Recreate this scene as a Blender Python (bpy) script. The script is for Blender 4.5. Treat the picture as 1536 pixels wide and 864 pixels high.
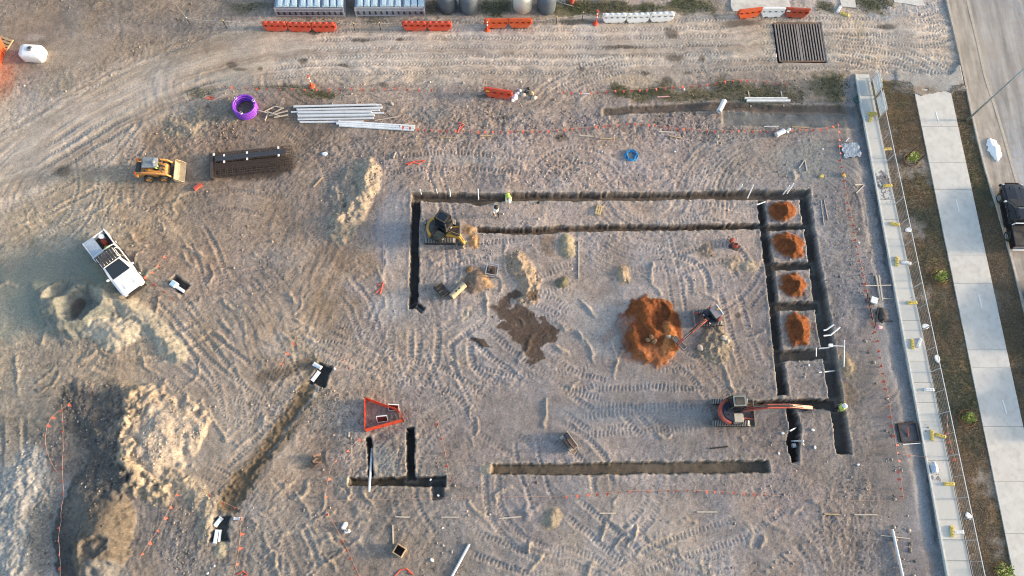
import bpy, bmesh, math, random
import numpy as np
from mathutils import Vector, Matrix

for o in list(bpy.data.objects):
    bpy.data.objects.remove(o, do_unlink=True)
scene = bpy.context.scene
COL = scene.collection
random.seed(11)
rng = np.random.default_rng(5)
R = math.radians

# ---------------------------------------------------------------- camera (a drone 57 m up, tilted about 18 degrees)
F_PX, CAM_H, NADIR = 1220.0, 57.0, (735.0, 830.0)
_n = np.array([NADIR[0] - 768.0, 432.0 - NADIR[1], -F_PX]); _n /= np.linalg.norm(_n)
_Z = -_n
_X = np.array([1.0, 0, 0]) - _Z[0] * _Z; _X /= np.linalg.norm(_X)
_Y = np.cross(_Z, _X)
CAM_M = np.array([_X, _Y, _Z])
cam_data = bpy.data.cameras.new('camera')
cam_data.sensor_fit = 'HORIZONTAL'; cam_data.sensor_width = 36.0
cam_data.lens = 36.0 * F_PX / 1536.0
cam_data.clip_start = 0.5; cam_data.clip_end = 3000
cam = bpy.data.objects.new('camera', cam_data); COL.objects.link(cam)
_m = Matrix([list(r) for r in CAM_M]).to_4x4(); _m.translation = Vector((0, 0, CAM_H))
cam.matrix_world = _m
scene.camera = cam

# ---------------------------------------------------------------- sky, sun, exposure
SUN_EL, SUN_AZ = R(11.5), R(88.5)          # low sun in the east, azimuth from +y clockwise
world = bpy.data.worlds.new('World'); scene.world = world; world.use_nodes = True
wn = world.node_tree.nodes; wl = world.node_tree.links
bg = wn['Background']
sky = wn.new('ShaderNodeTexSky'); sky.sky_type = 'NISHITA'; sky.sun_disc = False
sky.sun_elevation = SUN_EL; sky.sun_rotation = SUN_AZ
sky.air_density = 1.0; sky.dust_density = 2.5; sky.ozone_density = 1.0
wl.new(sky.outputs[0], bg.inputs[0]); bg.inputs[1].default_value = 0.15
sun_data = bpy.data.lights.new('sun', 'SUN'); sun_data.energy = 2.0; sun_data.angle = R(6.0)
sun_data.color = (1.0, 0.79, 0.58)
sun = bpy.data.objects.new('sun', sun_data); COL.objects.link(sun)
_sd = Vector((math.cos(SUN_EL) * math.sin(SUN_AZ), math.cos(SUN_EL) * math.cos(SUN_AZ), math.sin(SUN_EL)))
sun.rotation_euler = _sd.to_track_quat('Z', 'Y').to_euler()
sun.location = (60, 0, 40)
vs = scene.view_settings
vs.view_transform = 'Standard'; vs.look = 'None'; vs.gamma = 1.0; vs.use_curve_mapping = False
vs.exposure = 1.58
scene.cycles.filter_width = 1.0

# ---------------------------------------------------------------- survey: photo plan coordinates -> metres on the ground
def g(px, py, z=0.0):
    d = CAM_M @ np.array([px - 768.0, 432.0 - py, -F_PX])
    t = (CAM_H - z) / -d[2]
    return np.array([d[0] * t, d[1] * t])
def ppm(px, py):
    return 1.0 / np.linalg.norm(g(px + 1, py) - g(px, py))
def gl(pts):
    return [g(*p) for p in pts]

# ---------------------------------------------------------------- noise
def _hash(ix, iy, seed):
    h = (ix.astype(np.int64) * 374761393 + iy.astype(np.int64) * 668265263 + seed * 982451653) & 0xFFFFFFFF
    h = ((h ^ (h >> 13)) * 1274126177) & 0xFFFFFFFF
    h = (h ^ (h >> 16)) & 0xFFFF
    return h / 65535.0
def vnoise(x, y, f, seed=0):
    x = x * f + seed * 7.13; y = y * f - seed * 3.71
    ix = np.floor(x); iy = np.floor(y)
    fx = x - ix; fy = y - iy
    fx = fx * fx * (3 - 2 * fx); fy = fy * fy * (3 - 2 * fy)
    a = _hash(ix, iy, seed); b = _hash(ix + 1, iy, seed); c = _hash(ix, iy + 1, seed); d = _hash(ix + 1, iy + 1, seed)
    return (a + (b - a) * fx) * (1 - fy) + (c + (d - c) * fx) * fy - 0.5
def fbm(x, y, f, seed=0, octv=3, gain=0.5):
    s = 0; a = 1.0
    for i in range(octv):
        s = s + a * vnoise(x, y, f * 2 ** i, seed + i * 17); a *= gain
    return s
def sstep(a, b, x):
    t = np.clip((x - a) / (b - a), 0, 1); return t * t * (3 - 2 * t)

# ---------------------------------------------------------------- terrain grid: fine over the site, coarse to the horizon
STEP = 0.08
FX0, FX1, FY0, FY1 = -46.0, 46.0, -5.0, 49.0
_cs = [g(*c) for c in ((-20, -20), (1556, -20), (-20, 884), (1556, 884))]
FX0 = min(c[0] for c in _cs); FX1 = max(c[0] for c in _cs); FY0 = min(c[1] for c in _cs); FY1 = max(c[1] for c in _cs)
def axis(a, b):
    fine = np.arange(a, b, STEP)
    ext = []; d = STEP; s = 0
    while s < 700:
        d *= 1.45; s += d; ext.append(s)
    ext = np.array(ext)
    return np.concatenate([a - ext[::-1], fine, fine[-1] + ext])
XS = axis(FX0, FX1); YS = axis(FY0, FY1)
GX, GY = np.meshgrid(XS, YS)
NYY, NXX = GX.shape
Z = np.zeros_like(GX)
C = np.zeros(GX.shape + (3,))
WET = np.zeros_like(GX)          # 1 = damp and slightly glossy
ROUGH = np.ones_like(GX)         # how cloddy
_wx = fbm(GX, GY, 0.9, 91, 3) ; _wy = fbm(GX, GY, 0.9, 57, 3)
_fx = fbm(GX, GY, 3.0, 31, 2) ; _fy = fbm(GX, GY, 3.0, 77, 2)

def win(x0, x1, y0, y1):
    i0 = max(0, np.searchsorted(XS, x0)); i1 = min(NXX, np.searchsorted(XS, x1) + 1)
    j0 = max(0, np.searchsorted(YS, y0)); j1 = min(NYY, np.searchsorted(YS, y1) + 1)
    return slice(j0, j1), slice(i0, i1)
def poly_win(P, m):
    P = np.array(P)
    return win(P[:, 0].min() - m, P[:, 0].max() + m, P[:, 1].min() - m, P[:, 1].max() + m)
def seg_dist(P, x, y, wid=None):
    """distance to polyline, arc length at the foot, signed side, interpolated width"""
    best = np.full(x.shape, 1e9); al = np.zeros(x.shape); sd = np.zeros(x.shape); wi = np.ones(x.shape)
    s = 0.0
    for k in range(len(P) - 1):
        a = np.array(P[k]); b = np.array(P[k + 1]); ab = b - a; L = np.linalg.norm(ab)
        if L < 1e-6: continue
        t = np.clip(((x - a[0]) * ab[0] + (y - a[1]) * ab[1]) / L ** 2, 0, 1)
        dx = x - a[0] - t * ab[0]; dy = y - a[1] - t * ab[1]
        d = np.hypot(dx, dy); m = d < best
        best = np.where(m, d, best); al = np.where(m, s + t * L, al)
        sd = np.where(m, np.sign(ab[0] * dy - ab[1] * dx), sd)
        if wid is not None: wi = np.where(m, wid[k] + (wid[k + 1] - wid[k]) * t, wi)
        s += L
    return best, al, sd, wi
def smooth_line(P, n=4):
    """Catmull-Rom through the points"""
    P = [np.array(p, float) for p in P]
    Q = [2 * P[0] - P[1]] + P + [2 * P[-1] - P[-2]]; out = []
    for i in range(1, len(Q) - 2):
        for k in range(n):
            t = k / n
            out.append(0.5 * ((2 * Q[i]) + (Q[i + 1] - Q[i - 1]) * t + (2 * Q[i - 1] - 5 * Q[i] + 4 * Q[i + 1] - Q[i + 2]) * t * t
                              + (3 * Q[i] - Q[i - 1] - 3 * Q[i + 1] + Q[i + 2]) * t ** 3))
    out.append(P[-1]); return out

# ---- soil colours (real albedos): control points over the site, blended
SOIL = [  # px, py, rgb
    (40, 40, .255, .215, .165), (200, 30, .25, .215, .17), (330, 30, .23, .205, .17), (120, 120, .285, .245, .185), (250, 100, .30, .265, .21),
    (30, 200, .37, .335, .265), (150, 190, .37, .33, .265), (260, 150, .34, .30, .24), (20, 290, .29, .265, .21), (120, 300, .33, .29, .21),
    (250, 190, .27, .215, .155), (330, 200, .27, .21, .155), (330, 150, .25, .205, .165), (60, 360, .32, .285, .20), (60, 430, .27, .27, .215),
    (130, 420, .25, .26, .205), (250, 320, .31, .255, .175), (350, 320, .29, .235, .175), (440, 300, .28, .235, .185), (250, 380, .27, .22, .165),
    (330, 400, .27, .22, .17), (440, 390, .30, .255, .20), (520, 400, .27, .215, .155), (40, 560, .30, .27, .20), (180, 540, .29, .255, .19),
    (300, 500, .30, .255, .19), (300, 570, .27, .235, .185), (420, 480, .29, .245, .185), (480, 480, .29, .24, .175), (560, 480, .29, .265, .235),
    (430, 560, .26, .22, .165), (550, 550, .29, .25, .20), (60, 640, .235, .225, .185), (130, 660, .19, .18, .16), (40, 760, .30, .285, .255),
    (320, 640, .30, .265, .205), (420, 700, .29, .255, .20), (470, 800, .29, .26, .21), (270, 790, .25, .23, .195), (370, 830, .25, .235, .20),
    (480, 640, .28, .235, .18), (480, 690, .27, .23, .19), (580, 660, .255, .235, .20), (600, 780, .235, .215, .18), (700, 830, .24, .225, .195),
    (450, 75, .36, .31, .25), (600, 70, .37, .32, .265), (800, 75, .375, .33, .28), (1000, 75, .385, .34, .28), (1150, 60, .38, .345, .285),
    (1280, 60, .37, .335, .275), (1400, 60, .36, .33, .28), (600, 110, .34, .295, .235), (800, 120, .33, .29, .235), (950, 112, .35, .295, .22),
    (600, 190, .27, .225, .18), (700, 170, .275, .235, .195), (850, 200, .275, .235, .205), (1000, 190, .265, .225, .20), (1150, 200, .255, .225, .195),
    (650, 235, .31, .27, .24), (800, 230, .305, .265, .235), (950, 250, .305, .265, .235), (1100, 235, .28, .255, .215), (1200, 230, .245, .235, .215),
    (600, 270, .285, .255, .225), (590, 350, .29, .27, .25), (590, 420, .285, .265, .245), (700, 320, .27, .24, .21), (850, 320, .31, .275, .245),
    (1050, 320, .315, .285, .255), (680, 400, .285, .26, .235), (880, 400, .275, .25, .225), (1050, 400, .285, .26, .235), (1120, 440, .275, .245, .22),
    (700, 520, .28, .265, .245), (850, 540, .275, .26, .245), (900, 470, .285, .275, .26), (1000, 580, .265, .245, .22), (1120, 540, .265, .235, .20),
    (650, 600, .275, .255, .23), (800, 620, .255, .245, .235), (950, 620, .255, .25, .24), (720, 660, .26, .24, .225), (950, 665, .27, .26, .25),
    (1100, 660, .26, .245, .225), (800, 740, .25, .235, .22), (1000, 740, .265, .255, .24), (900, 800, .27, .265, .245), (1000, 840, .265, .26, .24),
    (1150, 800, .25, .235, .215), (1180, 740, .25, .22, .205), (1250, 740, .23, .21, .185), (1230, 820, .22, .20, .175), (1180, 330, .30, .28, .265),
    (1210, 560, .25, .245, .235), (1220, 640, .25, .235, .22), (1160, 640, .22, .20, .18), (1240, 400, .23, .225, .215), (1270, 330, .22, .215, .20),
    (1260, 500, .215, .20, .185), (1290, 580, .25, .23, .20), (1300, 680, .235, .225, .21), (1310, 420, .245, .24, .23), (1290, 300, .215, .21, .20),
    (1340, 620, .24, .235, .225), (1370, 720, .235, .235, .23), (1350, 830, .215, .21, .205), (1280, 200, .22, .21, .195), (1130, 160, .20, .17, .145),
    (1000, 155, .21, .185, .155), (450, 170, .22, .185, .15), (760, 150, .27, .235, .195)]
_P = np.array([g(s[0], s[1]) for s in SOIL]); _K = np.array([s[2:] for s in SOIL])
_ci = np.linspace(FX0 - 3, FX1 + 3, 180); _cj = np.linspace(FY0 - 3, FY1 + 3, 110)
_cx, _cy = np.meshgrid(_ci, _cj)
_w = 1.0 / (((_cx[..., None] - _P[:, 0]) ** 2 + (_cy[..., None] - _P[:, 1]) ** 2) ** 1.6 + 1.2)
_cc = (_w @ _K) / _w.sum(-1, keepdims=True)
_mu = _K.mean(0); _cc = np.clip(_mu + (_cc - _mu) * 1.35, .05, .6)
_cc = _cc * .62 + _cc.mean(-1, keepdims=True) * np.array([1.10, .985, .90]) * .38
def coarse(field, x, y):
    u = np.clip((x - _ci[0]) / (_ci[1] - _ci[0]), 0, len(_ci) - 1.001); v = np.clip((y - _cj[0]) / (_cj[1] - _cj[0]), 0, len(_cj) - 1.001)
    i = u.astype(int); j = v.astype(int); a = (u - i)[..., None]; b = (v - j)[..., None]
    return (field[j, i] * (1 - a) + field[j, i + 1] * a) * (1 - b) + (field[j + 1, i] * (1 - a) + field[j + 1, i + 1] * a) * b
C[:] = coarse(_cc, GX + _wx * 2.6, GY + _wy * 2.6)

def lerpC(sl, col, m):
    m = np.clip(m, 0, 1)[..., None]; C[sl] = C[sl] * (1 - m) + np.array(col) * m
def blob_t(px, py, rx, ry, rot=0, warp=0.35, fine=0.12, m=1.5):
    """elliptical coordinate (1 on the rim) with a ragged edge"""
    c = g(px, py); s = ppm(px, py); rx /= s; ry /= s; M = max(rx, ry) * 1.6 + m
    sl = win(c[0] - M, c[0] + M, c[1] - M, c[1] + M)
    k = min(rx, ry)
    x = GX[sl] - c[0] + _wx[sl] * warp * k + _fx[sl] * fine * min(k, 1.0); y = GY[sl] - c[1] + _wy[sl] * warp * k + _fy[sl] * fine * min(k, 1.0)
    a = R(rot); u = (x * math.cos(a) + y * math.sin(a)) / rx; v = (-x * math.sin(a) + y * math.cos(a)) / ry
    return sl, np.hypot(u, v), u, v
def paint(px, py, rx, ry, col, amt=1.0, rot=0, soft=0.35, warp=0.6, wet=0.0, rough=None):
    sl, t, u, v = blob_t(px, py, rx, ry, rot, warp, 0.3)
    m = amt * (1 - sstep(1 - soft, 1 + soft, t))
    lerpC(sl, col, m)
    if wet: WET[sl] = np.maximum(WET[sl], wet * m)
    if rough is not None: ROUGH[sl] = ROUGH[sl] * (1 - m) + rough * m
def paint_line(pts, w, col, amt=1.0, soft=0.5, wet=0.0, dz=0.0, rough=None, warp=0.25):
    P = smooth_line(gl(pts)); sl = poly_win(P, w * 2 + 1)
    d, al, sd, _ = seg_dist(P, GX[sl] + _wx[sl] * warp + _fx[sl] * 0.06, GY[sl] + _wy[sl] * warp + _fy[sl] * 0.06)
    m = amt * (1 - sstep(w * (1 - soft), w * (1 + soft), d))
    if col is not None: lerpC(sl, col, m)
    if dz: Z[sl] += dz * m
    if wet: WET[sl] = np.maximum(WET[sl], wet * m)
    if rough is not None: ROUGH[sl] = ROUGH[sl] * (1 - m) + rough * m

# ---- where the ground is compacted (haul road, driveway, verge side) and where it is torn up
HAUL = smooth_line(gl([(-40, 265), (60, 225), (160, 165), (280, 110), (420, 78), (650, 72), (900, 72), (1160, 66), (1300, 66), (1450, 75)]))
_sl = poly_win(HAUL, 8)
d, al, sd, _ = seg_dist(HAUL, GX[_sl] + _wx[_sl] * .8, GY[_sl] + _wy[_sl] * .8)
ROUGH[_sl] *= 1 - 0.72 * (1 - sstep(1.6, 3.4, d))
for (x, y, rx, ry, r) in [(950, 480, 200, 120, .55), (900, 620, 260, 60, .5), (930, 800, 260, 80, .6), (80, 420, 110, 60, .4), (1330, 600, 40, 160, .35),
                          (1370, 760, 40, 120, .3), (600, 400, 35, 120, .6), (60, 60, 120, 60, .5), (440, 480, 90, 70, .7), (1270, 230, 40, 60, .4),
                          (330, 690, 70, 60, .7), (300, 560, 120, 60, .6)]:
    paint(x, y, rx, ry, (0, 0, 0), 0.0, rough=None)
    sl, t, u, v = blob_t(x, y, rx, ry, 0, .5); m = 1 - sstep(.6, 1.2, t); ROUGH[sl] = ROUGH[sl] * (1 - m) + r * m
for (x, y, rx, ry, r) in [(700, 195, 130, 45, 1.7), (1000, 190, 200, 30, 1.5), (300, 190, 60, 40, 1.6), (130, 650, 60, 60, 1.6), (30, 790, 50, 90, 1.7),
                          (470, 620, 80, 40, 1.3), (540, 230, 90, 30, 1.3), (870, 260, 250, 25, 1.35), (300, 800, 70, 60, 1.4), (560, 680, 60, 50, 1.3), (1280, 780, 50, 80, 1.2)]:
    sl, t, u, v = blob_t(x, y, rx, ry, 0, .5); m = 1 - sstep(.6, 1.2, t); ROUGH[sl] = ROUGH[sl] * (1 - m) + r * m

# long wheel lines on the haul road
d, al, sd, _ = seg_dist(HAUL, GX[_sl] + _wx[_sl] * .35, GY[_sl] + _wy[_sl] * .35)
_rm = (1 - sstep(2.6, 3.8, d + .8 * vnoise(al, al * 0, .12, 9)))
_st = vnoise(al * .05, d * sd * 2.6, 1.0, 12) + .7 * vnoise(al * .12, d * sd * 6.0, 1.0, 13)
lerpC(_sl, (.40, .36, .30), .65 * _rm)
C[_sl] *= (1 + .42 * _rm * _st)[..., None]
Z[_sl] += .035 * _rm * _st
# ---- relief
Z += fbm(GX, GY, 0.22, 3, 2) * 0.16
ROUGH = np.where(ROUGH > 1.05, ROUGH, ROUGH * .8)
_n1 = fbm(GX + _wx, GY + _wy, 0.9, 8, 3)
_rid = 0.5 - np.abs(vnoise(GX + _wx * .6, GY + _wy * .6, 1.3, 40)) * 2
_n2 = vnoise(GX, GY, 3.1, 21); _n3 = vnoise(GX, GY, 5.7, 22); _n4 = vnoise(GX, GY, 10.0, 23)
Z += ROUGH * (_n1 * 0.045 + _n2 * 0.024 + _n3 * 0.024 + _n4 * 0.022)
# scrape marks: stretched noise, direction changing over the site
_ang = vnoise(GX, GY, 0.09, 61) * 2.4 + 0.3
_u = GX * np.cos(_ang) + GY * np.sin(_ang); _v = -GX * np.sin(_ang) + GY * np.cos(_ang)
_sc = vnoise(_u, _v * 5.0, 0.45, 62) + .6 * vnoise(_u, _v * 5.0, 0.9, 63)
Z += _sc * 0.05 * sstep(-.05, .25, vnoise(GX, GY, 0.16, 64))
_ang = vnoise(GX, GY, 0.13, 65) * 5.0 + 1.2
_u = GX * np.cos(_ang) + GY * np.sin(_ang); _v = -GX * np.sin(_ang) + GY * np.cos(_ang)
_s2 = np.abs(vnoise(_u, _v * 7.0, 0.55, 66)) * 2 - .5
_s2m = sstep(0.0, .3, vnoise(GX, GY, 0.3, 67) + .08) * np.clip(ROUGH, .3, 1)
Z += -_s2 * _s2m * 0.04
C *= (1 - .16 * _s2 * _s2m)[..., None]
C *= (1 + 0.24 * _n1 + 0.26 * ROUGH * _n3 + 0.22 * _n2 + 0.30 * ROUGH * _n4 + 0.14 * _sc)[..., None]
_h = vnoise(GX, GY, 0.5, 71)[..., None]
C *= 1 + _h * np.array([.10, .0, -.14])
_h2 = sstep(-.1, .3, vnoise(GX, GY, .11, 72) + .5 * vnoise(GX, GY, .4, 73))[..., None]
C *= 1 - .16 * _h2
C *= np.array([1.065, .995, .975])
# ---------------------------------------------------------------- wheel and crawler tracks pressed into the ground
def offset_line(P, o):
    P = [np.array(p) for p in P]; out = []
    for i, p in enumerate(P):
        a = P[max(i - 1, 0)]; b = P[min(i + 1, len(P) - 1)]; t = (b - a) / (np.linalg.norm(b - a) + 1e-9)
        out.append(p + np.array([-t[1], t[0]]) * o)
    return out
def tread(P, w, depth=0.05, pitch=0.3, bars=0.03, chev=0.0, berm=0.03, tone=1.0):
    sl = poly_win(P, w + .6)
    d, al, sd, _ = seg_dist(P, GX[sl] + _fx[sl] * .08 + _wx[sl] * .12, GY[sl] + _fy[sl] * .08 + _wy[sl] * .12)
    L = sum(np.linalg.norm(np.array(P[i + 1]) - np.array(P[i])) for i in range(len(P) - 1))
    fade = sstep(0, 1.2, al) * sstep(0, 1.2, L - al) * sstep(-.3, .12, vnoise(GX[sl], GY[sl], .3, 83) + .08)
    ins = (1 - sstep(w * .42, w * .58, d)) * fade
    edge = np.exp(-((d - w * .66) / .11) ** 2) * fade
    bar = np.sign(np.cos(2 * np.pi * (al + chev * d) / pitch)) * .5 + .5 * np.cos(2 * np.pi * (al + chev * d) / pitch)
    Zs = Z[sl]
    Z[sl] = Zs * (1 - .45 * ins) + ins * (-depth + bars * bar) + edge * berm * (1 + 1.2 * _n2[sl])
    C[sl] *= (1 + ins * (tone - 1) + ins * .13 * bar + .10 * edge)[..., None]
def track_pair(pts, gauge=1.35, w=0.42, **k):
    P = smooth_line(gl(pts), 6)
    tread(offset_line(P, gauge / 2), w, **k); tread(offset_line(P, -gauge / 2), w, **k)

CR = dict(pitch=0.27, bars=0.018, depth=0.022, berm=0.018)
for pts in [[(940, 850), (1030, 818), (1110, 790), (1180, 740)], [(850, 755), (905, 800), (960, 845)],
            [(1215, 770), (1245, 800), (1262, 870)], [(1195, 800), (1220, 830), (1235, 875)],
            [(690, 560), (760, 575), (850, 572), (900, 560)], [(830, 440), (880, 470), (920, 500), (930, 560)],
            [(700, 480), (740, 520), (830, 590), (900, 640)], [(790, 490), (840, 560), (920, 590)], [(760, 600), (700, 560), (690, 500)],
            [(880, 600), (1000, 594), (1070, 600)], [(860, 640), (960, 632), (1060, 625)], [(900, 400), (980, 390), (1040, 410), (1050, 450)],
            [(640, 390), (700, 380), (790, 372)], [(585, 300), (590, 400), (600, 480), (602, 560)], [(650, 520), (720, 470), (830, 420), (880, 400)],
            [(590, 560), (640, 560), (700, 590), (730, 640)], [(1090, 430), (1110, 500), (1130, 560)], [(960, 560), (1010, 570), (1060, 560)],
            [(700, 620), (760, 660), (800, 690)], [(340, 720), (400, 660), (440, 590)], [(700, 810), (780, 840), (860, 850)], [(560, 250), (680, 240), (800, 250)],
            [(640, 470), (640, 540), (600, 600)], [(1000, 400), (1090, 380), (1120, 420)], [(780, 540), (740, 600), (720, 650)]]:
    track_pair(pts, **CR)
WH = dict(pitch=0.24, bars=0.014, depth=0.024, berm=0.022, chev=.6)
for pts in [[(240, 430), (300, 500), (340, 540), (420, 600)], [(260, 470), (330, 560), (360, 600)], [(180, 540), (260, 560), (330, 620)],
            [(0, 540), (60, 532), (170, 530), (250, 520), (330, 480)], [(380, 800), (430, 860)], [(390, 720), (430, 780), (470, 870)], [(420, 700), (460, 760), (500, 860)],
            [(330, 450), (400, 500), (470, 520), (560, 545)], [(400, 440), (470, 500), (560, 540), (650, 560)], [(440, 460), (520, 520), (600, 560)],
            [(0, 330), (80, 300), (170, 250), (230, 180)], [(30, 360), (100, 320), (190, 280)], [(200, 330), (330, 300), (450, 330), (540, 420)],
            [(430, 330), (490, 400), (540, 460), (560, 520)], [(120, 560), (220, 600), (290, 660)], [(300, 440), (380, 420), (470, 400)],
            [(250, 300), (300, 360), (330, 440)], [(20, 620), (20, 740), (30, 870)], [(450, 560), (400, 620), (330, 680)], [(520, 560), (560, 520), (590, 450)]]:
    track_pair(pts, gauge=1.5, w=.36, **WH)
_rt = random.Random(31)
for k in range(46):      # many passes of small tracked and wheeled plant
    px, py = _rt.choice([(_rt.uniform(640, 1120), _rt.uniform(370, 670)), (_rt.uniform(640, 1120), _rt.uniform(370, 670)), (_rt.uniform(700, 1230), _rt.uniform(752, 850)), (_rt.uniform(250, 600), _rt.uniform(290, 620)), (_rt.uniform(380, 600), _rt.uniform(680, 850)), (_rt.uniform(20, 300), _rt.uniform(290, 380)), (_rt.uniform(560, 1200), _rt.uniform(225, 280))])
    a = _rt.uniform(0, 6.28); kq = _rt.uniform(-.7, .7); L_ = _rt.uniform(110, 260); pts = []
    for q in range(4): pts.append((px, py)); px += L_ / 3 * math.cos(a); py += L_ / 3 * math.sin(a); a += kq
    if all(0 < p[0] < 1190 for p in pts): track_pair(pts, gauge=_rt.choice((.9, 1.35, 1.5)), w=_rt.choice((.26, .34, .4)), pitch=_rt.choice((.22, .26, .3)), bars=.016, depth=.016, berm=.015, chev=_rt.choice((0, 0, .7)))
# haul road lanes
for o in (-2.3, -1.45, -.75, .1, .95, 1.75, 2.5):
    tread(offset_line(HAUL, o), .42, depth=.03, pitch=.26, bars=.022, chev=.9, berm=.018, tone=1.0 + .05 * math.sin(o * 5))
for o, c in ((-1.1, (.40, .36, .30)), (.5, (.40, .355, .30)), (2.1, (.31, .26, .20)), (-2.6, (.31, .26, .205))):
    Q = offset_line(HAUL, o); sl = poly_win(Q, 2); d, al, sd, _ = seg_dist(Q, GX[sl] + _wx[sl] * .5, GY[sl] + _wy[sl] * .5)
    lerpC(sl, c, .55 * (1 - sstep(.1, .6, d)) * (0.6 + vnoise(al, al * 0, .2, 5)))
for pts in [[(1240, 60), (1330, 72), (1400, 100), (1440, 125)], [(1240, 80), (1320, 98), (1420, 122)], [(1240, 45), (1330, 45), (1420, 30)],
            [(1300, 62), (1380, 62), (1440, 50)], [(1310, 20), (1370, 20), (1430, 5)], [(810, 140), (845, 120), (890, 100), (960, 85)], [(840, 150), (880, 130), (960, 108)]]:
    track_pair(pts, gauge=.8, w=.3, depth=.03, pitch=.25, bars=.02, berm=.02)

# ---------------------------------------------------------------- heaps
HEAP_K = .5
def heap(px, py, rx, ry, h, col=None, rot=0, power=1.3, clod=0.12, warp=0.5, colsoft=.12, colamt=.95, dark=None, ctr=None, rough=None):
    sl, t, u, v = blob_t(px, py, rx, ry, rot, warp, 0.3)
    prof = np.clip(1 - t, 0, 1) ** power
    x, y = GX[sl], GY[sl]
    cl = fbm(x, y, 2.6, 130, 3) * 1.0 + .7 * vnoise(x, y, 7.5, 133)
    if col is not None and col[0] / col[2] < 2.6: lum = sum(col) / 3 * 1.02; col = tuple(c_ * .72 + lum * w_ * .28 for c_, w_ in zip(col, (1.08, 1.0, .92)))
    hh = h * (HEAP_K if h > 0 else .6)
    Z[sl] = Z[sl] * (1 - .5 * sstep(0, .3, prof)) + hh * prof + clod * .55 * cl * sstep(0, .25, prof)
    if col is not None:
        m = (1 - sstep(1 - colsoft, 1 + colsoft, t)) * colamt
        k = 1 + .35 * vnoise(x, y, 4.0, 140) + .3 * vnoise(x, y, 9.0, 141)
        mm = m[..., None]; C[sl] = C[sl] * (1 - mm) + np.array(col) * k[..., None] * mm
    if rough is not None: ROUGH[sl] = np.maximum(ROUGH[sl], rough * sstep(0, .2, prof))
def ridge(pts, w, h, col=None, clod=.1, amt=.95, power=1.0, rough=None):
    P = smooth_line(gl(pts)); sl = poly_win(P, w * 2 + 1)
    d, al, sd, _ = seg_dist(P, GX[sl] + _wx[sl] * w * .5 + _fx[sl] * .2, GY[sl] + _wy[sl] * w * .5 + _fy[sl] * .2)
    prof = np.clip(1 - d / w, 0, 1) ** power; x, y = GX[sl], GY[sl]
    if col is not None and col[0] / col[2] < 2.6: lum = sum(col) / 3 * 1.02; col = tuple(c_ * .72 + lum * w_ * .28 for c_, w_ in zip(col, (1.08, 1.0, .92)))
    Z[sl] += prof * h * .55 * (1 + 1.1 * vnoise(x, y, .9, 150)) + clod * .6 * (fbm(x, y, 2.2, 151, 3)) * sstep(0, .3, prof)
    if col is not None:
        m = (amt * (1 - sstep(w * .7, w * 1.05, d)))[..., None]
        C[sl] = C[sl] * (1 - m) + np.array(col) * (1 + .4 * vnoise(x, y, 5.0, 152))[..., None] * m
    if rough is not None: ROUGH[sl] = np.maximum(ROUGH[sl], rough * sstep(0, .2, prof))

TAN = (.40, .305, .185); DKS = (.17, .155, .135); ORG = (.215, .068, .021); ORD = (.155, .050, .018)
# tan spoil ridge near the yellow excavator
ridge([(548, 258), (542, 282), (528, 305), (516, 330), (512, 345)], 1.25, .75, (.37, .29, .195), clod=.45, rough=2.2, amt=.8)
ridge([(520, 262), (508, 288), (505, 305)], .8, .35, (.29, .24, .18), clod=.35, rough=2, amt=.6)
# big tan spoil heap, lower left
heap(226, 655, 74, 84, 2.3, (.39, .30, .205), power=.7, clod=.035, warp=.55, rough=1.9)
heap(190, 606, 44, 34, .9, (.33, .245, .15), clod=.4, rough=2.8)
ridge([(192, 640), (196, 680), (205, 715), (235, 740)], .9, .3, (.36, .27, .165), clod=.45, rough=2.8)
heap(168, 660, 26, 60, .5, (.22, .18, .135), clod=.4, rough=2.8)
heap(248, 655, 52, 62, .3, (.43, .34, .245), clod=.0, power=.4, colsoft=.3)
ridge([(190, 700), (205, 730), (240, 745)], .9, .5, (.36, .28, .18), clod=.35, rough=2)
ridge([(262, 720), (290, 735), (312, 760), (305, 800)], .8, .35, (.34, .27, .18), clod=.2, rough=1.8)
# stripped dark soil left of it
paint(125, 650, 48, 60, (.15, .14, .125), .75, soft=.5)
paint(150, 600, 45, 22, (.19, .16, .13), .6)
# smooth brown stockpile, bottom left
heap(138, 794, 56, 94, 1.8, (.06, .06, .06), power=.6, clod=.03, warp=.15, colsoft=.05)  # dark skirt, darkened further to paint the mound's shadow crescent
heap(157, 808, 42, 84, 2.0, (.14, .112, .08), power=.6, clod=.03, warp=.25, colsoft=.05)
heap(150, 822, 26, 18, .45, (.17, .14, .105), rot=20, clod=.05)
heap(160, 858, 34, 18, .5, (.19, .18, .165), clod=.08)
paint(122, 760, 22, 40, (.16, .15, .13), .7)  # tones the upper part of the painted shadow crescent
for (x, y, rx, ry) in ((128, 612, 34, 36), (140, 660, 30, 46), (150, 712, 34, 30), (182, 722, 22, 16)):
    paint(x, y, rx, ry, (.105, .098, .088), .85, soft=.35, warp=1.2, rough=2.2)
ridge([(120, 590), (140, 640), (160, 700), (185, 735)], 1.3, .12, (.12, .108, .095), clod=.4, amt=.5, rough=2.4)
# pale rubble, left edge
heap(25, 770, 48, 100, .55, (.34, .325, .29), clod=.25, rough=2.6, power=.8)
paint(65, 790, 22, 70, (.16, .145, .12), .6)
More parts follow.
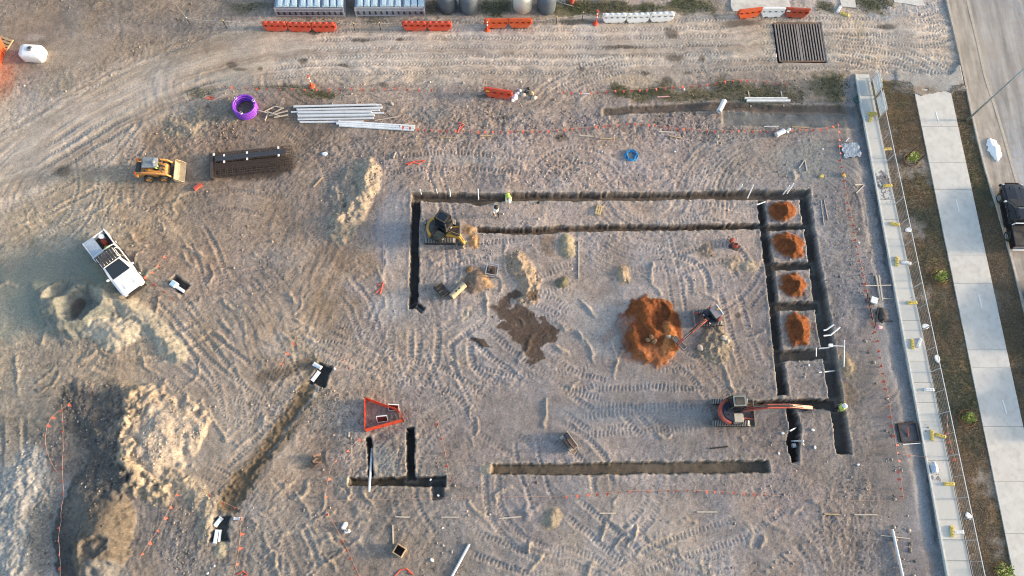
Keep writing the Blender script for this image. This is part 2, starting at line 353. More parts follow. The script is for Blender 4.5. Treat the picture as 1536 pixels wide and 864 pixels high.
# grey-green sand stockpile with scooped hollows
paint(95, 432, 100, 62, (.205, .215, .175), .8, warp=.6, rough=.3)
heap(112, 440, 120, 85, .35, None, power=.8, clod=.03, warp=.3)
heap(112, 462, 62, 46, 2.2, (.185, .195, .16), rot=-15, power=.7, clod=.02, warp=.25)
heap(122, 456, 36, 27, -1.6, (.19, .20, .165), rot=20, power=.8, clod=.02, warp=.3)
heap(92, 436, 26, 14, -1.0, (.27, .265, .205), rot=40, power=.8, clod=.02, warp=.3)
heap(172, 500, 40, 24, 1.3, (.40, .345, .25), rot=-12, power=.6, clod=.03, warp=.4)
ridge([(150, 440), (185, 455), (212, 478), (240, 505), (262, 530)], .9, .6, (.36, .315, .225), clod=.03)
ridge([(60, 430), (75, 470), (105, 500), (140, 520)], 1.0, .25, None, clod=.02)
paint(155, 410, 40, 30, (.22, .235, .185), .6); paint(30, 480, 40, 40, (.26, .265, .215), .6)
# orange fill: the big heap and the four small ones on the pads
heap(975, 495, 49, 53, .8, ORD, power=.5, clod=.09, warp=.14, colsoft=.04, colamt=1)
heap(978, 470, 34, 26, .8, ORG, power=.8, clod=.12, warp=.3, colamt=.7)
heap(987, 476, 16, 22, -.35, ORD, power=.9, clod=.06)
ridge([(962, 455), (966, 480), (980, 498)], .45, .35, ORG, clod=.1)
ridge([(948, 498), (954, 520), (968, 534)], .35, .4, ORG, clod=.08)
ridge([(1000, 490), (1004, 510), (1000, 528)], .55, .4, (.40, .15, .05), clod=.1)
paint_line([(935, 490), (918, 498), (905, 508)], .3, ORD, .8)
paint(975, 535, 40, 14, (.33, .13, .055), .6)
_rr0 = random.Random(9)
for (x, y, rx, ry, rot) in [(1173, 317, 22, 17, 0), (1181, 367, 27, 18, -18), (1189, 427, 20, 20, 0), (1198, 494, 20, 27, 0)]:
    heap(x, y, rx, ry, 1.3, ORG, rot=rot, power=.75, clod=.12, warp=.22, colsoft=.12, colamt=1)
    for q in range(6): a_ = _rr0.uniform(0, 6.28); paint(x + rx * 1.1 * math.cos(a_), y + ry * 1.1 * math.sin(a_), _rr0.uniform(2, 5), _rr0.uniform(2, 4), ORD, .5, soft=.6)
    heap(x - 5, y + 3, rx * .6, ry * .6, -.12, ORD, rot=rot, power=1, clod=.03)
heap(715, 421, 20, 21, .8, (.20, .135, .09), rot=-40, power=.8, clod=.08, warp=.25)
ridge([(725, 412), (735, 428)], .3, .2, (.40, .25, .14), clod=.06)
ridge([(772, 393), (786, 405), (794, 420), (792, 440)], 1.0, .6, (.34, .24, .15), clod=.35, rough=2.2)
heap(1072, 516, 27, 30, .6, (.26, .205, .135), power=.8, clod=.28, warp=.5, rough=2)
heap(852, 368, 13, 18, .6, (.33, .265, .15), power=.8, clod=.06)
heap(828, 778, 16, 15, .5, (.29, .235, .16), power=.9, clod=.1)
paint(822, 368, 12, 16, (.17, .125, .09), .75, rot=20)
for (x, y, rx, ry, h, c) in [(935, 412, 10, 16, .45, (.38, .26, .15)), (1098, 395, 14, 12, .3, (.36, .26, .17)), (1060, 378, 16, 12, .3, (.25, .18, .13)), (1125, 400, 12, 10, .35, (.37, .29, .19)),
                            (843, 422, 9, 11, .4, (.17, .15, .08)), (735, 704, 13, 10, .5, (.44, .33, .20)), (517, 722, 8, 9, .35, (.40, .31, .2)), (1193, 262, 14, 9, .3, (.36, .29, .24)),
                            (345, 170, 30, 20, .4, (.26, .205, .15)), (280, 190, 40, 24, .5, (.30, .235, .16)), (300, 170, 12, 14, .35, (.32, .25, .17)), (705, 346, 10, 10, .45, (.42, .26, .14)), (712, 362, 7, 12, .35, (.42, .25, .12)),
                            (1268, 545, 12, 24, .25, (.30, .235, .155)), (1235, 470, 18, 14, .2, (.22, .205, .185)), (470, 690, 12, 8, .25, (.22, .18, .14)), (700, 470, 8, 14, .15, (.40, .32, .24))]:
    heap(x, y, rx, ry, h, c, clod=.18, warp=.7)
# ridges of loose spoil thrown up by tracks
for i, (pts, h) in enumerate([([(575, 370), (578, 395), (572, 420)], .2), ([(690, 470), (700, 500), (708, 530)], .18), ([(870, 500), (885, 520), (890, 545)], .2), ([(1020, 540), (1030, 570)], .2),
                 ([(980, 395), (976, 420), (990, 440)], .22), ([(845, 540), (855, 590), (858, 630)], .2), ([(820, 600), (815, 640)], .2), ([(660, 520), (690, 560), (700, 590)], .18), ([(870, 450), (895, 475)], .2),
                 ([(1150, 420), (1160, 450)], .25), ([(1085, 545), (1100, 590)], .2), ([(250, 470), (290, 500), (310, 540)], .2), ([(330, 480), (350, 500)], .25), ([(550, 560), (520, 640), (480, 700)], .18),
                 ([(520, 300), (515, 340)], .2), ([(0, 545), (40, 550), (60, 570), (90, 590)], .22), ([(25, 535), (28, 590)], .2), ([(60, 530), (62, 560)], .2), ([(395, 800), (420, 870)], .16), ([(430, 770), (450, 840)], .16),
                 ([(1010, 835), (1040, 850), (1070, 870)], .15), ([(880, 850), (830, 860)], .12), ([(420, 500), (480, 540)], .15), ([(740, 545), (770, 590)], .15), ([(300, 600), (340, 660)], .18), ([(640, 650), (700, 620), (730, 640)], .14), ([(915, 510), (925, 540), (920, 570)], .16)]):
    if i % 2: continue
    ridge(pts, .17, h * .7, (.37, .31, .24), clod=.07, amt=.4, power=1.0)

_rr = random.Random(77)
for k in range(150):      # thin curved lips left by turning tracks
    px, py = _rr.choice([(_rr.uniform(640, 1130), _rr.uniform(360, 680)), (_rr.uniform(230, 600), _rr.uniform(300, 700)), (_rr.uniform(700, 1250), _rr.uniform(750, 860)), (_rr.uniform(20, 330), _rr.uniform(270, 600)), (_rr.uniform(380, 560), _rr.uniform(700, 860))])
    a = _rr.uniform(0, 6.28); kq = _rr.uniform(-.6, .6); L_ = _rr.uniform(14, 46); pts = []
    for q in range(4): pts.append((px, py)); px += L_ / 3 * math.cos(a); py += L_ / 3 * math.sin(a); a += kq
    ridge(pts, _rr.uniform(.10, .2), _rr.uniform(.08, .2), (.37, .30, .22) if _rr.random() < .7 else None, clod=.05, amt=.4, power=1.0)
# ---------------------------------------------------------------- stains, damp, dark patches, painted shadows
MUD = (.08, .055, .04)
for (x, y, rx, ry, rot) in [(775, 465, 34, 17, 0), (795, 490, 24, 26, 30), (805, 515, 14, 20, 20), (820, 500, 14, 10, 0), (760, 490, 14, 8, 0), (745, 462, 10, 9, 0), (760, 452, 14, 6, 0), (785, 510, 9, 6, 0), (826, 512, 8, 5, 0), (770, 500, 6, 5, 0), (812, 535, 7, 9, 0), (802, 442, 12, 6, 0), (722, 512, 16, 5, -30)]:
    paint(x, y, rx, ry, MUD, .95, rot=rot, soft=.10, warp=1.9, wet=.5)
paint_line([(440, 510), (470, 540), (480, 552)], .5, (.20, .145, .08), .7)
paint_line([(392, 565), (430, 560), (460, 545)], .35, (.12, .095, .07), .75)
paint(505, 385, 30, 16, (.20, .15, .11), .6, rot=-40)
paint(115, 462, 9, 16, (.075, .065, .055), .9, soft=.2, wet=.6)
for (x, y, rx, ry) in [(1005, 50, 9, 9), (1012, 86, 14, 6), (968, 109, 7, 4), (1000, 119, 8, 7), (1052, 87, 5, 5), (349, 98, 8, 6), (391, 104, 4, 4), (455, 92, 8, 5), (515, 98, 9, 3), (575, 128, 7, 4), (360, 105, 10, 3),
                       (600, 60, 6, 4), (1032, 109, 6, 3), (873, 103, 4, 3), (93, 257, 14, 9), (1170, 460, 4, 4), (1108, 473, 5, 4), (842, 207, 9, 6), (920, 233, 4, 3), (470, 48, 10, 4), (540, 60, 14, 4), (870, 33, 30, 5), (725, 145, 12, 3), (930, 70, 30, 3), (1110, 35, 30, 6), (1330, 40, 14, 5)]:  # flat streaks left of the white and lone red barriers: painted cast shadows
    paint(x, y, rx, ry, (.105, .085, .065), .8, soft=.4, wet=.2)
paint(1265, 590, 20, 18, (.19, .135, .085), .6); paint(1270, 550, 14, 20, (.24, .19, .12), .6)
paint(1320, 720, 26, 70, (.23, .185, .15), .4)
for (x, y, rx, ry, c, a) in [(585, 340, 18, 60, (.27, .265, .275), .7), (700, 238, 60, 8, (.33, .30, .275), .6), (585, 460, 30, 20, (.34, .325, .32), .6), (900, 490, 40, 40, (.295, .285, .275), .6), (950, 620, 120, 14, (.25, .25, .25), .6),  # long grey band west of the red excavator is its shadow, painted in
                             (640, 172, 30, 14, (.22, .21, .20), .6), (1220, 178, 30, 14, (.27, .28, .27), .75), (1215, 240, 60, 30, (.22, .23, .215), .5), (575, 690, 22, 20, (.27, .275, .26), .5), (1390, 760, 14, 60, (.30, .325, .355), .6), (1340, 540, 22, 40, (.27, .275, .285), .6), (1325, 480, 20, 30, (.25, .255, .265), .6), (350, 120, 30, 14, (.34, .32, .28), .5),
                             (440, 520, 50, 20, (.36, .34, .31), .35), (1000, 140, 20, 10, (.33, .29, .25), .6), (945, 118, 40, 9, (.38, .30, .21), .6), (1290, 45, 8, 18, (.42, .34, .23), .6), (1152, 60, 6, 28, (.42, .36, .27), .6), (1245, 62, 5, 26, (.40, .34, .26), .5), (1350, 118, 60, 8, (.27, .275, .28), .6), (1325, 22, 30, 8, (.31, .315, .315), .6), (1400, 12, 60, 10, (.33, .33, .33), .5),
                             (730, 470, 20, 10, (.29, .27, .25), .4), (80, 130, 30, 20, (.33, .29, .22), .4), (8, 125, 12, 30, (.28, .13, .075), .5), (52, 55, 14, 6, (.34, .30, .27), .6), (1180, 730, 30, 12, (.17, .16, .15), .5), (655, 705, 30, 12, (.19, .18, .165), .4)]:
    paint(x, y, rx, ry, c, a)
paint(381, 250, 62, 22, (.07, .055, .045), .85, rot=5, warp=.2, soft=.15)   # shade under the mesh stack, painted into the soil colour
# grass and weeds: soil darkened by leaf litter (blades are separate geometry)
GRASS = []   # (px, py, rx, ry, rot, density, dry)
for (x, y, rx, ry, rot, den, dry) in [(930, 135, 16, 14, 0, 1, .3), (990, 135, 24, 14, 0, .9, .3), (1050, 140, 26, 8, 0, .6, .4), (1100, 130, 30, 12, 0, .8, .4), (1170, 135, 40, 12, 0, .6, .5), (1245, 125, 28, 16, 0, 1, .5), (1255, 145, 20, 18, 0, .9, .5), (960, 140, 50, 10, 0, .8, .5), (1040, 145, 60, 10, 0, .7, .6), (1150, 145, 70, 12, 0, .6, .6), (640, 14, 40, 12, 0, .8, .3), (560, 30, 14, 5, 0, .3, .6),
                                      (430, 132, 50, 5, 0, .5, .4), (480, 142, 30, 7, 0, .9, .4), (960, 150, 12, 6, 0, .6, .4), (1130, 158, 40, 5, 0, .4, .6), (300, 140, 20, 10, 0, .5, .4), (920, 12, 90, 12, 0, 1, .35), (1030, 10, 40, 14, 0, 1, .4), (860, 10, 40, 14, 0, 1, .25), (745, 12, 28, 14, 0, 1, .2), (375, 10, 30, 10, 0, .6, .5), (650, 5, 14, 6, 0, .6, .4), (1236, 10, 15, 10, 0, .9, .3), (1310, 6, 30, 14, 0, 1, .6)]:
    GRASS.append((x, y, rx, ry, rot, den, dry))
    paint(x, y, rx, ry, (.085 + .07 * dry, .085 + .04 * dry, .045 + .02 * dry), .8 * den, rot=rot, warp=1.3, soft=.4)

paint(1190, 172, 95, 9, (.14, .115, .09), .7); paint(1000, 166, 90, 6, (.15, .12, .095), .6); paint(700, 14, 60, 10, (.10, .095, .075), .7); paint(520, 12, 130, 14, (.12, .11, .09), .6)
# ---------------------------------------------------------------- trenches
def trench(pts, wpx, depth, floor=None, ragged=.14, wet=.25, smooth=True, lip=.03, wall=.05, square=True):
    W0 = [gl([p])[0] for p in pts]; s = ppm(*pts[len(pts) // 2])
    P = smooth_line(W0, 4) if (smooth and len(pts) > 2) else W0
    if isinstance(wpx, (int, float)): wpx = [wpx] * len(pts)
    wq = [w / s / 2 for w in wpx]; wid = np.interp(np.linspace(0, 1, len(P)), np.linspace(0, 1, len(pts)), wq)
    sl = poly_win(P, max(wq) + 1.0); x, y = GX[sl], GY[sl]
    d, al, sd, wi = seg_dist(P, x + _wx[sl] * ragged * .4, y + _wy[sl] * ragged * .4, wid)
    if square:
        for (pa, pb) in ((P[1], P[0]), (P[-2], P[-1])):
            pa, pb = np.array(pa), np.array(pb); tt = (pb - pa) / np.linalg.norm(pb - pa); ov = (x - pb[0]) * tt[0] + (y - pb[1]) * tt[1]; pd = np.abs(-(x - pb[0]) * tt[1] + (y - pb[1]) * tt[0])
            near_ = (ov > 0) & (ov < 1.2) & (d < 1.6); d = np.where(near_, np.maximum(pd, wi + ov), d)
    e = d - wi + ragged * .55 * vnoise(x, y, 2.2, 170) + ragged * .55 * vnoise(x, y, 5.0, 171) + ragged * .3 * vnoise(x, y, 9.0, 175)
    m = 1 - sstep(-wall, wall * .6, e)
    lipm = np.exp(-((e - .12) / .12) ** 2)
    Z[sl] += lip * lipm * (1 + 2 * _n2[sl]) * (1 - m)
    lerpC(sl, (.35, .305, .255), .40 * lipm * (1 - m))
    zf = -depth + .05 * fbm(x, y, 1.5, 172, 2) + .05 * np.clip(e + wi, 0, 1)
    Z[sl] = np.where(m > 0, np.minimum(Z[sl], Z[sl] * (1 - m) + zf * m), Z[sl])
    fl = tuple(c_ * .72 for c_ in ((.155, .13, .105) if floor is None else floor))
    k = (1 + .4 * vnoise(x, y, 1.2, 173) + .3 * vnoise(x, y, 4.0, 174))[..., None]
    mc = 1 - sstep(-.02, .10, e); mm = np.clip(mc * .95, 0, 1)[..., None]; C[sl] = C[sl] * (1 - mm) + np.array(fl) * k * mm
    WET[sl] = np.maximum(WET[sl], wet * m)
    ROUGH[sl] *= 1 - m
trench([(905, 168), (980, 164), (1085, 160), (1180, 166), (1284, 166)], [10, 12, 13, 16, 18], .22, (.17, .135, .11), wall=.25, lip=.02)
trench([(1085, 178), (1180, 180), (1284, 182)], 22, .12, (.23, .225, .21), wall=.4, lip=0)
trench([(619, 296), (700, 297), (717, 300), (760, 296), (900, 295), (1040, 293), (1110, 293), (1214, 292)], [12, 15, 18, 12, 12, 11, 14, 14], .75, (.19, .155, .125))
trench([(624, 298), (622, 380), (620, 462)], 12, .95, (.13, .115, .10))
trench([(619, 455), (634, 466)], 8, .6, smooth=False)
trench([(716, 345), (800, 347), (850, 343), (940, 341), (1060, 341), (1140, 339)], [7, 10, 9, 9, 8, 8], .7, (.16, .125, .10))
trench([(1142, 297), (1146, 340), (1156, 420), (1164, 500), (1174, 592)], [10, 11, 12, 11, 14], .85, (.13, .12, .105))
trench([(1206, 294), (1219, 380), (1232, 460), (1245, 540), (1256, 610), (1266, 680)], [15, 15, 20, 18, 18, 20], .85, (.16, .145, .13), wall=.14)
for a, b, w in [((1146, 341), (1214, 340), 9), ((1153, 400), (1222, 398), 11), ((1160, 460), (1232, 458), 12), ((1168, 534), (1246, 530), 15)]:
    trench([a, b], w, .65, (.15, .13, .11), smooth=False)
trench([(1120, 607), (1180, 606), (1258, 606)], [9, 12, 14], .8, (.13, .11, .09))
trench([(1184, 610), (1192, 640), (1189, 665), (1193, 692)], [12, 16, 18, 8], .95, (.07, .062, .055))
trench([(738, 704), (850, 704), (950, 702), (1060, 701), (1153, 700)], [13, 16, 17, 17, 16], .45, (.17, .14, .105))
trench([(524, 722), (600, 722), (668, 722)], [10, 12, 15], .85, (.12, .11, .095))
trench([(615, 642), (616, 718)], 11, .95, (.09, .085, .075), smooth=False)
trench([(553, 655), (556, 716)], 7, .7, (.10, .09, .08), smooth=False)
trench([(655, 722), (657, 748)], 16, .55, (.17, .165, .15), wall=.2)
# muddy channel between the two pipe pits
trench([(472, 566), (455, 602), (420, 650), (385, 695), (350, 740), (338, 765)], [8, 14, 12, 18, 24, 26], .13, (.17, .13, .085), wall=.5, wet=.35, lip=.04, ragged=1.0)
paint_line([(478, 556), (440, 625), (385, 695), (340, 760)], .7, (.145, .11, .07), .75, soft=.6)
paint_line([(476, 582), (458, 612), (432, 642), (402, 682)], .10, (.36, .35, .33), .6, wet=.6)
paint_line([(455, 602), (420, 650), (385, 695), (350, 740)], .5, (.11, .08, .052), .6, soft=.8)
trench([(489, 548), (476, 576)], 22, .55, (.10, .105, .105), wall=.12, ragged=.25); trench([(331, 776), (329, 812)], 26, .5, (.12, .122, .12), wall=.25, ragged=.35)
trench([(258, 418), (278, 434)], 16, .45, (.085, .085, .09), wall=.15, smooth=False)
heap(332, 825, 10, 12, .2, (.40, .33, .2), clod=.02)
# shaker-grid pit
_q = gl([(1159, 33), (1231, 33), (1240, 94), (1167, 94)])
def in_quad(q, x, y, m=0.0):
    ins = np.ones(x.shape, bool)
    for i in range(4):
        a = q[i]; b = q[(i + 1) % 4]; e = b - a; L = np.linalg.norm(e)
        ins &= ((e[0] * (y - a[1]) - e[1] * (x - a[0])) / L < m)
    return ins
_q2 = gl([(1343, 635), (1371, 633), (1375, 661), (1347, 663)]); sl = poly_win(_q2, 1.0); mi = in_quad(_q2, GX[sl], GY[sl]); Z[sl] = np.where(mi, -.12, Z[sl])
sl = poly_win(_q, 1.0); mi = in_quad(_q, GX[sl], GY[sl]); Z[sl] = np.where(mi, -.30, Z[sl]); C[sl] = np.where(mi[..., None], (.05, .042, .036), C[sl])

# ---------------------------------------------------------------- street side: cut ground below the strip, verge, lane, road
def line_at(a, b, y):           # x on the photo plan for a given y
    return a[0] + (b[0] - a[0]) * (y - a[1]) / (b[1] - a[1])
SLAB_L = ((1283, 112), (1421, 864)); SLAB_R = ((1303, 112), (1457, 864))
FOOT_L = ((1370, 132), (1520, 864)); FOOT_R = ((1426, 140), (1583, 864))
KERB = [(1413, -30), (1421, 5), (1436, 70), (1449, 130), (1463, 195), (1480, 262), (1501, 330), (1525, 420), (1545, 500), (1590, 690)]
EDGE = [(1444, -30), (1451, 0), (1466, 62), (1478, 115), (1494, 165), (1508, 212), (1522, 262), (1545, 340), (1580, 470)]
def side_of(P, sl, sm=True):
    d, al, sd, _ = seg_dist(P, GX[sl], GY[sl]); return -d * sd   # positive to the right of a line drawn down the photo
SL_L = gl([(line_at(*SLAB_L, 108), 108), (line_at(*SLAB_L, 1000), 1000)]); SL_R = gl([(line_at(*SLAB_R, 108), 108), (line_at(*SLAB_R, 1000), 1000)])
_sl = win(FX0 + 60, 900, -900, 900); _x, _y = GX[_sl], GY[_sl]
dl = None
def signed(P):
    a, b = P; e = b - a; L = np.linalg.norm(e); return -(e[0] * (_y - a[1]) - e[1] * (_x - a[0])) / L * 1.0
sL = -signed(SL_L); sR = -signed(SL_R)      # positive to the east
if sL.mean() < 0: sL, sR = -sL, -sR
yt = g(1290, 112)[1]
_yj = _y + 1.3 * vnoise(_x, _y, .5, 220) + .5 * vnoise(_x, _y, 2.0, 221)
south = 1 - sstep(yt - .5, yt + .1, _yj)
# bench cut against the strip
cut = (1 - sstep(-1.7 + .4 * _wx[_sl], -.5 + .5 * _wx[_sl], -sL * 1.0)) * 0
near = sstep(-1.5, -.35, sL + .5 * _wx[_sl]) * (sL < .05) * south
Z[_sl] -= .22 * near
m = near * .55; C[_sl] = C[_sl] * (1 - m[..., None]) + np.array((.25, .255, .26)) * m[..., None]
rub = np.exp(-((sL + .28) / .22) ** 2) * south * sstep(-.1, .15, vnoise(_x, _y, .35, 201)); Z[_sl] += rub * .10 * (1 + 2 * _n2[_sl]); C[_sl] *= (1 - .45 * np.clip(rub, 0, 1))[..., None]
# verge: dry brown grass soil
vg = (sR > -.1) * south
Z[_sl] = np.where(vg > .5, -.02 + .05 * _n1[_sl] + .03 * _n3[_sl], Z[_sl])
n = vnoise(_x, _y, .45, 210) + .7 * vnoise(_x, _y, 1.3, 211)
vc = np.array((.165, .125, .08)) + np.clip(n, -.5, .6)[..., None] * np.array((.10, .045, .005)) + (vnoise(_x, _y, 5, 213) * .35)[..., None] * np.array((.09, .07, .04))
pale = sstep(.05, .40, vnoise(_x, _y, .38, 214) + .35 * vnoise(_x, _y, 2.2, 215))[..., None]
vc = vc * (1 - pale * .85) + np.array((.27, .235, .195)) * pale * .85
C[_sl] = np.where((vg > .5)[..., None], vc, C[_sl])
ROUGH[_sl] = np.where(vg > .5, 0, ROUGH[_sl])
# lane and road beds are their own sheets: push the soil just below them
KP = smooth_line(gl(KERB)); d, al, sd, _ = seg_dist(KP, _x, _y)
east = (sd * d)
if east[-1, -1] < 0 and False: east = -east
_t = g(1530, 200); _k = seg_dist(KP, np.array([_t[0]]), np.array([_t[1]])); east = east * float(np.sign(_k[2][0]))
Z[_sl] = np.where(east > -.02, -.10, Z[_sl])
C[_sl] *= 1

# mud carried over the mouth of the footpath
_mo = sstep(yt - 2.0, yt - .9, _yj) * (1 - sstep(yt + .2, yt + 2.4, _yj)) * (east < -.1) * sstep(1.2, 3.0, sR + vnoise(_x, _y, .7, 225))
Z[_sl] = np.where(_mo > .4, np.maximum(Z[_sl], np.where(_yj < yt + .4, .085 + .03 * _n1[_sl], -9)), Z[_sl]); C[_sl] = C[_sl] * (1 - _mo[..., None]) + (np.array((.31, .295, .27)) * (1 + .4 * _n1[_sl])[..., None]) * _mo[..., None]
# grain: every grid point is a crumb of soil a little higher or lower, lighter or darker than its neighbour
_g = rng.normal(0, 1, GX.shape); _g2 = rng.uniform(0, 1, GX.shape)
_fr = np.clip(ROUGH, .12, 1.6)
_road = np.zeros_like(Z); _road[_sl] = (east > -.02)
Z += np.where(_road > 0, 0, np.clip(_g, -2, 2) * .008 * _fr)
C *= (1 + np.clip(_g, -2, 2) * .10 * np.clip(_fr, .4, 1.2))[..., None]
C *= np.where((_g2 > .985) & (ROUGH > .4), 1.45, np.where((_g2 < .02) & (ROUGH > .4), .62, 1.0))[..., None]

def Hs(x, y):
    i = np.clip(np.searchsorted(XS, x) - 1, 0, NXX - 2); j = np.clip(np.searchsorted(YS, y) - 1, 0, NYY - 2)
    a = (x - XS[i]) / (XS[i + 1] - XS[i]); b = (y - YS[j]) / (YS[j + 1] - YS[j])
    return (Z[j, i] * (1 - a) + Z[j, i + 1] * a) * (1 - b) + (Z[j + 1, i] * (1 - a) + Z[j + 1, i + 1] * a) * b
def P3(px, py, dz=0.0):
    p = g(px, py); z = float(Hs(p[0], p[1])); p = g(px, py, z)
    return Vector((p[0], p[1], float(Hs(p[0], p[1])) + dz))

# ---------------------------------------------------------------- helpers for materials and meshes
MATS = {}
def mat(name, col, rough=.6, metal=0.0, var=.12, scale=6.0, bump=0.0, spec=.4, alpha=1.0, trans=0.0, dirt=0.0, coat=0.0):
    if name in MATS: return MATS[name]
    m = bpy.data.materials.new(name); m.use_nodes = True; nt = m.node_tree; N = nt.nodes; L = nt.links
    b = N['Principled BSDF']; b.inputs['Roughness'].default_value = rough; b.inputs['Metallic'].default_value = metal
    b.inputs['Specular IOR Level'].default_value = spec
    tc = N.new('ShaderNodeTexCoord'); nz = N.new('ShaderNodeTexNoise'); nz.inputs['Scale'].default_value = scale; nz.inputs['Detail'].default_value = 5
    L.new(tc.outputs['Object'], nz.inputs['Vector'])
    rp = N.new('ShaderNodeValToRGB'); c = np.array(col)
    rp.color_ramp.elements[0].position = .3; rp.color_ramp.elements[1].position = .72
    rp.color_ramp.elements[0].color = (*np.clip(c * (1 - var), 0, 1), 1); rp.color_ramp.elements[1].color = (*np.clip(c * (1 + var), 0, 1), 1)
    L.new(nz.outputs['Fac'], rp.inputs['Fac']); out = rp.outputs['Color']
    if dirt > 0:
        n2 = N.new('ShaderNodeTexNoise'); n2.inputs['Scale'].default_value = 2.3; n2.inputs['Detail'].default_value = 6; L.new(tc.outputs['Object'], n2.inputs['Vector'])
        mr = N.new('ShaderNodeMapRange'); mr.inputs[1].default_value = .45; mr.inputs[2].default_value = .75; mr.inputs[4].default_value = dirt; L.new(n2.outputs['Fac'], mr.inputs[0])
        mx = N.new('ShaderNodeMix'); mx.data_type = 'RGBA'; mx.inputs[7].default_value = (.25, .205, .16, 1)
        L.new(mr.outputs[0], mx.inputs[0]); L.new(out, mx.inputs[6]); out = mx.outputs[2]
    L.new(out, b.inputs['Base Color'])
    if coat: b.inputs['Coat Weight'].default_value = coat
    if trans: b.inputs['Transmission Weight'].default_value = trans
    if alpha < 1: b.inputs['Alpha'].default_value = alpha
    if bump:
        bp = N.new('ShaderNodeBump'); bp.inputs['Strength'].default_value = bump; bp.inputs['Distance'].default_value = .02
        L.new(nz.outputs['Fac'], bp.inputs['Height']); L.new(bp.outputs[0], b.inputs['Normal'])
    MATS[name] = m; return m
def soil_mat(name, rough=.93, bump=.6):
    m = bpy.data.materials.new(name); m.use_nodes = True; nt = m.node_tree; N = nt.nodes; L = nt.links; b = N['Principled BSDF']
    at = N.new('ShaderNodeAttribute'); at.attribute_name = 'soil'; tc = N.new('ShaderNodeTexCoord')
    nz = N.new('ShaderNodeTexNoise'); nz.inputs['Scale'].default_value = 9; nz.inputs['Detail'].default_value = 6; nz.inputs['Roughness'].default_value = .75
    L.new(tc.outputs['Object'], nz.inputs['Vector'])
    mr = N.new('ShaderNodeMapRange'); mr.inputs[1].default_value = .25; mr.inputs[2].default_value = .75; mr.inputs[3].default_value = .60; mr.inputs[4].default_value = 1.40
    L.new(nz.outputs['Fac'], mr.inputs[0])
    mx = N.new('ShaderNodeMix'); mx.data_type = 'RGBA'; mx.blend_type = 'MULTIPLY'; mx.inputs[0].default_value = 1
    L.new(at.outputs['Color'], mx.inputs[6]); L.new(mr.outputs[0], mx.inputs[7]); L.new(mx.outputs[2], b.inputs['Base Color'])
    r2 = N.new('ShaderNodeMapRange'); r2.inputs[3].default_value = rough; r2.inputs[4].default_value = .45; L.new(at.outputs['Alpha'], r2.inputs[0]); L.new(r2.outputs[0], b.inputs['Roughness'])
    b.inputs['Specular IOR Level'].default_value = .22
    bp = N.new('ShaderNodeBump'); bp.inputs['Strength'].default_value = bump; bp.inputs['Distance'].default_value = .03
    L.new(nz.outputs['Fac'], bp.inputs['Height']); L.new(bp.outputs[0], b.inputs['Normal'])
    return m
SOILMAT = soil_mat('site_soil')
def set_attr(me, rgb, a):
    at = me.attributes.new('soil', 'FLOAT_COLOR', 'POINT')
    arr = np.empty((len(me.vertices), 4), np.float32); arr[:, :3] = np.clip(rgb, .01, .9); arr[:, 3] = a
    at.data.foreach_set('color', arr.ravel())

# the ground itself
me = bpy.data.meshes.new('ground')
idx = np.arange(NYY * NXX).reshape(NYY, NXX)
quads = np.stack([idx[:-1, :-1], idx[:-1, 1:], idx[1:, 1:], idx[1:, :-1]], -1).reshape(-1, 4)
me.vertices.add(NYY * NXX); me.vertices.foreach_set('co', np.stack([GX, GY, Z], -1).astype(np.float32).ravel())
me.loops.add(quads.size); me.loops.foreach_set('vertex_index', quads.ravel().astype(np.int32))
me.polygons.add(len(quads)); me.polygons.foreach_set('loop_start', np.arange(0, quads.size, 4, dtype=np.int32))
me.polygons.foreach_set('use_smooth', np.ones(len(quads), bool))
me.update(calc_edges=True)
set_attr(me, C.reshape(-1, 3), WET.ravel())
ground = bpy.data.objects.new('ground', me); COL.objects.link(ground); me.materials.append(SOILMAT); ground['kind'] = 'structure'; ground['label'] = 'bare churned soil of the construction site with trenches and tracks'
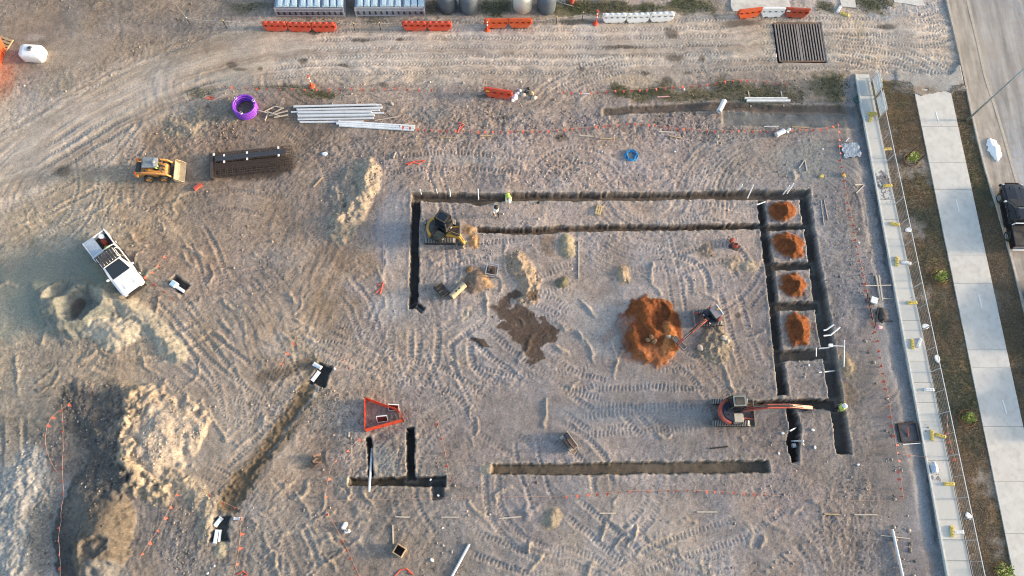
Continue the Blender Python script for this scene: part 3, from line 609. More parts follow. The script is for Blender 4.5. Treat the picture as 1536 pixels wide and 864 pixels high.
# ---------------------------------------------------------------- mesh builder
class MB:
    def __init__(s): s.v = []; s.f = []
    def add(s, vs, fs):
        k = len(s.v); s.v += [tuple(p) for p in vs]; s.f += [tuple(i + k for i in q) for q in fs]; return s
    def box(s, c, d, rz=0.0, ry=0.0, rx=0.0, taper=1.0):
        M = Matrix.Rotation(rz, 3, 'Z') @ Matrix.Rotation(ry, 3, 'Y') @ Matrix.Rotation(rx, 3, 'X'); c = Vector(c); vs = []
        for z in (-1, 1):
            k = taper if z > 0 else 1
            for (x, y) in ((-1, -1), (1, -1), (1, 1), (-1, 1)): vs.append(c + M @ Vector((x * d[0] / 2 * k, y * d[1] / 2 * k, z * d[2] / 2)))
        return s.add(vs, [(3, 2, 1, 0), (4, 5, 6, 7), (0, 1, 5, 4), (1, 2, 6, 5), (2, 3, 7, 6), (3, 0, 4, 7)])
    def loft(s, secs, cap=True):
        n = len(secs[0]); vs = [p for q in secs for p in q]; fs = []
        for i in range(len(secs) - 1):
            for k in range(n): fs.append((i * n + k, i * n + (k + 1) % n, (i + 1) * n + (k + 1) % n, (i + 1) * n + k))
        if cap: fs.append(tuple(range(n))[::-1]); fs.append(tuple((len(secs) - 1) * n + k for k in range(n)))
        return s.add(vs, fs)
    def tube(s, P, r, n=8, cap=True):
        P = [Vector(p) for p in P]; rr = r if isinstance(r, (list, tuple)) else [r] * len(P); secs = []
        up = Vector((0, 0, 1))
        for i, p in enumerate(P):
            t = (P[min(i + 1, len(P) - 1)] - P[max(i - 1, 0)]).normalized()
            a = t.cross(up)
            if a.length < .05: a = t.cross(Vector((1, 0, 0)))
            a.normalize(); b = t.cross(a)
            secs.append([p + (a * math.cos(2 * math.pi * k / n) + b * math.sin(2 * math.pi * k / n)) * rr[i] for k in range(n)])
        return s.loft(secs, cap)
    def bar(s, a, b, w, h=None):
        """square bar from a to b"""
        a = Vector(a); b = Vector(b); t = (b - a).normalized(); u = t.cross(Vector((0, 0, 1)))
        if u.length < .05: u = Vector((1, 0, 0))
        u.normalize(); v = t.cross(u); h = h or w
        q = [(-w / 2, -h / 2), (w / 2, -h / 2), (w / 2, h / 2), (-w / 2, h / 2)]
        return s.loft([[p + u * x + v * y for (x, y) in q] for p in (a, b)])
    def prism(s, poly, z0, z1):
        return s.loft([[(x, y, z0) for (x, y) in poly], [(x, y, z1) for (x, y) in poly]])
    def prism_y(s, poly, y0, y1):
        """profile in x,z pushed along y"""
        return s.loft([[(x, y0, z) for (x, z) in poly], [(x, y1, z) for (x, z) in poly]])
    def ring(s, prof, n=20, c=(0, 0, 0)):
        """lathe of an (r, z) profile about z"""
        vs = []; fs = []; m = len(prof)
        for k in range(n):
            a = 2 * math.pi * k / n
            for (r, z) in prof: vs.append((c[0] + r * math.cos(a), c[1] + r * math.sin(a), c[2] + z))
        for k in range(n):
            for i in range(m - 1): fs.append((k * m + i, ((k + 1) % n) * m + i, ((k + 1) % n) * m + i + 1, k * m + i + 1))
        return s.add(vs, fs)
    def build(s, name, m, parent=None, bevel=0.0, smooth=False, loc=None, rz=0.0):
        me = bpy.data.meshes.new(name); me.from_pydata([tuple(p) for p in s.v], [], s.f)
        bm = bmesh.new(); bm.from_mesh(me); bmesh.ops.recalc_face_normals(bm, faces=bm.faces)
        if bevel:
            ed = [e for e in bm.edges if len(e.link_faces) == 2 and e.calc_face_angle(0) > .6]
            bmesh.ops.bevel(bm, geom=ed, offset=bevel, segments=2, affect='EDGES', clamp_overlap=True)
        if smooth:
            for f in bm.faces: f.smooth = True
        bm.to_mesh(me); bm.free(); me.materials.append(m)
        o = bpy.data.objects.new(name, me); COL.objects.link(o)
        if parent is not None: o.parent = parent
        if loc is not None: o.location = loc
        if rz: o.rotation_euler.z = rz
        return o
def thing(name, label, cat, loc=(0, 0, 0), rz=0.0, group=None):
    o = bpy.data.objects.new(name, None); COL.objects.link(o); o.empty_display_size = .2
    o.location = loc; o.rotation_euler = (0, 0, rz); o['label'] = label; o['category'] = cat
    if group: o['group'] = group
    return o
def tag(o, label, cat, group=None):
    o['label'] = label; o['category'] = cat
    if group: o['group'] = group
    return o
def share(src, parent, loc=None, rot=None, scale=None):
    o = bpy.data.objects.new(src.name.split('.')[0], src.data); COL.objects.link(o); o.parent = parent
    if loc is not None: o.location = loc
    if rot is not None: o.rotation_euler = rot
    if scale is not None: o.scale = scale
    return o
def copy_tree(o, parent=None):
    c = o.copy(); COL.objects.link(c); c.parent = parent
    for ch in list(o.children): copy_tree(ch, c)
    return c
def ang(p, q):
    a, b = g(*p), g(*q); return math.atan2(b[1] - a[1], b[0] - a[0])
def dist(p, q): return float(np.linalg.norm(g(*q) - g(*p)))
ORD_W = ['first', 'second', 'third', 'fourth', 'fifth', 'sixth', 'seventh', 'eighth', 'ninth', 'tenth', 'eleventh', 'twelfth', 'thirteenth', 'fourteenth', 'fifteenth', 'sixteenth']

# ---------------------------------------------------------------- materials
M_CONC = mat('concrete', (.58, .565, .51), .85, var=.10, scale=2.2, bump=.15, dirt=.25)
M_FOOT = mat('footpath_concrete', (.59, .575, .53), .85, var=.10, scale=1.1, bump=.1, dirt=.34)
M_FOOT2 = mat('footpath_concrete_warm', (.60, .575, .52), .85, var=.10, scale=1.1, bump=.1, dirt=.38)
M_KERB = mat('kerb_concrete', (.50, .46, .40), .85, var=.12, scale=3, dirt=.3)
M_WHITE = mat('white_plastic', (.80, .80, .79), .45, var=.04, dirt=.12)
M_WPAINT = mat('white_paint', (.82, .82, .81), .25, var=.02, scale=2, coat=.5)
M_LINE = mat('white_marking', (.75, .75, .73), .7, var=.1, scale=20)
M_RED = mat('barrier_red', (.60, .075, .035), .55, var=.16, scale=3, dirt=.38)
M_ORNG = mat('barrier_orange', (.64, .105, .03), .55, var=.16, scale=3, dirt=.36)
M_YEL = mat('excavator_yellow', (.60, .33, .045), .4, var=.12, scale=3, dirt=.45)
M_MRED = mat('machine_red', (.52, .10, .065), .4, var=.12, scale=3, dirt=.35)
M_TANM = mat('loader_orange', (.52, .25, .075), .5, var=.15, scale=3, dirt=.5)
M_BLACK = mat('black_rubber', (.025, .025, .027), .7, var=.2, dirt=.25)
M_DARK = mat('dark_steel', (.045, .043, .042), .55, var=.2, dirt=.4)
M_NAVY = mat('dark_navy_cover', (.028, .036, .055), .4, var=.2, dirt=.2)
M_GLASS = mat('tinted_glass', (.012, .018, .026), .06, spec=.6, var=.02)
M_GREYM = mat('grey_metal', (.30, .31, .32), .4, metal=.4, var=.1, dirt=.3)
M_STEEL = mat('worn_steel', (.36, .34, .31), .35, metal=.7, var=.15, dirt=.4)
M_RUST = mat('rusty_bar', (.22, .135, .095), .75, var=.3, scale=9)
M_TIMB = mat('timber', (.42, .31, .19), .8, var=.2, scale=9)
M_PALE = mat('pale_timber', (.50, .44, .36), .8, var=.15, scale=9)
M_PVC = mat('pvc_grey', (.60, .63, .66), .4, var=.05, dirt=.15)
M_GALV = mat('galvanised', (.48, .50, .52), .45, metal=.5, var=.1)
M_FLAG = mat('bunting_orange', (.62, .11, .065), .7, var=.15)
M_CORD = mat('bunting_cord', (.45, .28, .2), .8)
M_YPL = mat('yellow_plastic', (.66, .50, .12), .6, var=.12, dirt=.3)
M_PURP = mat('purple_pipe', (.24, .06, .50), .4, var=.12)
M_BLUE = mat('blue_hose', (.035, .24, .50), .45, var=.2)
M_GREEN = mat('green_hose', (.04, .15, .13), .5, var=.2)
M_HIVIS = mat('hi_vis_yellow', (.50, .68, .12), .7, var=.1)
M_SKIN = mat('skin', (.42, .25, .17), .6)
M_CLOTH = mat('navy_workwear', (.035, .04, .055), .85, var=.2)
M_BPAINT = mat('black_paint', (.012, .013, .016), .18, var=.1, coat=.6)
M_TYRE = mat('tyre', (.03, .029, .028), .85, var=.2, dirt=.35)
M_RIM = mat('wheel_rim', (.38, .38, .38), .35, metal=.7, dirt=.3)
M_TANK = mat('tank_slate', (.10, .125, .15), .5, var=.06, scale=2)
M_TANKB = mat('tank_cream', (.66, .64, .56), .5, var=.04, scale=2)
M_PBLUE = mat('pale_blue_panel', (.46, .58, .65), .5, var=.06, scale=4, dirt=.15)
M_ROOT = mat('lime_white', (.85, .86, .86), .8, var=.03, bump=.4)
M_LITE = mat('lamp_red', (.5, .02, .02), .3); M_HEAD = mat('headlamp', (.7, .72, .74), .15)
M_ASPH = mat('asphalt', (.29, .295, .305), .9, var=.14, scale=.5, bump=.3, dirt=.6)
M_LANE = mat('lane_concrete', (.36, .325, .285), .9, var=.16, scale=1.1, bump=.2, dirt=.5)
M_BARK = mat('stake_dark', (.05, .04, .035), .8); M_LEAF = mat('sapling_leaf', (.16, .22, .025), .6, var=.3)
M_LEAFB = mat('weed_leaf', (.05, .075, .025), .7, var=.35)

M_REBAR = mat('dark_rebar', (.075, .055, .045), .7, var=.3, scale=9)
# ---------------------------------------------------------------- street side: strip, footpath, kerb, lane, road
def slab_row(name, label, La, Lb, cuts, z, th, mats, gap=.014, parent_kind='structure'):
    root = bpy.data.objects.new(name, None); COL.objects.link(root); root['kind'] = parent_kind; root['label'] = label
    for i in range(len(cuts) - 1):
        y0, y1 = cuts[i], cuts[i + 1]
        q = [g(line_at(*La, y0), y0), g(line_at(*Lb, y0 + .0), y0), g(line_at(*Lb, y1), y1), g(line_at(*La, y1), y1)]
        c = sum(q) / 4; e = (q[3] - q[0]); e /= np.linalg.norm(e)
        q = [q[0] + e * gap / 2, q[1] + e * gap / 2, q[2] - e * gap / 2, q[3] - e * gap / 2]
        zz = z + random.uniform(-.006, .006)
        m = MB().prism([(p[0] - c[0], p[1] - c[1]) for p in q][::-1], -th, zz)
        o = m.build('slab', mats[i % len(mats)] if not callable(mats) else mats(y0), root, bevel=.012)
        o.location = (c[0], c[1], 0)
    return root
_cuts = [112]
while _cuts[-1] < 900: _cuts.append(_cuts[-1] + random.choice((29, 30, 31, 32)))
strip = slab_row('concrete_strip', 'narrow pale concrete strip of slabs beside the temporary fence', SLAB_L, SLAB_R, _cuts, .085, .5, [M_CONC, mat('concrete_b', (.62, .60, .54), .85, var=.1, scale=2.5, dirt=.3), mat('concrete_c', (.54, .54, .505), .85, var=.12, scale=2.2, dirt=.3)])
kb = MB()
_a = gl([(line_at(*SLAB_L, 112), 112), (line_at(*SLAB_L, 900), 900)])
for k in range(2): pass
kb.bar((_a[0][0], _a[0][1], .06), (_a[1][0], _a[1][1], .06), .13, .16)
edge_o = kb.build('edge_beam', M_WHITE if False else mat('edge_beam', (.66, .65, .60), .8, var=.08, dirt=.2), strip, bevel=.015)
FCUT = [134, 190, 244, 285, 383, 426, 524, 552, 640, 722, 800, 880]
footpath = slab_row('footpath', 'wide pale concrete footpath with white centre dashes', FOOT_L, FOOT_R, FCUT, .06, .3, lambda y: M_FOOT2 if y in (383, 640) else M_FOOT)
for (a, b) in [((1403, 168), (1407, 182)), ((1433, 299), (1438, 318)), ((1467, 442), (1472, 463)), ((1503, 600), (1509, 621))]:
    A, B = g(*a), g(*b); e = (B - A) / np.linalg.norm(B - A); n = np.array([-e[1], e[0]]) * .05
    MB().prism([tuple(A + n), tuple(A - n), tuple(B - n), tuple(B + n)], .069, .074).build('dash_marking', M_LINE, footpath)
# muddy tongue over the footpath mouth and the two path ends north of the drive
def sheet(name, poly, z, m, label, parent=None, th=.12):
    P = gl(poly); o = MB().prism([tuple(p) for p in P], z - th, z).build(name, m, parent)
    if parent is None: o['kind'] = 'structure'; o['label'] = label
    return o
sheet('pavement_end', [(1255, -20), (1279, -20), (1284, 12), (1262, 10)], .06, M_FOOT2, 'short pale concrete pavement end north of the drive')
sheet('footpath_end', [(1336, -20), (1376, -20), (1386, 7), (1376, 9), (1360, 6), (1341, 4)], .06, M_FOOT, 'footpath end cut off by the muddy drive')
sheet('concrete_pad', [(1096, -20), (1180, -20), (1185, 10), (1180, 17), (1100, 17), (1096, 10)], .05, M_FOOT2, 'pale concrete pad behind the red and white barriers')
# parking lane, edge strip, kerb and road
def ribbon(name, Pa, Pb, z, m, label, th=.3):
    n = 60
    def res(P):
        P = np.array(P); s = np.r_[0, np.cumsum(np.linalg.norm(np.diff(P, axis=0), axis=1))]; t = np.linspace(0, s[-1], n); return np.stack([np.interp(t, s, P[:, 0]), np.interp(t, s, P[:, 1])], 1)
    A, B = res(Pa), res(Pb); secs = [[(A[i][0], A[i][1], z), (B[i][0], B[i][1], z), (B[i][0], B[i][1], z - th), (A[i][0], A[i][1], z - th)] for i in range(n)]
    o = MB().loft(secs).build(name, m); o['kind'] = 'structure'; o['label'] = label; return o
KPn = smooth_line(gl(KERB), 8); EPn = smooth_line(gl(EDGE), 8)
def extend(P, L=300.0):
    P = [np.array(p) for p in P]; d0 = P[0] - P[3]; d0 /= np.linalg.norm(d0); d1 = P[-1] - P[-4]; d1 /= np.linalg.norm(d1)
    return [P[0] + d0 * L] + P + [P[-1] + d1 * L]
far = [p + np.array([260.0, 0]) for p in extend(EPn)]
ribbon('parking_lane', extend(offset_line(KPn, .02)), extend(EPn), .0, M_LANE, 'brown-grey parking lane between kerb and road')
ribbon('road', extend(EPn), far, -.012, M_ASPH, 'dusty grey asphalt road at the right edge')
kroot = bpy.data.objects.new('kerb', None); COL.objects.link(kroot); kroot['kind'] = 'structure'; kroot['label'] = 'pale concrete kerb along the grass verge'
_ks = np.r_[0, np.cumsum([np.linalg.norm(KPn[i + 1] - KPn[i]) for i in range(len(KPn) - 1)])]
_kx = [p[0] for p in KPn]; _ky = [p[1] for p in KPn]
for _d in np.arange(0, _ks[-1] - 2.4, 2.4):
    q = [np.array([np.interp(_d + e, _ks, _kx), np.interp(_d + e, _ks, _ky)]) for e in (.008, 1.2, 2.392)]; L_, R_ = offset_line(q, -.09), offset_line(q, .09)
    MB().loft([[(l[0], l[1], -.2), (r[0], r[1], -.2), (r[0], r[1], .10), (l[0], l[1], .10)] for l, r in zip(L_, R_)]).build('kerb_stone', M_KERB, kroot, bevel=.012)
def streaks(m, sc):
    nt = m.node_tree; N, L = nt.nodes, nt.links; b = N['Principled BSDF']; src = b.inputs['Base Color'].links[0].from_socket
    tc = N.new('ShaderNodeTexCoord'); mp = N.new('ShaderNodeMapping'); mp.inputs['Scale'].default_value = sc; mp.inputs['Rotation'].default_value = (0, 0, R(-14)); nz = N.new('ShaderNodeTexNoise'); nz.inputs['Scale'].default_value = 1; nz.inputs['Detail'].default_value = 7; nz.inputs['Roughness'].default_value = .6
    L.new(tc.outputs['Object'], mp.inputs['Vector']); L.new(mp.outputs[0], nz.inputs['Vector']); mr = N.new('ShaderNodeMapRange'); mr.inputs[1].default_value = .3; mr.inputs[2].default_value = .7; mr.inputs[3].default_value = .68; mr.inputs[4].default_value = 1.32; L.new(nz.outputs['Fac'], mr.inputs[0])
    mx = N.new('ShaderNodeMix'); mx.data_type = 'RGBA'; mx.blend_type = 'MULTIPLY'; mx.inputs[0].default_value = 1; L.new(src, mx.inputs[6]); L.new(mr.outputs[0], mx.inputs[7]); L.new(mx.outputs[2], b.inputs['Base Color'])
def tracked_dust(m, c, rad):
    # soil carried out of the drive mouth by tyres: a ragged film that thins with distance
    nt = m.node_tree; N, L = nt.nodes, nt.links; b = N['Principled BSDF']; src = b.inputs['Base Color'].links[0].from_socket
    tc = N.new('ShaderNodeTexCoord'); vm = N.new('ShaderNodeVectorMath'); vm.operation = 'DISTANCE'; vm.inputs[1].default_value = (c[0], c[1], 0); L.new(tc.outputs['Object'], vm.inputs[0])
    nz = N.new('ShaderNodeTexNoise'); nz.inputs['Scale'].default_value = .7; nz.inputs['Detail'].default_value = 7; L.new(tc.outputs['Object'], nz.inputs['Vector'])
    ma = N.new('ShaderNodeMath'); ma.operation = 'MULTIPLY_ADD'; ma.inputs[1].default_value = 9; L.new(nz.outputs['Fac'], ma.inputs[0]); L.new(vm.outputs['Value'], ma.inputs[2])
    mr = N.new('ShaderNodeMapRange'); mr.inputs[1].default_value = 3; mr.inputs[2].default_value = rad; mr.inputs[3].default_value = .85; mr.inputs[4].default_value = 0; L.new(ma.outputs[0], mr.inputs[0])
    mx = N.new('ShaderNodeMix'); mx.data_type = 'RGBA'; mx.inputs[7].default_value = (.36, .31, .25, 1); L.new(mr.outputs[0], mx.inputs[0]); L.new(src, mx.inputs[6]); L.new(mx.outputs[2], b.inputs['Base Color'])
tracked_dust(M_ASPH, g(1440, 75), 14); tracked_dust(M_LANE, g(1440, 75), 16); tracked_dust(M_KERB, g(1440, 75), 12)
streaks(M_ASPH, (1.6, .16, 1)); streaks(M_LANE, (2.2, .35, 1))
kerb = MB(); secs = []
for p, q in zip(offset_line(EPn, -.11), offset_line(EPn, .11)): secs.append([(p[0], p[1], -.2), (q[0], q[1], -.2), (q[0], q[1], .012), (p[0], p[1], .012)])
o = kerb.loft(secs).build('road_edge_strip', mat('edge_strip', (.44, .385, .31), .85, var=.12, dirt=.3), None); o['kind'] = 'structure'; o['label'] = 'pale flush concrete edge strip between lane and asphalt'

# ---------------------------------------------------------------- stuff: clods and stones, grass
def scatter_rocks(name, label, n, pick, size, tint, seed):
    r = np.random.default_rng(seed); pts = []
    x = r.uniform(FX0, FX1, n * 6); y = r.uniform(FY0, FY1, n * 6); w = pick(x, y); keep = r.uniform(0, 1, n * 6) < w
    x, y = x[keep][:n], y[keep][:n]; n = len(x)
    s = size[0] * (size[1] / size[0]) ** (r.uniform(0, 1, n) ** 3.2)
    base = np.array([(1, 0, 0), (-.9, .2, 0), (0, 1, .1), (.1, -1, 0), (0, 0, .9), (.5, .6, .5), (-.5, -.5, .55), (0, 0, -.6)])
    # convex-ish lump: 6 rim points, top, bottom
    a = np.arange(6) * math.pi / 3
    base = np.concatenate([np.stack([np.cos(a), np.sin(a), 0 * a], 1), [[.1, .1, .75], [0, 0, -.5]]])
    fc = [(k, (k + 1) % 6, 6) for k in range(6)] + [((k + 1) % 6, k, 7) for k in range(6)]
    V = base[None] * s[:, None, None] * (1 + r.uniform(-.38, .38, (n, 8, 3)))
    th = r.uniform(0, 6.28, n); c, sn = np.cos(th)[:, None], np.sin(th)[:, None]
    X = V[..., 0] * c - V[..., 1] * sn; Y = V[..., 0] * sn + V[..., 1] * c
    z = Hs(x, y)
    V = np.stack([X + x[:, None], Y + y[:, None], V[..., 2] + z[:, None] + s[:, None] * .18], -1)
    Fq = (np.array(fc)[None] + (np.arange(n) * 8)[:, None, None]).reshape(-1, 3)
    me = bpy.data.meshes.new(name); me.vertices.add(n * 8); me.vertices.foreach_set('co', V.astype(np.float32).ravel())
    me.loops.add(Fq.size); me.loops.foreach_set('vertex_index', Fq.ravel().astype(np.int32)); me.polygons.add(len(Fq)); me.polygons.foreach_set('loop_start', np.arange(0, Fq.size, 3, dtype=np.int32)); me.update(calc_edges=True)
    i = np.clip(np.searchsorted(XS, x), 0, NXX - 1); j = np.clip(np.searchsorted(YS, y), 0, NYY - 1)
    col = tint(C[j, i], r, n); set_attr(me, np.repeat(col, 8, 0), 0)
    o = bpy.data.objects.new(name, me); COL.objects.link(o); me.materials.append(SOILMAT); o['kind'] = 'stuff'; o['label'] = label; return o
def at_grid(A, x, y):
    i = np.clip(np.searchsorted(XS, x), 0, NXX - 1); j = np.clip(np.searchsorted(YS, y), 0, NYY - 1); return A[j, i]
_clump = lambda x, y: sstep(-.1, .45, vnoise(x, y, .35, 301) + .4 * vnoise(x, y, 1.2, 302))
scatter_rocks('soil_clods', 'loose clods of soil scattered over the site', 26000, lambda x, y: np.clip(at_grid(ROUGH, x, y) - .35, 0, 1.6) ** 1.5 * (.04 + .7 * _clump(x, y) ** 2), (.02, .11), lambda c, r, n: c * r.uniform(.7, 1.25, (n, 1)), 1)
scatter_rocks('pale_stones', 'small pale stones lying on the soil', 12000, lambda x, y: np.clip(at_grid(ROUGH, x, y) - .5, 0, 2.2) ** 2 * .18 * (.2 + _clump(y, x)), (.018, .065), lambda c, r, n: np.array((.46, .40, .34)) * r.uniform(.6, 1.4, (n, 1)) * (1 + r.uniform(-.06, .06, (n, 3))), 2)
def near_line(pts, w):
    P = gl(pts); return lambda x, y: 1 - sstep(w * .5, w, seg_dist(P, x, y)[0])
_l1 = near_line([(1290, 400), (1300, 480), (1318, 560), (1335, 640), (1342, 700)], .7); _l2 = near_line([(1345, 760), (1352, 800), (1358, 870)], 1.2); _l3 = near_line([(1383, 545), (1395, 600)], .6); _l4 = near_line([(1398, 720), (1415, 800), (1425, 870)], .5)
scatter_rocks('rubble', 'grey rubble heaped along the foot of the concrete strip', 5200, lambda x, y: .9 * np.maximum(np.maximum(_l1(x, y) * .6, _l2(x, y)), np.maximum(_l3(x, y), _l4(x, y) * .7)) , (.03, .16), lambda c, r, n: np.array((.23, .205, .175)) * r.uniform(.5, 1.8, (n, 1)), 3)

def blades(name, label, n, pick, h, cols, seed, m_name):
    r = np.random.default_rng(seed); x = r.uniform(FX0, FX1, n * 30); y = r.uniform(FY0, FY1, n * 30); keep = r.uniform(0, 1, n * 30) < pick(x, y); x, y = x[keep][:n], y[keep][:n]; n = len(x)
    z = Hs(x, y); th = r.uniform(0, 6.28, n); L = r.uniform(h[0], h[1], n); ln = r.uniform(.3, 1.3, n) * L; w = r.uniform(.012, .03, n)
    p0 = np.stack([x - np.sin(th) * w, y + np.cos(th) * w, z - .02], 1); p1 = np.stack([x + np.sin(th) * w, y - np.cos(th) * w, z - .02], 1); p2 = np.stack([x + np.cos(th) * ln, y + np.sin(th) * ln, z + L * .7], 1)
    V = np.stack([p0, p1, p2], 1).reshape(-1, 3)
    me = bpy.data.meshes.new(name); me.vertices.add(n * 3); me.vertices.foreach_set('co', V.astype(np.float32).ravel()); me.loops.add(n * 3); me.loops.foreach_set('vertex_index', np.arange(n * 3, dtype=np.int32)); me.polygons.add(n); me.polygons.foreach_set('loop_start', np.arange(0, n * 3, 3, dtype=np.int32)); me.update(calc_edges=True)
    zn = np.clip((vnoise(x, y, .33, 501) + .35 * vnoise(x, y, 1.4, 502)) * 1.6 + .5, 0, .999); cc = np.array(cols)[np.clip((zn * len(cols) + r.normal(0, .8, n)).astype(int), 0, len(cols) - 1)] * r.uniform(.6, 1.3, (n, 1)); set_attr(me, np.repeat(cc, 3, 0), 0)
    o = bpy.data.objects.new(name, me); COL.objects.link(o); me.materials.append(SOILMAT); o['kind'] = 'stuff'; o['label'] = label; return o
_sRl = SL_R; _fL = gl([FOOT_L[0], FOOT_L[1]]); _fR = gl([FOOT_R[0], FOOT_R[1]])
def east_of(P, x, y):
    a, b = P; e = b - a; s = (e[0] * (y - a[1]) - e[1] * (x - a[0])) / np.linalg.norm(e); return s
_sg = np.sign(east_of(_fL, np.array([g(1450, 400)[0]]), np.array([g(1450, 400)[1]]))[0])
def verge_pick(x, y):
    a = east_of(_sRl, x, y) * _sg; b = east_of(_fL, x, y) * _sg; c = east_of(_fR, x, y) * _sg; d, al, sd, _ = seg_dist(KPn, x, y); dk = d * sd * np.sign(_k[2][0])
    s = (y < yt - .6 + 1.2 * vnoise(x, y, 1.0, 5))
    m = (((a > .05 + .25 * np.abs(vnoise(x, y, 1.5, 411))) & (b < -.03)) | ((c > .03) & (dk < -.12))) & s
    bald = sstep(.05, .40, vnoise(x, y, .38, 214) + .35 * vnoise(x, y, 2.2, 215))
    return m * (1 - .85 * bald)
blades('verge_grass', 'dry brown grass on the verges beside the footpath', 60000, verge_pick, (.05, .16), [(.085, .105, .05), (.12, .12, .06), (.15, .12, .065), (.20, .14, .08), (.26, .165, .095), (.30, .21, .13)], 7, 'verge')
_GW = [(g(a, b), rx / ppm(a, b), ry / ppm(a, b), den) for (a, b, rx, ry, rot, den, dry) in GRASS]
def weed_pick(x, y):
    m = np.zeros(x.shape)
    for (c, rx, ry, den) in _GW: m = np.maximum(m, den * (1 - sstep(.5, 1.1, np.hypot((x - c[0]) / rx, (y - c[1]) / ry) + .9 * vnoise(x, y, 1.3, 420))))
    d, al, sd, _ = seg_dist(KPn, x, y)
    return m * (d * sd * np.sign(_k[2][0]) < -.2)
blades('weed_grass', 'low green weeds and grass in patches at the top of the site', 30000, weed_pick, (.06, .22), [(.06, .085, .025), (.09, .11, .035), (.05, .07, .03), (.15, .13, .06), (.11, .10, .05)], 8, 'weeds')
# ================================================================ vehicles
def wheel(parent, c, r, w, rim=None, n=20):
    t = MB().ring([(r * .62, -w / 2), (r * .92, -w / 2), (r, -w * .32), (r, w * .32), (r * .92, w / 2), (r * .62, w / 2)], n).build('wheel', M_TYRE, parent, smooth=False)
    t.location = c; t.rotation_euler = (R(90), 0, 0)
    m = MB().ring([(.001, -w * .42), (r * .2, -w * .42), (r * .25, -w * .34), (r * .58, -w * .30), (r * .64, -w * .46), (r * .64, w * .46), (r * .58, w * .30), (r * .25, w * .34), (r * .2, w * .42), (.001, w * .42)], n).build('rim', rim or M_RIM, t)
    return t
def ute(name, label, loc, rz, paint_m, rack=False, tray_box=False, white_bar=False):
    t = thing(name, label, 'ute', loc, rz)
    b = MB()
    def sec(x, w, top, low=.42):
        return [(x, -w * .94, low), (x, -w, low + .16), (x, -w * 1.0, .86), (x, -w * .95, top - .02), (x, -w * .80, top + .03), (x, 0, top + .055), (x, w * .80, top + .03), (x, w * .95, top - .02), (x, w, .86), (x, w, low + .16), (x, w * .94, low)]
    b.loft([sec(-.80, .93, 1.06), sec(.9, .93, 1.05), sec(1.15, .925, 1.05), sec(1.7, .92, 1.02), sec(2.15, .90, .97), sec(2.45, .85, .90), sec(2.60, .74, .80)])
    body = b.build('body', paint_m, t, bevel=.0, smooth=False)
    for s in (-1, 1): MB().box((1.75, s * .38, 1.045), (1.1, .05, .03), ry=.06).build('bonnet_crease', paint_m, body)
    # tray
    tr = MB().box((-1.72, .87, .77), (1.84, .09, .66)).box((-1.72, -.87, .77), (1.84, .09, .66)).box((-2.60, 0, .76), (.08, 1.83, .62)).box((-.86, 0, .8), (.08, 1.64, .6)).build('tray_wall', paint_m, t, bevel=.02)
    MB().box((-1.72, 0, .56), (1.70, 1.64, .06)).build('tray_floor', M_DARK, t)
    # greenhouse
    def ringz(z, x0, x1, w, c=.12):
        return [(x0 + c, -w, z), (x1 - c, -w, z), (x1, -w + c, z), (x1, w - c, z), (x1 - c, w, z), (x0 + c, w, z), (x0, w - c, z), (x0, -w + c, z)]
    MB().loft([ringz(1.05, -.80, 1.18, .88), ringz(1.35, -.76, .76, .82), ringz(1.70, -.68, .28, .72), ringz(1.78, -.56, .12, .62)]).build('cab', paint_m, t, bevel=.03)
    def pane(nm, q):
        c = sum((Vector(p) for p in q), Vector()) / 4; n = (Vector(q[1]) - Vector(q[0])).cross(Vector(q[3]) - Vector(q[0])).normalized()
        a = [Vector(p) for p in q]; o = MB().loft([[p - n * .012 for p in a], [p + n * .014 for p in a]]).build(nm, M_GLASS, t); return o
    def fr(z): # front face x by height
        return np.interp(z, [1.05, 1.35, 1.70], [1.18, .76, .28])
    ws = [(fr(1.09), -.70, 1.09), (fr(1.09), .70, 1.09), (fr(1.66), .58, 1.66), (fr(1.66), -.58, 1.66)]
    ws = [(x + .03, y, z) for (x, y, z) in ws]; pane('windscreen', ws)
    pane('rear_window', [(-.80, .62, 1.12), (-.80, -.62, 1.12), (-.71, -.54, 1.62), (-.71, .54, 1.62)])
    for s in (-1, 1):
        def yy(z): return s * (np.interp(z, [1.05, 1.35, 1.70], [.88, .82, .72]) + .012)
        for x0, x1, x2, x3 in ((-.62, .10, .08, -.56), (.17, .86, .42, .15)):
            q = [(x0, yy(1.10), 1.10), (x1, yy(1.10), 1.10), (x2, yy(1.60), 1.60), (x3, yy(1.60), 1.60)]
            pane('side_window', q if s < 0 else q[::-1])
        MB().box((.98, s * 1.02, 1.12), (.12, .20, .18)).build('mirror', paint_m if not white_bar else M_WHITE, t, bevel=.03)
        for x in (-.1, .62): MB().box((x, s * .94, .93), (.16, .03, .03)).build('door_handle', M_GREYM, t)
        MB().box((2.46, s * .66, .80), (.24, .32, .14), rz=-s * .35).build('headlight', M_HEAD, t, bevel=.03)
        MB().box((-2.58, s * .84, .84), (.10, .14, .34)).build('tail_light', M_LITE, t, bevel=.01)
        for x in (-1.55, 1.62):
            w = wheel(t, (x, s * .82, .39), .39, .26)
            a = MB(); a.tube([(x + .46 * math.cos(k * math.pi / 8), s * .925, .42 + .46 * math.sin(k * math.pi / 8)) for k in range(9)], .035, 6).build('wheel_arch', M_BLACK, t)
        MB().box((.2, s * .94, .40), (2.1, .14, .06)).build('side_step', M_BLACK, t)
    MB().box((2.62, 0, .52), (.16, 1.66, .24)).box((2.68, 0, .78), (.06, 1.1, .16)).build('front_bumper', M_BLACK, t, bevel=.03)
    MB().box((-2.70, 0, .48), (.14, 1.6, .16)).build('rear_bumper', M_GREYM if not white_bar else M_WHITE, t, bevel=.03)
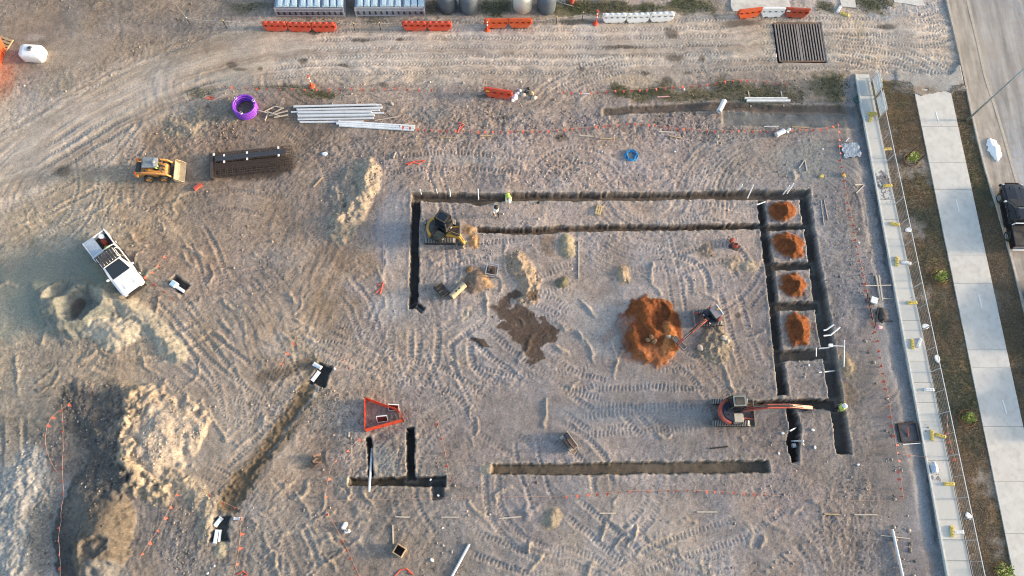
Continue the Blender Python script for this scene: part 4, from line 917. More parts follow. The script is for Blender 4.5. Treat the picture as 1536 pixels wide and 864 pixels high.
    MB().box((2.635, 0, .70), (.05, .9, .16)).build('grille', M_DARK, t)
    if rack:
        rk = MB().bar((-.60, -.72, 1.87), (-.60, .72, 1.87), .05).bar((-.1, -.72, 1.87), (-.1, .72, 1.87), .05).bar((.36, -.72, 1.87), (.36, .72, 1.87), .05).bar((-.62, -.72, 1.87), (.38, -.72, 1.87), .05).bar((-.62, .72, 1.87), (.38, .72, 1.87), .05)
        for x in (-.5, .25):
            for y in (-.6, .6): rk.box((x, y, 1.80), (.06, .06, .12))
        rack_o = rk.build('roof_rack', M_BLACK, t)
        for k in range(6): MB().box((-.12, -.55 + k * .22, 1.905), (.98, .165, .03)).build('slat', M_DARK, rack_o)
        MB().tube([(-.92, -.88, 1.06), (-.92, -.84, 1.5), (-.92, -.6, 1.60), (-.92, .6, 1.60), (-.92, .84, 1.5), (-.92, .88, 1.06)], .045, 8).build('sports_bar', M_WHITE, t)
    if tray_box:
        MB().box((-1.74, -.43, .97), (1.62, .74, .20)).box((-1.74, -.43, 1.085), (1.66, .78, .03)).build('tray_lid', mat('tray_lid', (.52, .58, .63), .35, metal=.3, dirt=.2), t, bevel=.015)
    if white_bar:
        MB().tube([(-.92, -.84, 1.06), (-.92, -.76, 1.42), (-.92, .76, 1.42), (-.92, .84, 1.06)], .05, 8).tube([(-.92, 0, 1.42), (-1.5, -.55, 1.12), (-2.0, -.62, 1.08)], .045, 8).build('sports_bar', M_WHITE, t)
        MB().box((-1.74, 0, .98), (1.64, 1.6, .05)).build('tray_cover', M_BLACK, t)
    return t
wu = ute('white_ute', 'white dual-cab ute with black roof rack parked beside the sand stockpile', P3(179, 401), ang((143, 358), (209, 444)), M_WPAINT, rack=True, tray_box=True)
bu = ute('black_ute', 'black ute with white tray bar parked in the lane at the right edge', (*g(1518, 329), .0), ang((1528, 383), (1507, 278)), M_BPAINT, white_bar=True)
ute('parked_car', 'second dark vehicle parked behind the black ute, mostly outside the right edge', (*g(1562, 474), .0), ang((1575, 530), (1550, 425)), M_BPAINT)
ute('parked_car', 'third parked vehicle further down the lane outside the right edge', (*g(1604, 604), .0), ang((1620, 660), (1592, 555)), mat('grey_paint', (.2, .21, .22), .25, coat=.5))
# things lying in the white ute's tray
_uM = Matrix.Translation(wu.location) @ Matrix.Rotation(wu.rotation_euler.z, 4, 'Z')
def in_ute(x, y, z): return _uM @ Vector((x, y, z))
t = thing('white_bucket', 'white round bucket standing in the white ute tray', 'bucket', in_ute(-2.3, .45, .59)); MB().ring([(.001, 0), (.15, 0), (.19, .42), (.20, .44), (.001, .44)], 18).build('pail', M_WHITE, t, smooth=False); MB().tube([(-.19, 0, .40), (0, -.2, .34), (.19, 0, .40)], .01, 5).build('handle', M_GREYM, t)
t = thing('tool_bag', 'red and dark tool bag lying in the white ute tray', 'bag', in_ute(-1.95, .35, .59), wu.rotation_euler.z); MB().box((0, 0, .17), (.55, .36, .34), taper=.8).build('pouch', mat('bag_red', (.40, .06, .04), .8, var=.3), t, bevel=.05); MB().tube([(-.2, 0, .33), (0, .04, .42), (.2, 0, .33)], .02, 6).build('strap', M_BLACK, t)
def cloth_lump(name, m, parent, sx, sy, h, seed):
    r = random.Random(seed); n = 14; rows = 5; secs = []
    for j in range(rows):
        q = j / (rows - 1); secs.append([(sx * (1 - .85 * q ** 1.5) * (1 + .25 * r.uniform(-1, 1)) * math.cos(2 * math.pi * k / n), sy * (1 - .85 * q ** 1.5) * (1 + .25 * r.uniform(-1, 1)) * math.sin(2 * math.pi * k / n), h * q * (1 + .1 * r.uniform(-1, 1))) for k in range(n)])
    return MB().loft(secs).build(name, m, parent, smooth=True)
o = cloth_lump('safety_vest', M_HIVIS, None, .30, .22, .22, 3); o.location = in_ute(-1.45, .28, .59); tag(o, 'crumpled hi-vis yellow vest lying in the white ute tray', 'vest')
o = cloth_lump('dark_sack', mat('sack_olive', (.08, .075, .04), .9), None, .28, .25, .25, 4); o.location = in_ute(-1.25, .62, .59); tag(o, 'dark olive sack beside the hi-vis vest in the white ute tray', 'sack')

# ---------------------------------------------------------------- excavators
def crawler(parent, y, L, w, h):
    n = 10; r = h / 2; prof = [(L / 2 - r + r * math.sin(k * math.pi / n), r - r * math.cos(k * math.pi / n)) for k in range(n + 1)] + [(-L / 2 + r - r * math.sin(k * math.pi / n), r + r * math.cos(k * math.pi / n)) for k in range(n + 1)]
    t = MB().prism_y(prof, y - w / 2, y + w / 2).build('track', M_BLACK, parent)
    per = np.array(prof + [prof[0]]); s = np.r_[0, np.cumsum(np.linalg.norm(np.diff(per, axis=0), axis=1))]; N = int(s[-1] / .115)
    proto = None
    for k in range(N):
        q = (k + .5) / N * s[-1]; x = np.interp(q, s, per[:, 0]); z = np.interp(q, s, per[:, 1]); x2 = np.interp((q + .02) % s[-1], s, per[:, 0]); z2 = np.interp((q + .02) % s[-1], s, per[:, 1])
        a = math.atan2(z2 - z, x2 - x)
        if z < .02: continue
        if proto is None: proto = MB().box((0, 0, 0), (.06, w + .03, .035)).build('grouser', mat('grouser_steel', (.30, .29, .27), .5, metal=.4, dirt=.5), t); o = proto
        else: o = share(proto, t)
        o.location = (x, y, z); o.rotation_euler = (0, -a, 0)
    return t
def excavator(name, label, loc, rz, house, paint_m, L=2.3, gauge=1.45, tw=.34, s=1.0, cab='cab', reach=(1.5, 1.3), bang=(35, -60), bucket=(.5, .55), dark_m=None, swing=0.0, cabside=1, boom_off=(.55, .0)):
    """undercarriage along local x; the house turned by `house`; boom leaves the house front (+x of the house)"""
    t = thing(name, label, 'excavator', loc, rz); dark_m = dark_m or M_NAVY
    for y in (-gauge / 2, gauge / 2): crawler(t, y, L, tw, .48 * s)
    MB().box((0, 0, .36 * s), (L * .55, gauge - tw, .26 * s)).ring([(.001, .48 * s), (.42 * s, .48 * s), (.42 * s, .60 * s), (.001, .60 * s)], 20).build('car_body', M_DARK, t, bevel=.02)
    bl = MB().prism_y([(L / 2 + .30, .02), (L / 2 + .38, .02), (L / 2 + .42, .2), (L / 2 + .36, .42), (L / 2 + .31, .42), (L / 2 + .35, .2)], -gauge / 2 - tw / 2, gauge / 2 + tw / 2)
    bld = bl.build('blade', M_STEEL, t); MB().bar((L * .2, -.35, .28), (L / 2 + .34, -.45, .22), .10).bar((L * .2, .35, .28), (L / 2 + .34, .45, .22), .10).build('blade_arm', paint_m, bld)
    h = bpy.data.objects.new('house', None); COL.objects.link(h); h.parent = t; h.rotation_euler.z = house
    # house deck: rounded counterweight at the back
    W = (gauge + tw) / 2 * .98; z0, z1 = .60 * s, 1.12 * s
    def arc(r, a0, a1, n): return [(r * math.cos(R(a0 + (a1 - a0) * k / n)) * 1.05, r * math.sin(R(a0 + (a1 - a0) * k / n))) for k in range(n + 1)]
    deck = [(W * .72, -W * .95), (W * .72, W * .95)] + arc(W, 100, 260, 16)
    MB().prism(deck, z0, z0 + .16 * s).build('deck', dark_m, h, bevel=.02)
    rim = arc(W * 1.02, 105, 255, 18) + arc(W * .80, 255, 105, 18); cw = MB().prism(rim, z0 + .05, z1).build('counterweight', paint_m, h, bevel=.03)
    cov = arc(W * .80, 112, 248, 14) + [(-.02, -W * .85), (-.02, W * .85)]
    MB().prism(cov, z0 + .16 * s, z1 + .05 * s).build('engine_cover', dark_m, h, bevel=.05)
    MB().box((W * .30, -cabside * W * .55, z0 + .36 * s), (W * .75, W * .70, .42 * s)).build('side_box', mat('pale_box', (.52, .47, .37), .6, dirt=.3) if name == 'red_excavator' else mat('side_box_olive', (.075, .08, .06), .4, dirt=.3) if name == 'yellow_excavator' else dark_m, h, bevel=.05)
    MB().tube([(-W * .35, -cabside * W * .3, z1), (-W * .35, -cabside * W * .3, z1 + .28)], .04, 8).build('exhaust', M_DARK, h)
    if cab == 'cab':
        cx, cy, cw_, cl, ch = W * .12, cabside * W * .48, W * .92, W * 1.1, 1.62 * s; zb = z0 + .16 * s; zt = zb + ch
        posts = MB()
        for (x, y) in ((cx - cl / 2, cy - cw_ / 2), (cx + cl / 2, cy - cw_ / 2), (cx + cl / 2, cy + cw_ / 2), (cx - cl / 2, cy + cw_ / 2)): posts.bar((x, y, zb), (x + (cx - x) * .12, y + (cy - y) * .12, zt), .07)
        posts.box((cx, cy, zb + .25), (cl * .97, cw_ * .97, .5)); c = posts.build('cab', M_DARK, h)
        for (p, q) in ((0, 1), (1, 2), (2, 3), (3, 0)):
            k = [(cx - cl / 2, cy - cw_ / 2), (cx + cl / 2, cy - cw_ / 2), (cx + cl / 2, cy + cw_ / 2), (cx - cl / 2, cy + cw_ / 2)]
            a, b = k[p], k[q]; f = lambda pt, z: (pt[0] + (cx - pt[0]) * .12 * (z - zb) / ch, pt[1] + (cy - pt[1]) * .12 * (z - zb) / ch, z)
            MB().loft([[f(a, zb + .5), f(b, zb + .5), f(b, zt - .05), f(a, zt - .05)], [tuple(Vector(f(pt, z)) * 1.0 + Vector(((cx - pt[0]) * .04, (cy - pt[1]) * .04, 0))) for pt, z in ((a, zb + .5), (b, zb + .5), (b, zt - .05), (a, zt - .05))]]).build('window', M_GLASS, c)
        rf = MB().box((cx - .01, cy, zt + .03), (cl * .98, cw_ * .98, .10)).build('roof', (mat('cab_roof_grey', (.24, .245, .22), .5, dirt=.4) if name != 'yellow_excavator' else M_DARK), c, bevel=.05)
        MB().box((cx - .02, cy, zt + .09), (cl * .6, cw_ * .6, .03)).build('hatch', M_DARK if name != 'yellow_excavator' else M_GLASS, rf, bevel=.015)
    else:
        cx, cy, zt = .0, cabside * W * .30, 2.0 * s
        c = MB().bar((-W * .6, -W * .6, z1), (-W * .55, -W * .6, zt), .06).bar((-W * .6, W * .6, z1), (-W * .55, W * .6, zt), .06).build('canopy_post', M_DARK, h)
        MB().box((-W * .12, 0, zt), (W * 1.05, W * 1.35, .07)).build('canopy', mat('canopy_grey', (.25, .235, .25), .5, dirt=.4), h, bevel=.03)
        MB().bar((-W * .66, -W * .72, zt + .06), (-W * .66, W * .72, zt + .06), .06).build('canopy_rail', M_WHITE, h)
        MB().ring([(.001, .0), (.07, 0), (.06, .1), (.001, .12)], 10, (-W * .4, -W * .15, zt + .04)).build('beacon', mat('beacon_amber', (.75, .42, .02), .3), h)
        MB().box((-.05, 0, z1 + .1), (.4, .42, .14)).box((-.24, 0, z1 + .35), (.1, .42, .5)).build('seat', M_BLACK, h, bevel=.04)
    for yo in (-.6, .6): MB().box((W * .74, yo * W, z0 + .25 * s), (.06, .14, .10)).build('work_light', M_HEAD, h, bevel=.01)
    MB().tube([(-W * .1, -cabside * W * .92, z0 + .16), (-W * .1, -cabside * W * .92, z1 + .35), (W * .5, -cabside * W * .92, z1 + .35), (W * .5, -cabside * W * .92, z0 + .16)], .018, 6).build('grab_rail', M_BLACK, h)
    # boom, stick, bucket in a vertical plane through the house front, swung a little
    bo = bpy.data.objects.new('boom_group', None)
    B = Matrix.Translation((W * boom_off[0] + .1, boom_off[1] * W, 0)) @ Matrix.Rotation(swing, 4, 'Z')
    def pl(x, z, y=0): return tuple(B @ Vector((x, y, z)))
    a1, a2 = R(bang[0]), R(bang[1]); p0 = (0.12, .85 * s); k1 = (p0[0] + reach[0] * .55 * math.cos(a1 + .35), p0[1] + reach[0] * .55 * math.sin(a1 + .35)); p1 = (k1[0] + reach[0] * .55 * math.cos(a1 - .35), k1[1] + reach[0] * .55 * math.sin(a1 - .35)); p2 = (p1[0] + reach[1] * math.cos(a2), p1[1] + reach[1] * math.sin(a2))
    MB().box(pl(.0, .80 * s), (.34, .30, .36), rz=swing).build('boom_bracket', M_DARK, h, bevel=.03)
    def arm(nm, pts, w, hs, m):
        mb = MB(); secs = []
        for i, p in enumerate(pts):
            q = pts[min(i + 1, len(pts) - 1)]; r_ = pts[max(i - 1, 0)]; d = Vector((q[0] - r_[0], q[1] - r_[1])).normalized(); n = (-d[1], d[0]); hh = hs[i] / 2
            secs.append([pl(p[0] + n[0] * hh, p[1] + n[1] * hh, -w / 2), pl(p[0] + n[0] * hh, p[1] + n[1] * hh, w / 2), pl(p[0] - n[0] * hh, p[1] - n[1] * hh, w / 2), pl(p[0] - n[0] * hh, p[1] - n[1] * hh, -w / 2)])
        return mb.loft(secs).build(nm, m, h, bevel=.02)
    boom = arm('boom', [p0, k1, p1], .29 * s, [.26, .40, .24], paint_m)
    MB().tube([pl(.25, .62 * s), pl(k1[0], k1[1] - .12)], .055, 8).build('ram', M_STEEL, boom)
    MB().tube([pl(p0[0] + .35, k1[1] + .22), pl(p1[0] + .02, p1[1] + .22)], .05, 8).build('ram', M_DARK, boom)
    for yo in (-.06, .06): MB().tube([pl(.05, 1.0 * s, yo), pl(k1[0] * .6, k1[1] + .22, yo), pl(k1[0] + .1, k1[1] + .24, yo), pl(p1[0], p1[1] + .22, yo), pl((p1[0] + p2[0]) / 2, (p1[1] + p2[1]) / 2 + .15, yo)], .02, 6).build('hose', M_BLACK, boom)
    pb = (p1[0] - .25 * math.cos(a2), p1[1] - .25 * math.sin(a2))
    stick = arm('stick', [pb, p1, p2], .24 * s, [.18, .28, .16], paint_m)
    MB().tube([pl(p1[0] + .05, p1[1] + .2), pl((p1[0] + p2[0]) / 2 + .12, (p1[1] + p2[1]) / 2 + .12)], .045, 8).build('ram', M_STEEL, stick)
    bw, bs = bucket; an = R(-150)
    prof = []
    for k in range(9):
        q = R(40 - k * 26); prof.append((p2[0] + .02 - bs * .45 + bs * .5 * math.cos(q), p2[1] - bs * .35 + bs * .5 * math.sin(q)))
    inner = [(p2[0] + .02 - bs * .45 + (x - (p2[0] + .02 - bs * .45)) * .88, p2[1] - bs * .35 + (z - (p2[1] - bs * .35)) * .88) for (x, z) in prof][::-1]
    shell = [pl(x, z, 0) for (x, z) in prof + inner]
    yv = Vector(pl(0, 0, 1)) - Vector(pl(0, 0, 0))
    bk = MB().loft([[Vector(p) - yv * bw / 2 for p in shell], [Vector(p) + yv * bw / 2 for p in shell]])
    for sgn in (-1, 1):
        q = [Vector(pl(x, z, 0)) + yv * sgn * bw / 2 for (x, z) in prof]; bk.loft([[p - yv * .012 for p in q], [p + yv * .012 for p in q]])
    bk.build('bucket', M_STEEL, h)
    MB().box(pl(p2[0] - .02, p2[1] - .02), (.2, .2, .2), rz=swing).build('hitch', M_DARK, h)
    bpy.data.objects.remove(bo)
    return t
# the yellow machine at the west end of the inner trench
excavator('yellow_excavator', 'yellow mini excavator with black cab digging the inner trench', P3(660, 350), ang((640, 350), (690, 350)), R(-32), M_YEL, L=2.35, gauge=1.5, tw=.36, s=1.0, cabside=1, reach=(1.2, 1.0), bang=(30, -70), bucket=(.6, .6), boom_off=(.55, -.1), swing=R(8), dark_m=M_DARK)
# red machine beside the L-shaped trench
excavator('red_excavator', 'larger red mini excavator with grey cab roof reaching along the lower right trench', P3(1094, 620), ang((1080, 625), (1130, 625)), R(1), M_MRED, L=2.6, gauge=1.55, tw=.36, s=1.0, cabside=1, reach=(3.1, 2.2), bang=(14, -30), bucket=(.42, .6), boom_off=(.55, .12), swing=R(1))
# small red machine at the orange heap
excavator('small_red_excavator', 'small red open-canopy excavator scooping the big orange heap', P3(1064, 478), ang((1080, 477), (1046, 479)), R(28), M_MRED, L=1.75, gauge=1.0, tw=.25, s=.82, cab='open', cabside=1, reach=(1.75, 1.25), bang=(20, -35), bucket=(1.15, .45), boom_off=(.6, 0), swing=R(8))

# ---------------------------------------------------------------- skid steer loader
def skid(loc, rz):
    t = thing('skid_steer_loader', 'orange skid steer loader with grey cab roof beside the mesh stack', 'loader', loc, rz)
    MB().prism_y([(-1.35, .35), (-1.55, .75), (-1.5, 1.15), (-.6, 1.15), (.75, .85), (.95, .45), (.6, .28), (-1.0, .28)], -.52, .52).build('body', M_TANM, t, bevel=.03)
    MB().box((-1.40, 0, 1.02), (.42, 1.0, .32)).build('engine_door', M_DARK, t, bevel=.03)
    c = MB()
    for (x, y) in ((-.75, -.44), (.55, -.44), (.55, .44), (-.75, .44)): c.bar((x, y, 1.0), (x * .92, y * .95, 1.98), .07)
    c.box((-.76, 0, 1.45), (.03, .86, .9)); cab = c.build('cab', M_DARK, t)
    rf = MB().box((-.12, 0, 2.0), (1.30, .96, .09)).build('roof', mat('loader_roof', (.235, .265, .29), .45, var=.06, dirt=.2), cab, bevel=.04)
    MB().box((.34, 0, 2.055), (.36, .80, .03)).build('roof_vent', mat('roof_vent', (.45, .46, .44), .5, dirt=.3), rf, bevel=.012)
    MB().box((-.5, 0, 2.055), (.3, .5, .03)).build('roof_panel', M_GREYM, rf)
    for s in (-1, 1):
        a = MB(); secs = []
        for (x, z, h) in ((-1.5, 1.28, .26), (-.9, 1.42, .26), (.2, 1.28, .22), (.95, 1.0, .22), (1.22, .55, .24), (1.3, .25, .18)):
            secs.append([(x, s * .60, z + h / 2), (x, s * .74, z + h / 2), (x, s * .74, z - h / 2), (x, s * .60, z - h / 2)])
        arm = a.loft(secs).build('lift_arm', M_TANM, t, bevel=.02)
        MB().tube([(-.7, s * .57, .8), (.5, s * .57, 1.15)], .05, 8).build('ram', M_STEEL, arm)
        MB().box((-1.52, s * .64, 1.05), (.20, .26, .62)).build('tower', M_TANM, t, bevel=.03)
        MB().box((-1.50, s * .64, 1.42), (.14, .16, .10)).build('lamp', M_ORNG, t)
        for x in (-.72, .52): wheel(t, (x, s * .72, .42), .42, .30, M_TANM)
    # bucket
    prof = [(1.40, .75), (1.36, .40), (1.42, .12), (1.60, .04), (2.10, .03), (2.10, .07), (1.62, .09), (1.47, .16), (1.42, .42), (1.45, .75)]
    bk = MB().prism_y(prof, -.92, .92)
    for s in (-1, 1): bk.prism_y([(1.40, .75), (1.36, .40), (1.42, .12), (1.60, .04), (2.10, .03), (1.9, .35), (1.5, .75)], s * .92 - .02, s * .92 + .02)
    b = bk.build('bucket', mat('loader_bucket', (.46, .38, .26), .55, var=.2, dirt=.5), t)
    for s in (-1, 1): MB().bar((1.2, s * .3, .5), (1.42, s * .3, .5), .1).build('hitch_arm', M_DARK, t)
    MB().box((.1, 0, 1.05), (.45, .5, .14)).build('seat', M_BLACK, t, bevel=.03)
    return t
sk = skid(P3(241, 260), ang((215, 261), (275, 260))); sk.scale = (.9, .88, .9)

# ================================================================ people
def worker(label, loc, rz, pose, top_m, helmet_m, trouser_m=None, name='person'):
    """skeleton grown with a skin modifier; pose: dict of joints in metres (x forward)"""
    J = dict(pelvis=(0, 0, .95), spine=(0, 0, 1.18), chest=(.0, 0, 1.40), neck=(.01, 0, 1.52), head=(.02, 0, 1.62), crown=(.02, 0, 1.74),
             hipL=(0, .10, .90), kneeL=(.03, .11, .50), ankL=(0, .11, .09), toeL=(.17, .12, .04), hipR=(0, -.10, .90), kneeR=(.03, -.11, .50), ankR=(0, -.11, .09), toeR=(.17, -.12, .04),
             shL=(0, .19, 1.42), elL=(-.02, .25, 1.14), wrL=(.08, .24, .90), haL=(.11, .23, .82), shR=(0, -.19, 1.42), elR=(-.02, -.25, 1.14), wrR=(.08, -.24, .90), haR=(.11, -.23, .82))
    J.update(pose); keys = list(J); ix = {k: i for i, k in enumerate(keys)}
    rad = dict(pelvis=.155, spine=.145, chest=.165, neck=.06, head=.095, crown=.075, hipL=.10, hipR=.10, kneeL=.07, kneeR=.07, ankL=.05, ankR=.05, toeL=.04, toeR=.04, shL=.075, shR=.075, elL=.05, elR=.05, wrL=.035, wrR=.035, haL=.04, haR=.04)
    E_ = [('pelvis', 'spine'), ('spine', 'chest'), ('chest', 'neck'), ('neck', 'head'), ('head', 'crown')]
    for s in 'LR': E_ += [('pelvis', 'hip' + s), ('hip' + s, 'knee' + s), ('knee' + s, 'ank' + s), ('ank' + s, 'toe' + s), ('chest', 'sh' + s), ('sh' + s, 'el' + s), ('el' + s, 'wr' + s), ('wr' + s, 'ha' + s)]
    V = [J[k] for k in keys]; E2 = [(ix[a], ix[b]) for a, b in E_]; rr = [rad[k] for k in keys]
    for s, sg in (('L', 1), ('R', -1)):      # five fingers
        w = Vector(J['wr' + s]); h = Vector(J['ha' + s]); d = (h - w).normalized(); side = d.cross(Vector((0, 0, 1)))
        side = side.normalized() if side.length > .05 else Vector((0, 1, 0))
        for f, (o_, l_) in enumerate(((-.03, .07), (-.01, .085), (.01, .08), (.03, .065), (.045, .04))):
            i0 = len(V); V.append(tuple(h + d * .03 + side * o_)); V.append(tuple(h + d * (.03 + l_) + side * o_ * 1.15 + Vector((0, 0, -.01)))); E2 += [(ix['ha' + s], i0), (i0, i0 + 1)]; rr += [.010, .008]
    me = bpy.data.meshes.new('body'); me.from_pydata(V, E2, []); ob = bpy.data.objects.new('body', me); COL.objects.link(ob)
    md = ob.modifiers.new('skin', 'SKIN'); sub = ob.modifiers.new('sub', 'SUBSURF'); sub.levels = 1; sub.render_levels = 1
    for i, r_ in enumerate(rr): me.skin_vertices[0].data[i].radius = (r_, r_)
    for i in range(len(rr)): me.skin_vertices[0].data[i].use_root = (i == ix['pelvis'])
    dg = bpy.context.evaluated_depsgraph_get(); bm_ = bpy.data.meshes.new_from_object(ob.evaluated_get(dg)); bpy.data.objects.remove(ob)
    t = thing(name, label, 'person', loc, rz)
    body = bpy.data.objects.new('body', bm_); COL.objects.link(body); body.parent = t
    for m_ in (trouser_m or M_CLOTH, top_m, M_SKIN, M_DARK): bm_.materials.append(m_)
    A = {k: Vector(J[k]) for k in keys}
    for p in bm_.polygons:
        p.use_smooth = True; c = p.center; best = min(keys, key=lambda k: (c - A[k]).length)
        p.material_index = 2 if best in ('head', 'crown', 'neck', 'haL', 'haR', 'wrL', 'wrR') else 3 if best in ('toeL', 'toeR', 'ankL', 'ankR') else 1 if best in ('chest', 'spine', 'shL', 'shR', 'elL', 'elR') else 0
    hd = A['crown']; ax = (A['crown'] - A['neck']).normalized(); q = Vector((0, 0, 1)).rotation_difference(ax)
    he = MB().ring([(.185, -.035), (.19, -.025), (.135, -.01), (.135, .03), (.115, .085), (.07, .115), (.001, .125)], 16).box((.155, 0, -.022), (.12, .16, .012)).build('helmet', helmet_m, t, smooth=True); he.location = hd - ax * .01; he.rotation_mode = 'QUATERNION'; he.rotation_quaternion = q
    # face: nose, eyes
    fx = (Vector((1, 0, 0)) - ax * ax.x).normalized(); sd_ = ax.cross(fx); hc = A['head'] + ax * .03
    MB().box(tuple(hc + fx * .105), (.03, .03, .04)).build('nose', M_SKIN, t, bevel=.008)
    # vest shell round the torso
    a, b = A['pelvis'] + (A['spine'] - A['pelvis']) * .3, A['chest'] + (A['neck'] - A['chest']) * .35
    ux = (b - a).normalized(); vy = Vector((0, 1, 0)); wx = vy.cross(ux).normalized(); secs = []
    for q_, (ry_, rx_) in ((0, (.185, .165)), (.35, (.19, .17)), (.75, (.215, .19)), (1, (.15, .13))):
        c = a + (b - a) * q_; secs.append([c + vy * ry_ * math.cos(k * math.pi / 8) + wx * rx_ * math.sin(k * math.pi / 8) for k in range(16)])
    v = MB().loft(secs, cap=False).build('vest', M_HIVIS if top_m is not M_WHITE else M_WHITE, t, smooth=True)
    return t
BENT = dict(pelvis=(-.08, 0, .88), spine=(.12, 0, 1.02), chest=(.32, 0, 1.10), neck=(.44, 0, 1.12), head=(.53, 0, 1.14), crown=(.64, 0, 1.16), hipL=(-.06, .10, .84), hipR=(-.06, -.10, .84), kneeL=(.06, .13, .46), kneeR=(.06, -.13, .46),
            shL=(.32, .19, 1.08), shR=(.32, -.19, 1.08), elL=(.42, .22, .80), elR=(.42, -.22, .80), wrL=(.52, .15, .58), wrR=(.52, -.15, .58), haL=(.56, .13, .50), haR=(.56, -.13, .50))
WALK = dict(kneeL=(.18, .11, .52), ankL=(.14, .11, .10), toeL=(.30, .12, .05), kneeR=(-.06, -.11, .50), ankR=(-.24, -.11, .14), toeR=(-.10, -.12, .05), elL=(-.12, .25, 1.16), wrL=(-.10, .24, .92), haL=(-.08, .24, .84), elR=(.06, -.25, 1.15), wrR=(.2, -.23, .98), haR=(.26, -.22, .92))
SEAT = dict(pelvis=(0, 0, .10), spine=(0, 0, .34), chest=(.02, 0, .56), neck=(.03, 0, .68), head=(.05, 0, .78), crown=(.05, 0, .90), hipL=(.02, .11, .09), hipR=(.02, -.11, .09), kneeL=(.44, .13, .12), kneeR=(.44, -.13, .12), ankL=(.50, .13, -.28), ankR=(.50, -.13, -.28), toeL=(.64, .13, -.32), toeR=(.64, -.13, -.32),
            shL=(.02, .19, .58), shR=(.02, -.19, .58), elL=(.12, .26, .34), elR=(.12, -.26, .34), wrL=(.36, .24, .36), wrR=(.36, -.24, .36), haL=(.43, .24, .37), haR=(.43, -.24, .37))
worker('worker in hi-vis vest and white helmet standing in the trench by the excavator bucket', P3(1253, 615), R(170), {}, M_HIVIS, M_WHITE)
worker('worker in pale hi-vis bending over beside the top trench', P3(761, 300), R(-80), BENT, mat('pale_hivis', (.55, .66, .34), .8), M_WHITE)
worker('worker in white top and dark cap walking east of the yellow excavator', P3(744, 324), R(-60), WALK, M_WHITE, M_BLACK)
_sM = Matrix.Translation(sk.location) @ Matrix.Rotation(sk.rotation_euler.z, 4, 'Z')
worker('operator in hi-vis seated in the skid steer loader cab', _sM @ Vector((.10, 0, .98)), sk.rotation_euler.z, SEAT, M_HIVIS, M_GREYM)

# ================================================================ plastic barriers
def barrier(label, p0, p1, m, group, style='round', cap=None, z=.0, tiltlabel=None):
    """p0, p1: photo-plan ends of the foot line"""
    a, b = g(*p0), g(*p1); c = (a + b) / 2; L = float(np.linalg.norm(b - a)); hz = float(Hs(c[0], c[1]))
    t = thing('water_barrier', label, 'barrier', (c[0], c[1], hz - .01), math.atan2(b[1] - a[1], b[0] - a[0]), group)
    H = .98; k = .16 if style == 'round' else .22
    def ring(z, L2, w, e=.06): return [(-L2 / 2, -w / 2 + e, z), (-L2 / 2 + e, -w / 2, z), (L2 / 2 - e, -w / 2, z), (L2 / 2, -w / 2 + e, z), (L2 / 2, w / 2 - e, z), (L2 / 2 - e, w / 2, z), (-L2 / 2 + e, w / 2, z), (-L2 / 2, w / 2 - e, z)]
    body = MB()
    if style == 'round': body.loft([ring(0, L * .62, .50), ring(.10, L * .80, .52), ring(.28, L * .95, .46), ring(.50, L * .99, .34)])
    else: body.loft([ring(0, L * .70, .50), ring(.08, L * .74, .50), ring(.50, L * .99, .30)])
    n = 4; xs = [(-L / 2 + (i + .5) * L / (n)) for i in range(n)]; hw = L / n * .22
    edges = [-L * .495] + [v for x in xs for v in (x - hw, x + hw)] + [L * .495]
    for i in range(0, len(edges), 2): body.box(((edges[i] + edges[i + 1]) / 2, 0, .58), (edges[i + 1] - edges[i], .30 if style == 'round' else .26, .17))
    if style == 'round': body.loft([ring(.66, L * .99, .28), ring(.82, L * .98, .26), ring(.90, L * .94, .20)])
    else: body.loft([ring(.66, L * .99, .26), ring(.94, L * .985, .20)])
    bo = body.build('body', m, t, bevel=.012)
    if style == 'round':
        for i in range(4): MB().ring([(.001, .885), (.17, .885), (.16, .95), (.11, .985), (.001, .99)], 10, (xs[i], 0, 0)).build('top_bump', m, t).scale = (1, .6, 1)
    else:
        MB().box((0, 0, .955), (L * .9, .10, .04)).build('top_rib', m, t, bevel=.01)
    for s in (-1, 1): MB().ring([(.001, .30), (.055, .30), (.055, .96), (.001, .96)], 8, (s * L * .497, 0, 0)).build('hinge_lug', m, t)
    for x in (-L * .2, L * .2): MB().box((x, 0, .06), (.24, .54, .09)).build('fork_slot', M_DARK, t)
    for i in range(4): MB().box((xs[i], 0, .58), (hw * 1.9, .06, .16)).build('slot_shade', M_DARK, t)  # dark plates set in the openings to stand for their shade
    if cap: MB().box((-L * .38, -.17, .74), (.30, .02, .18)).build('label_plate', cap, t)
    return t
G1 = 'red barriers in front of the pale blue panel stacks'
for i, (a, b) in enumerate([((397, 43), (433, 43.5)), ((433, 43.5), (469, 44)), ((469, 44), (505, 44))]): barrier('%s red plastic barrier of the row of three by the left panel stack' % ['leftmost', 'middle', 'rightmost'][i], a, b, M_RED, G1)
for i, (a, b) in enumerate([((605, 43), (641, 43.5)), ((641, 43.5), (677, 43))]): barrier('%s red plastic barrier of the pair by the right panel stack' % ['left', 'right'][i], a, b, M_RED, G1)
for i, (a, b) in enumerate([((727, 40), (762, 40)), ((762, 40), (797, 40))]): barrier('%s orange trapezoid barrier of the pair in front of the water tanks' % ['left', 'right'][i], a, b, M_ORNG, 'orange barriers by the tanks', 'trap')
for i, (a, b) in enumerate([((903, 31), (938, 30.5)), ((938, 30.5), (973, 29.5)), ((973, 29.5), (1009, 28.5))]): barrier('%s white plastic barrier of the row of three beside the grass' % ['leftmost', 'middle', 'rightmost'][i], a, b, M_WHITE, 'white barriers beside the grass')
barrier('orange barrier left of the white one above the shaker grid', (1104, 26), (1139, 22), M_ORNG, 'barriers above the shaker grid', 'trap')
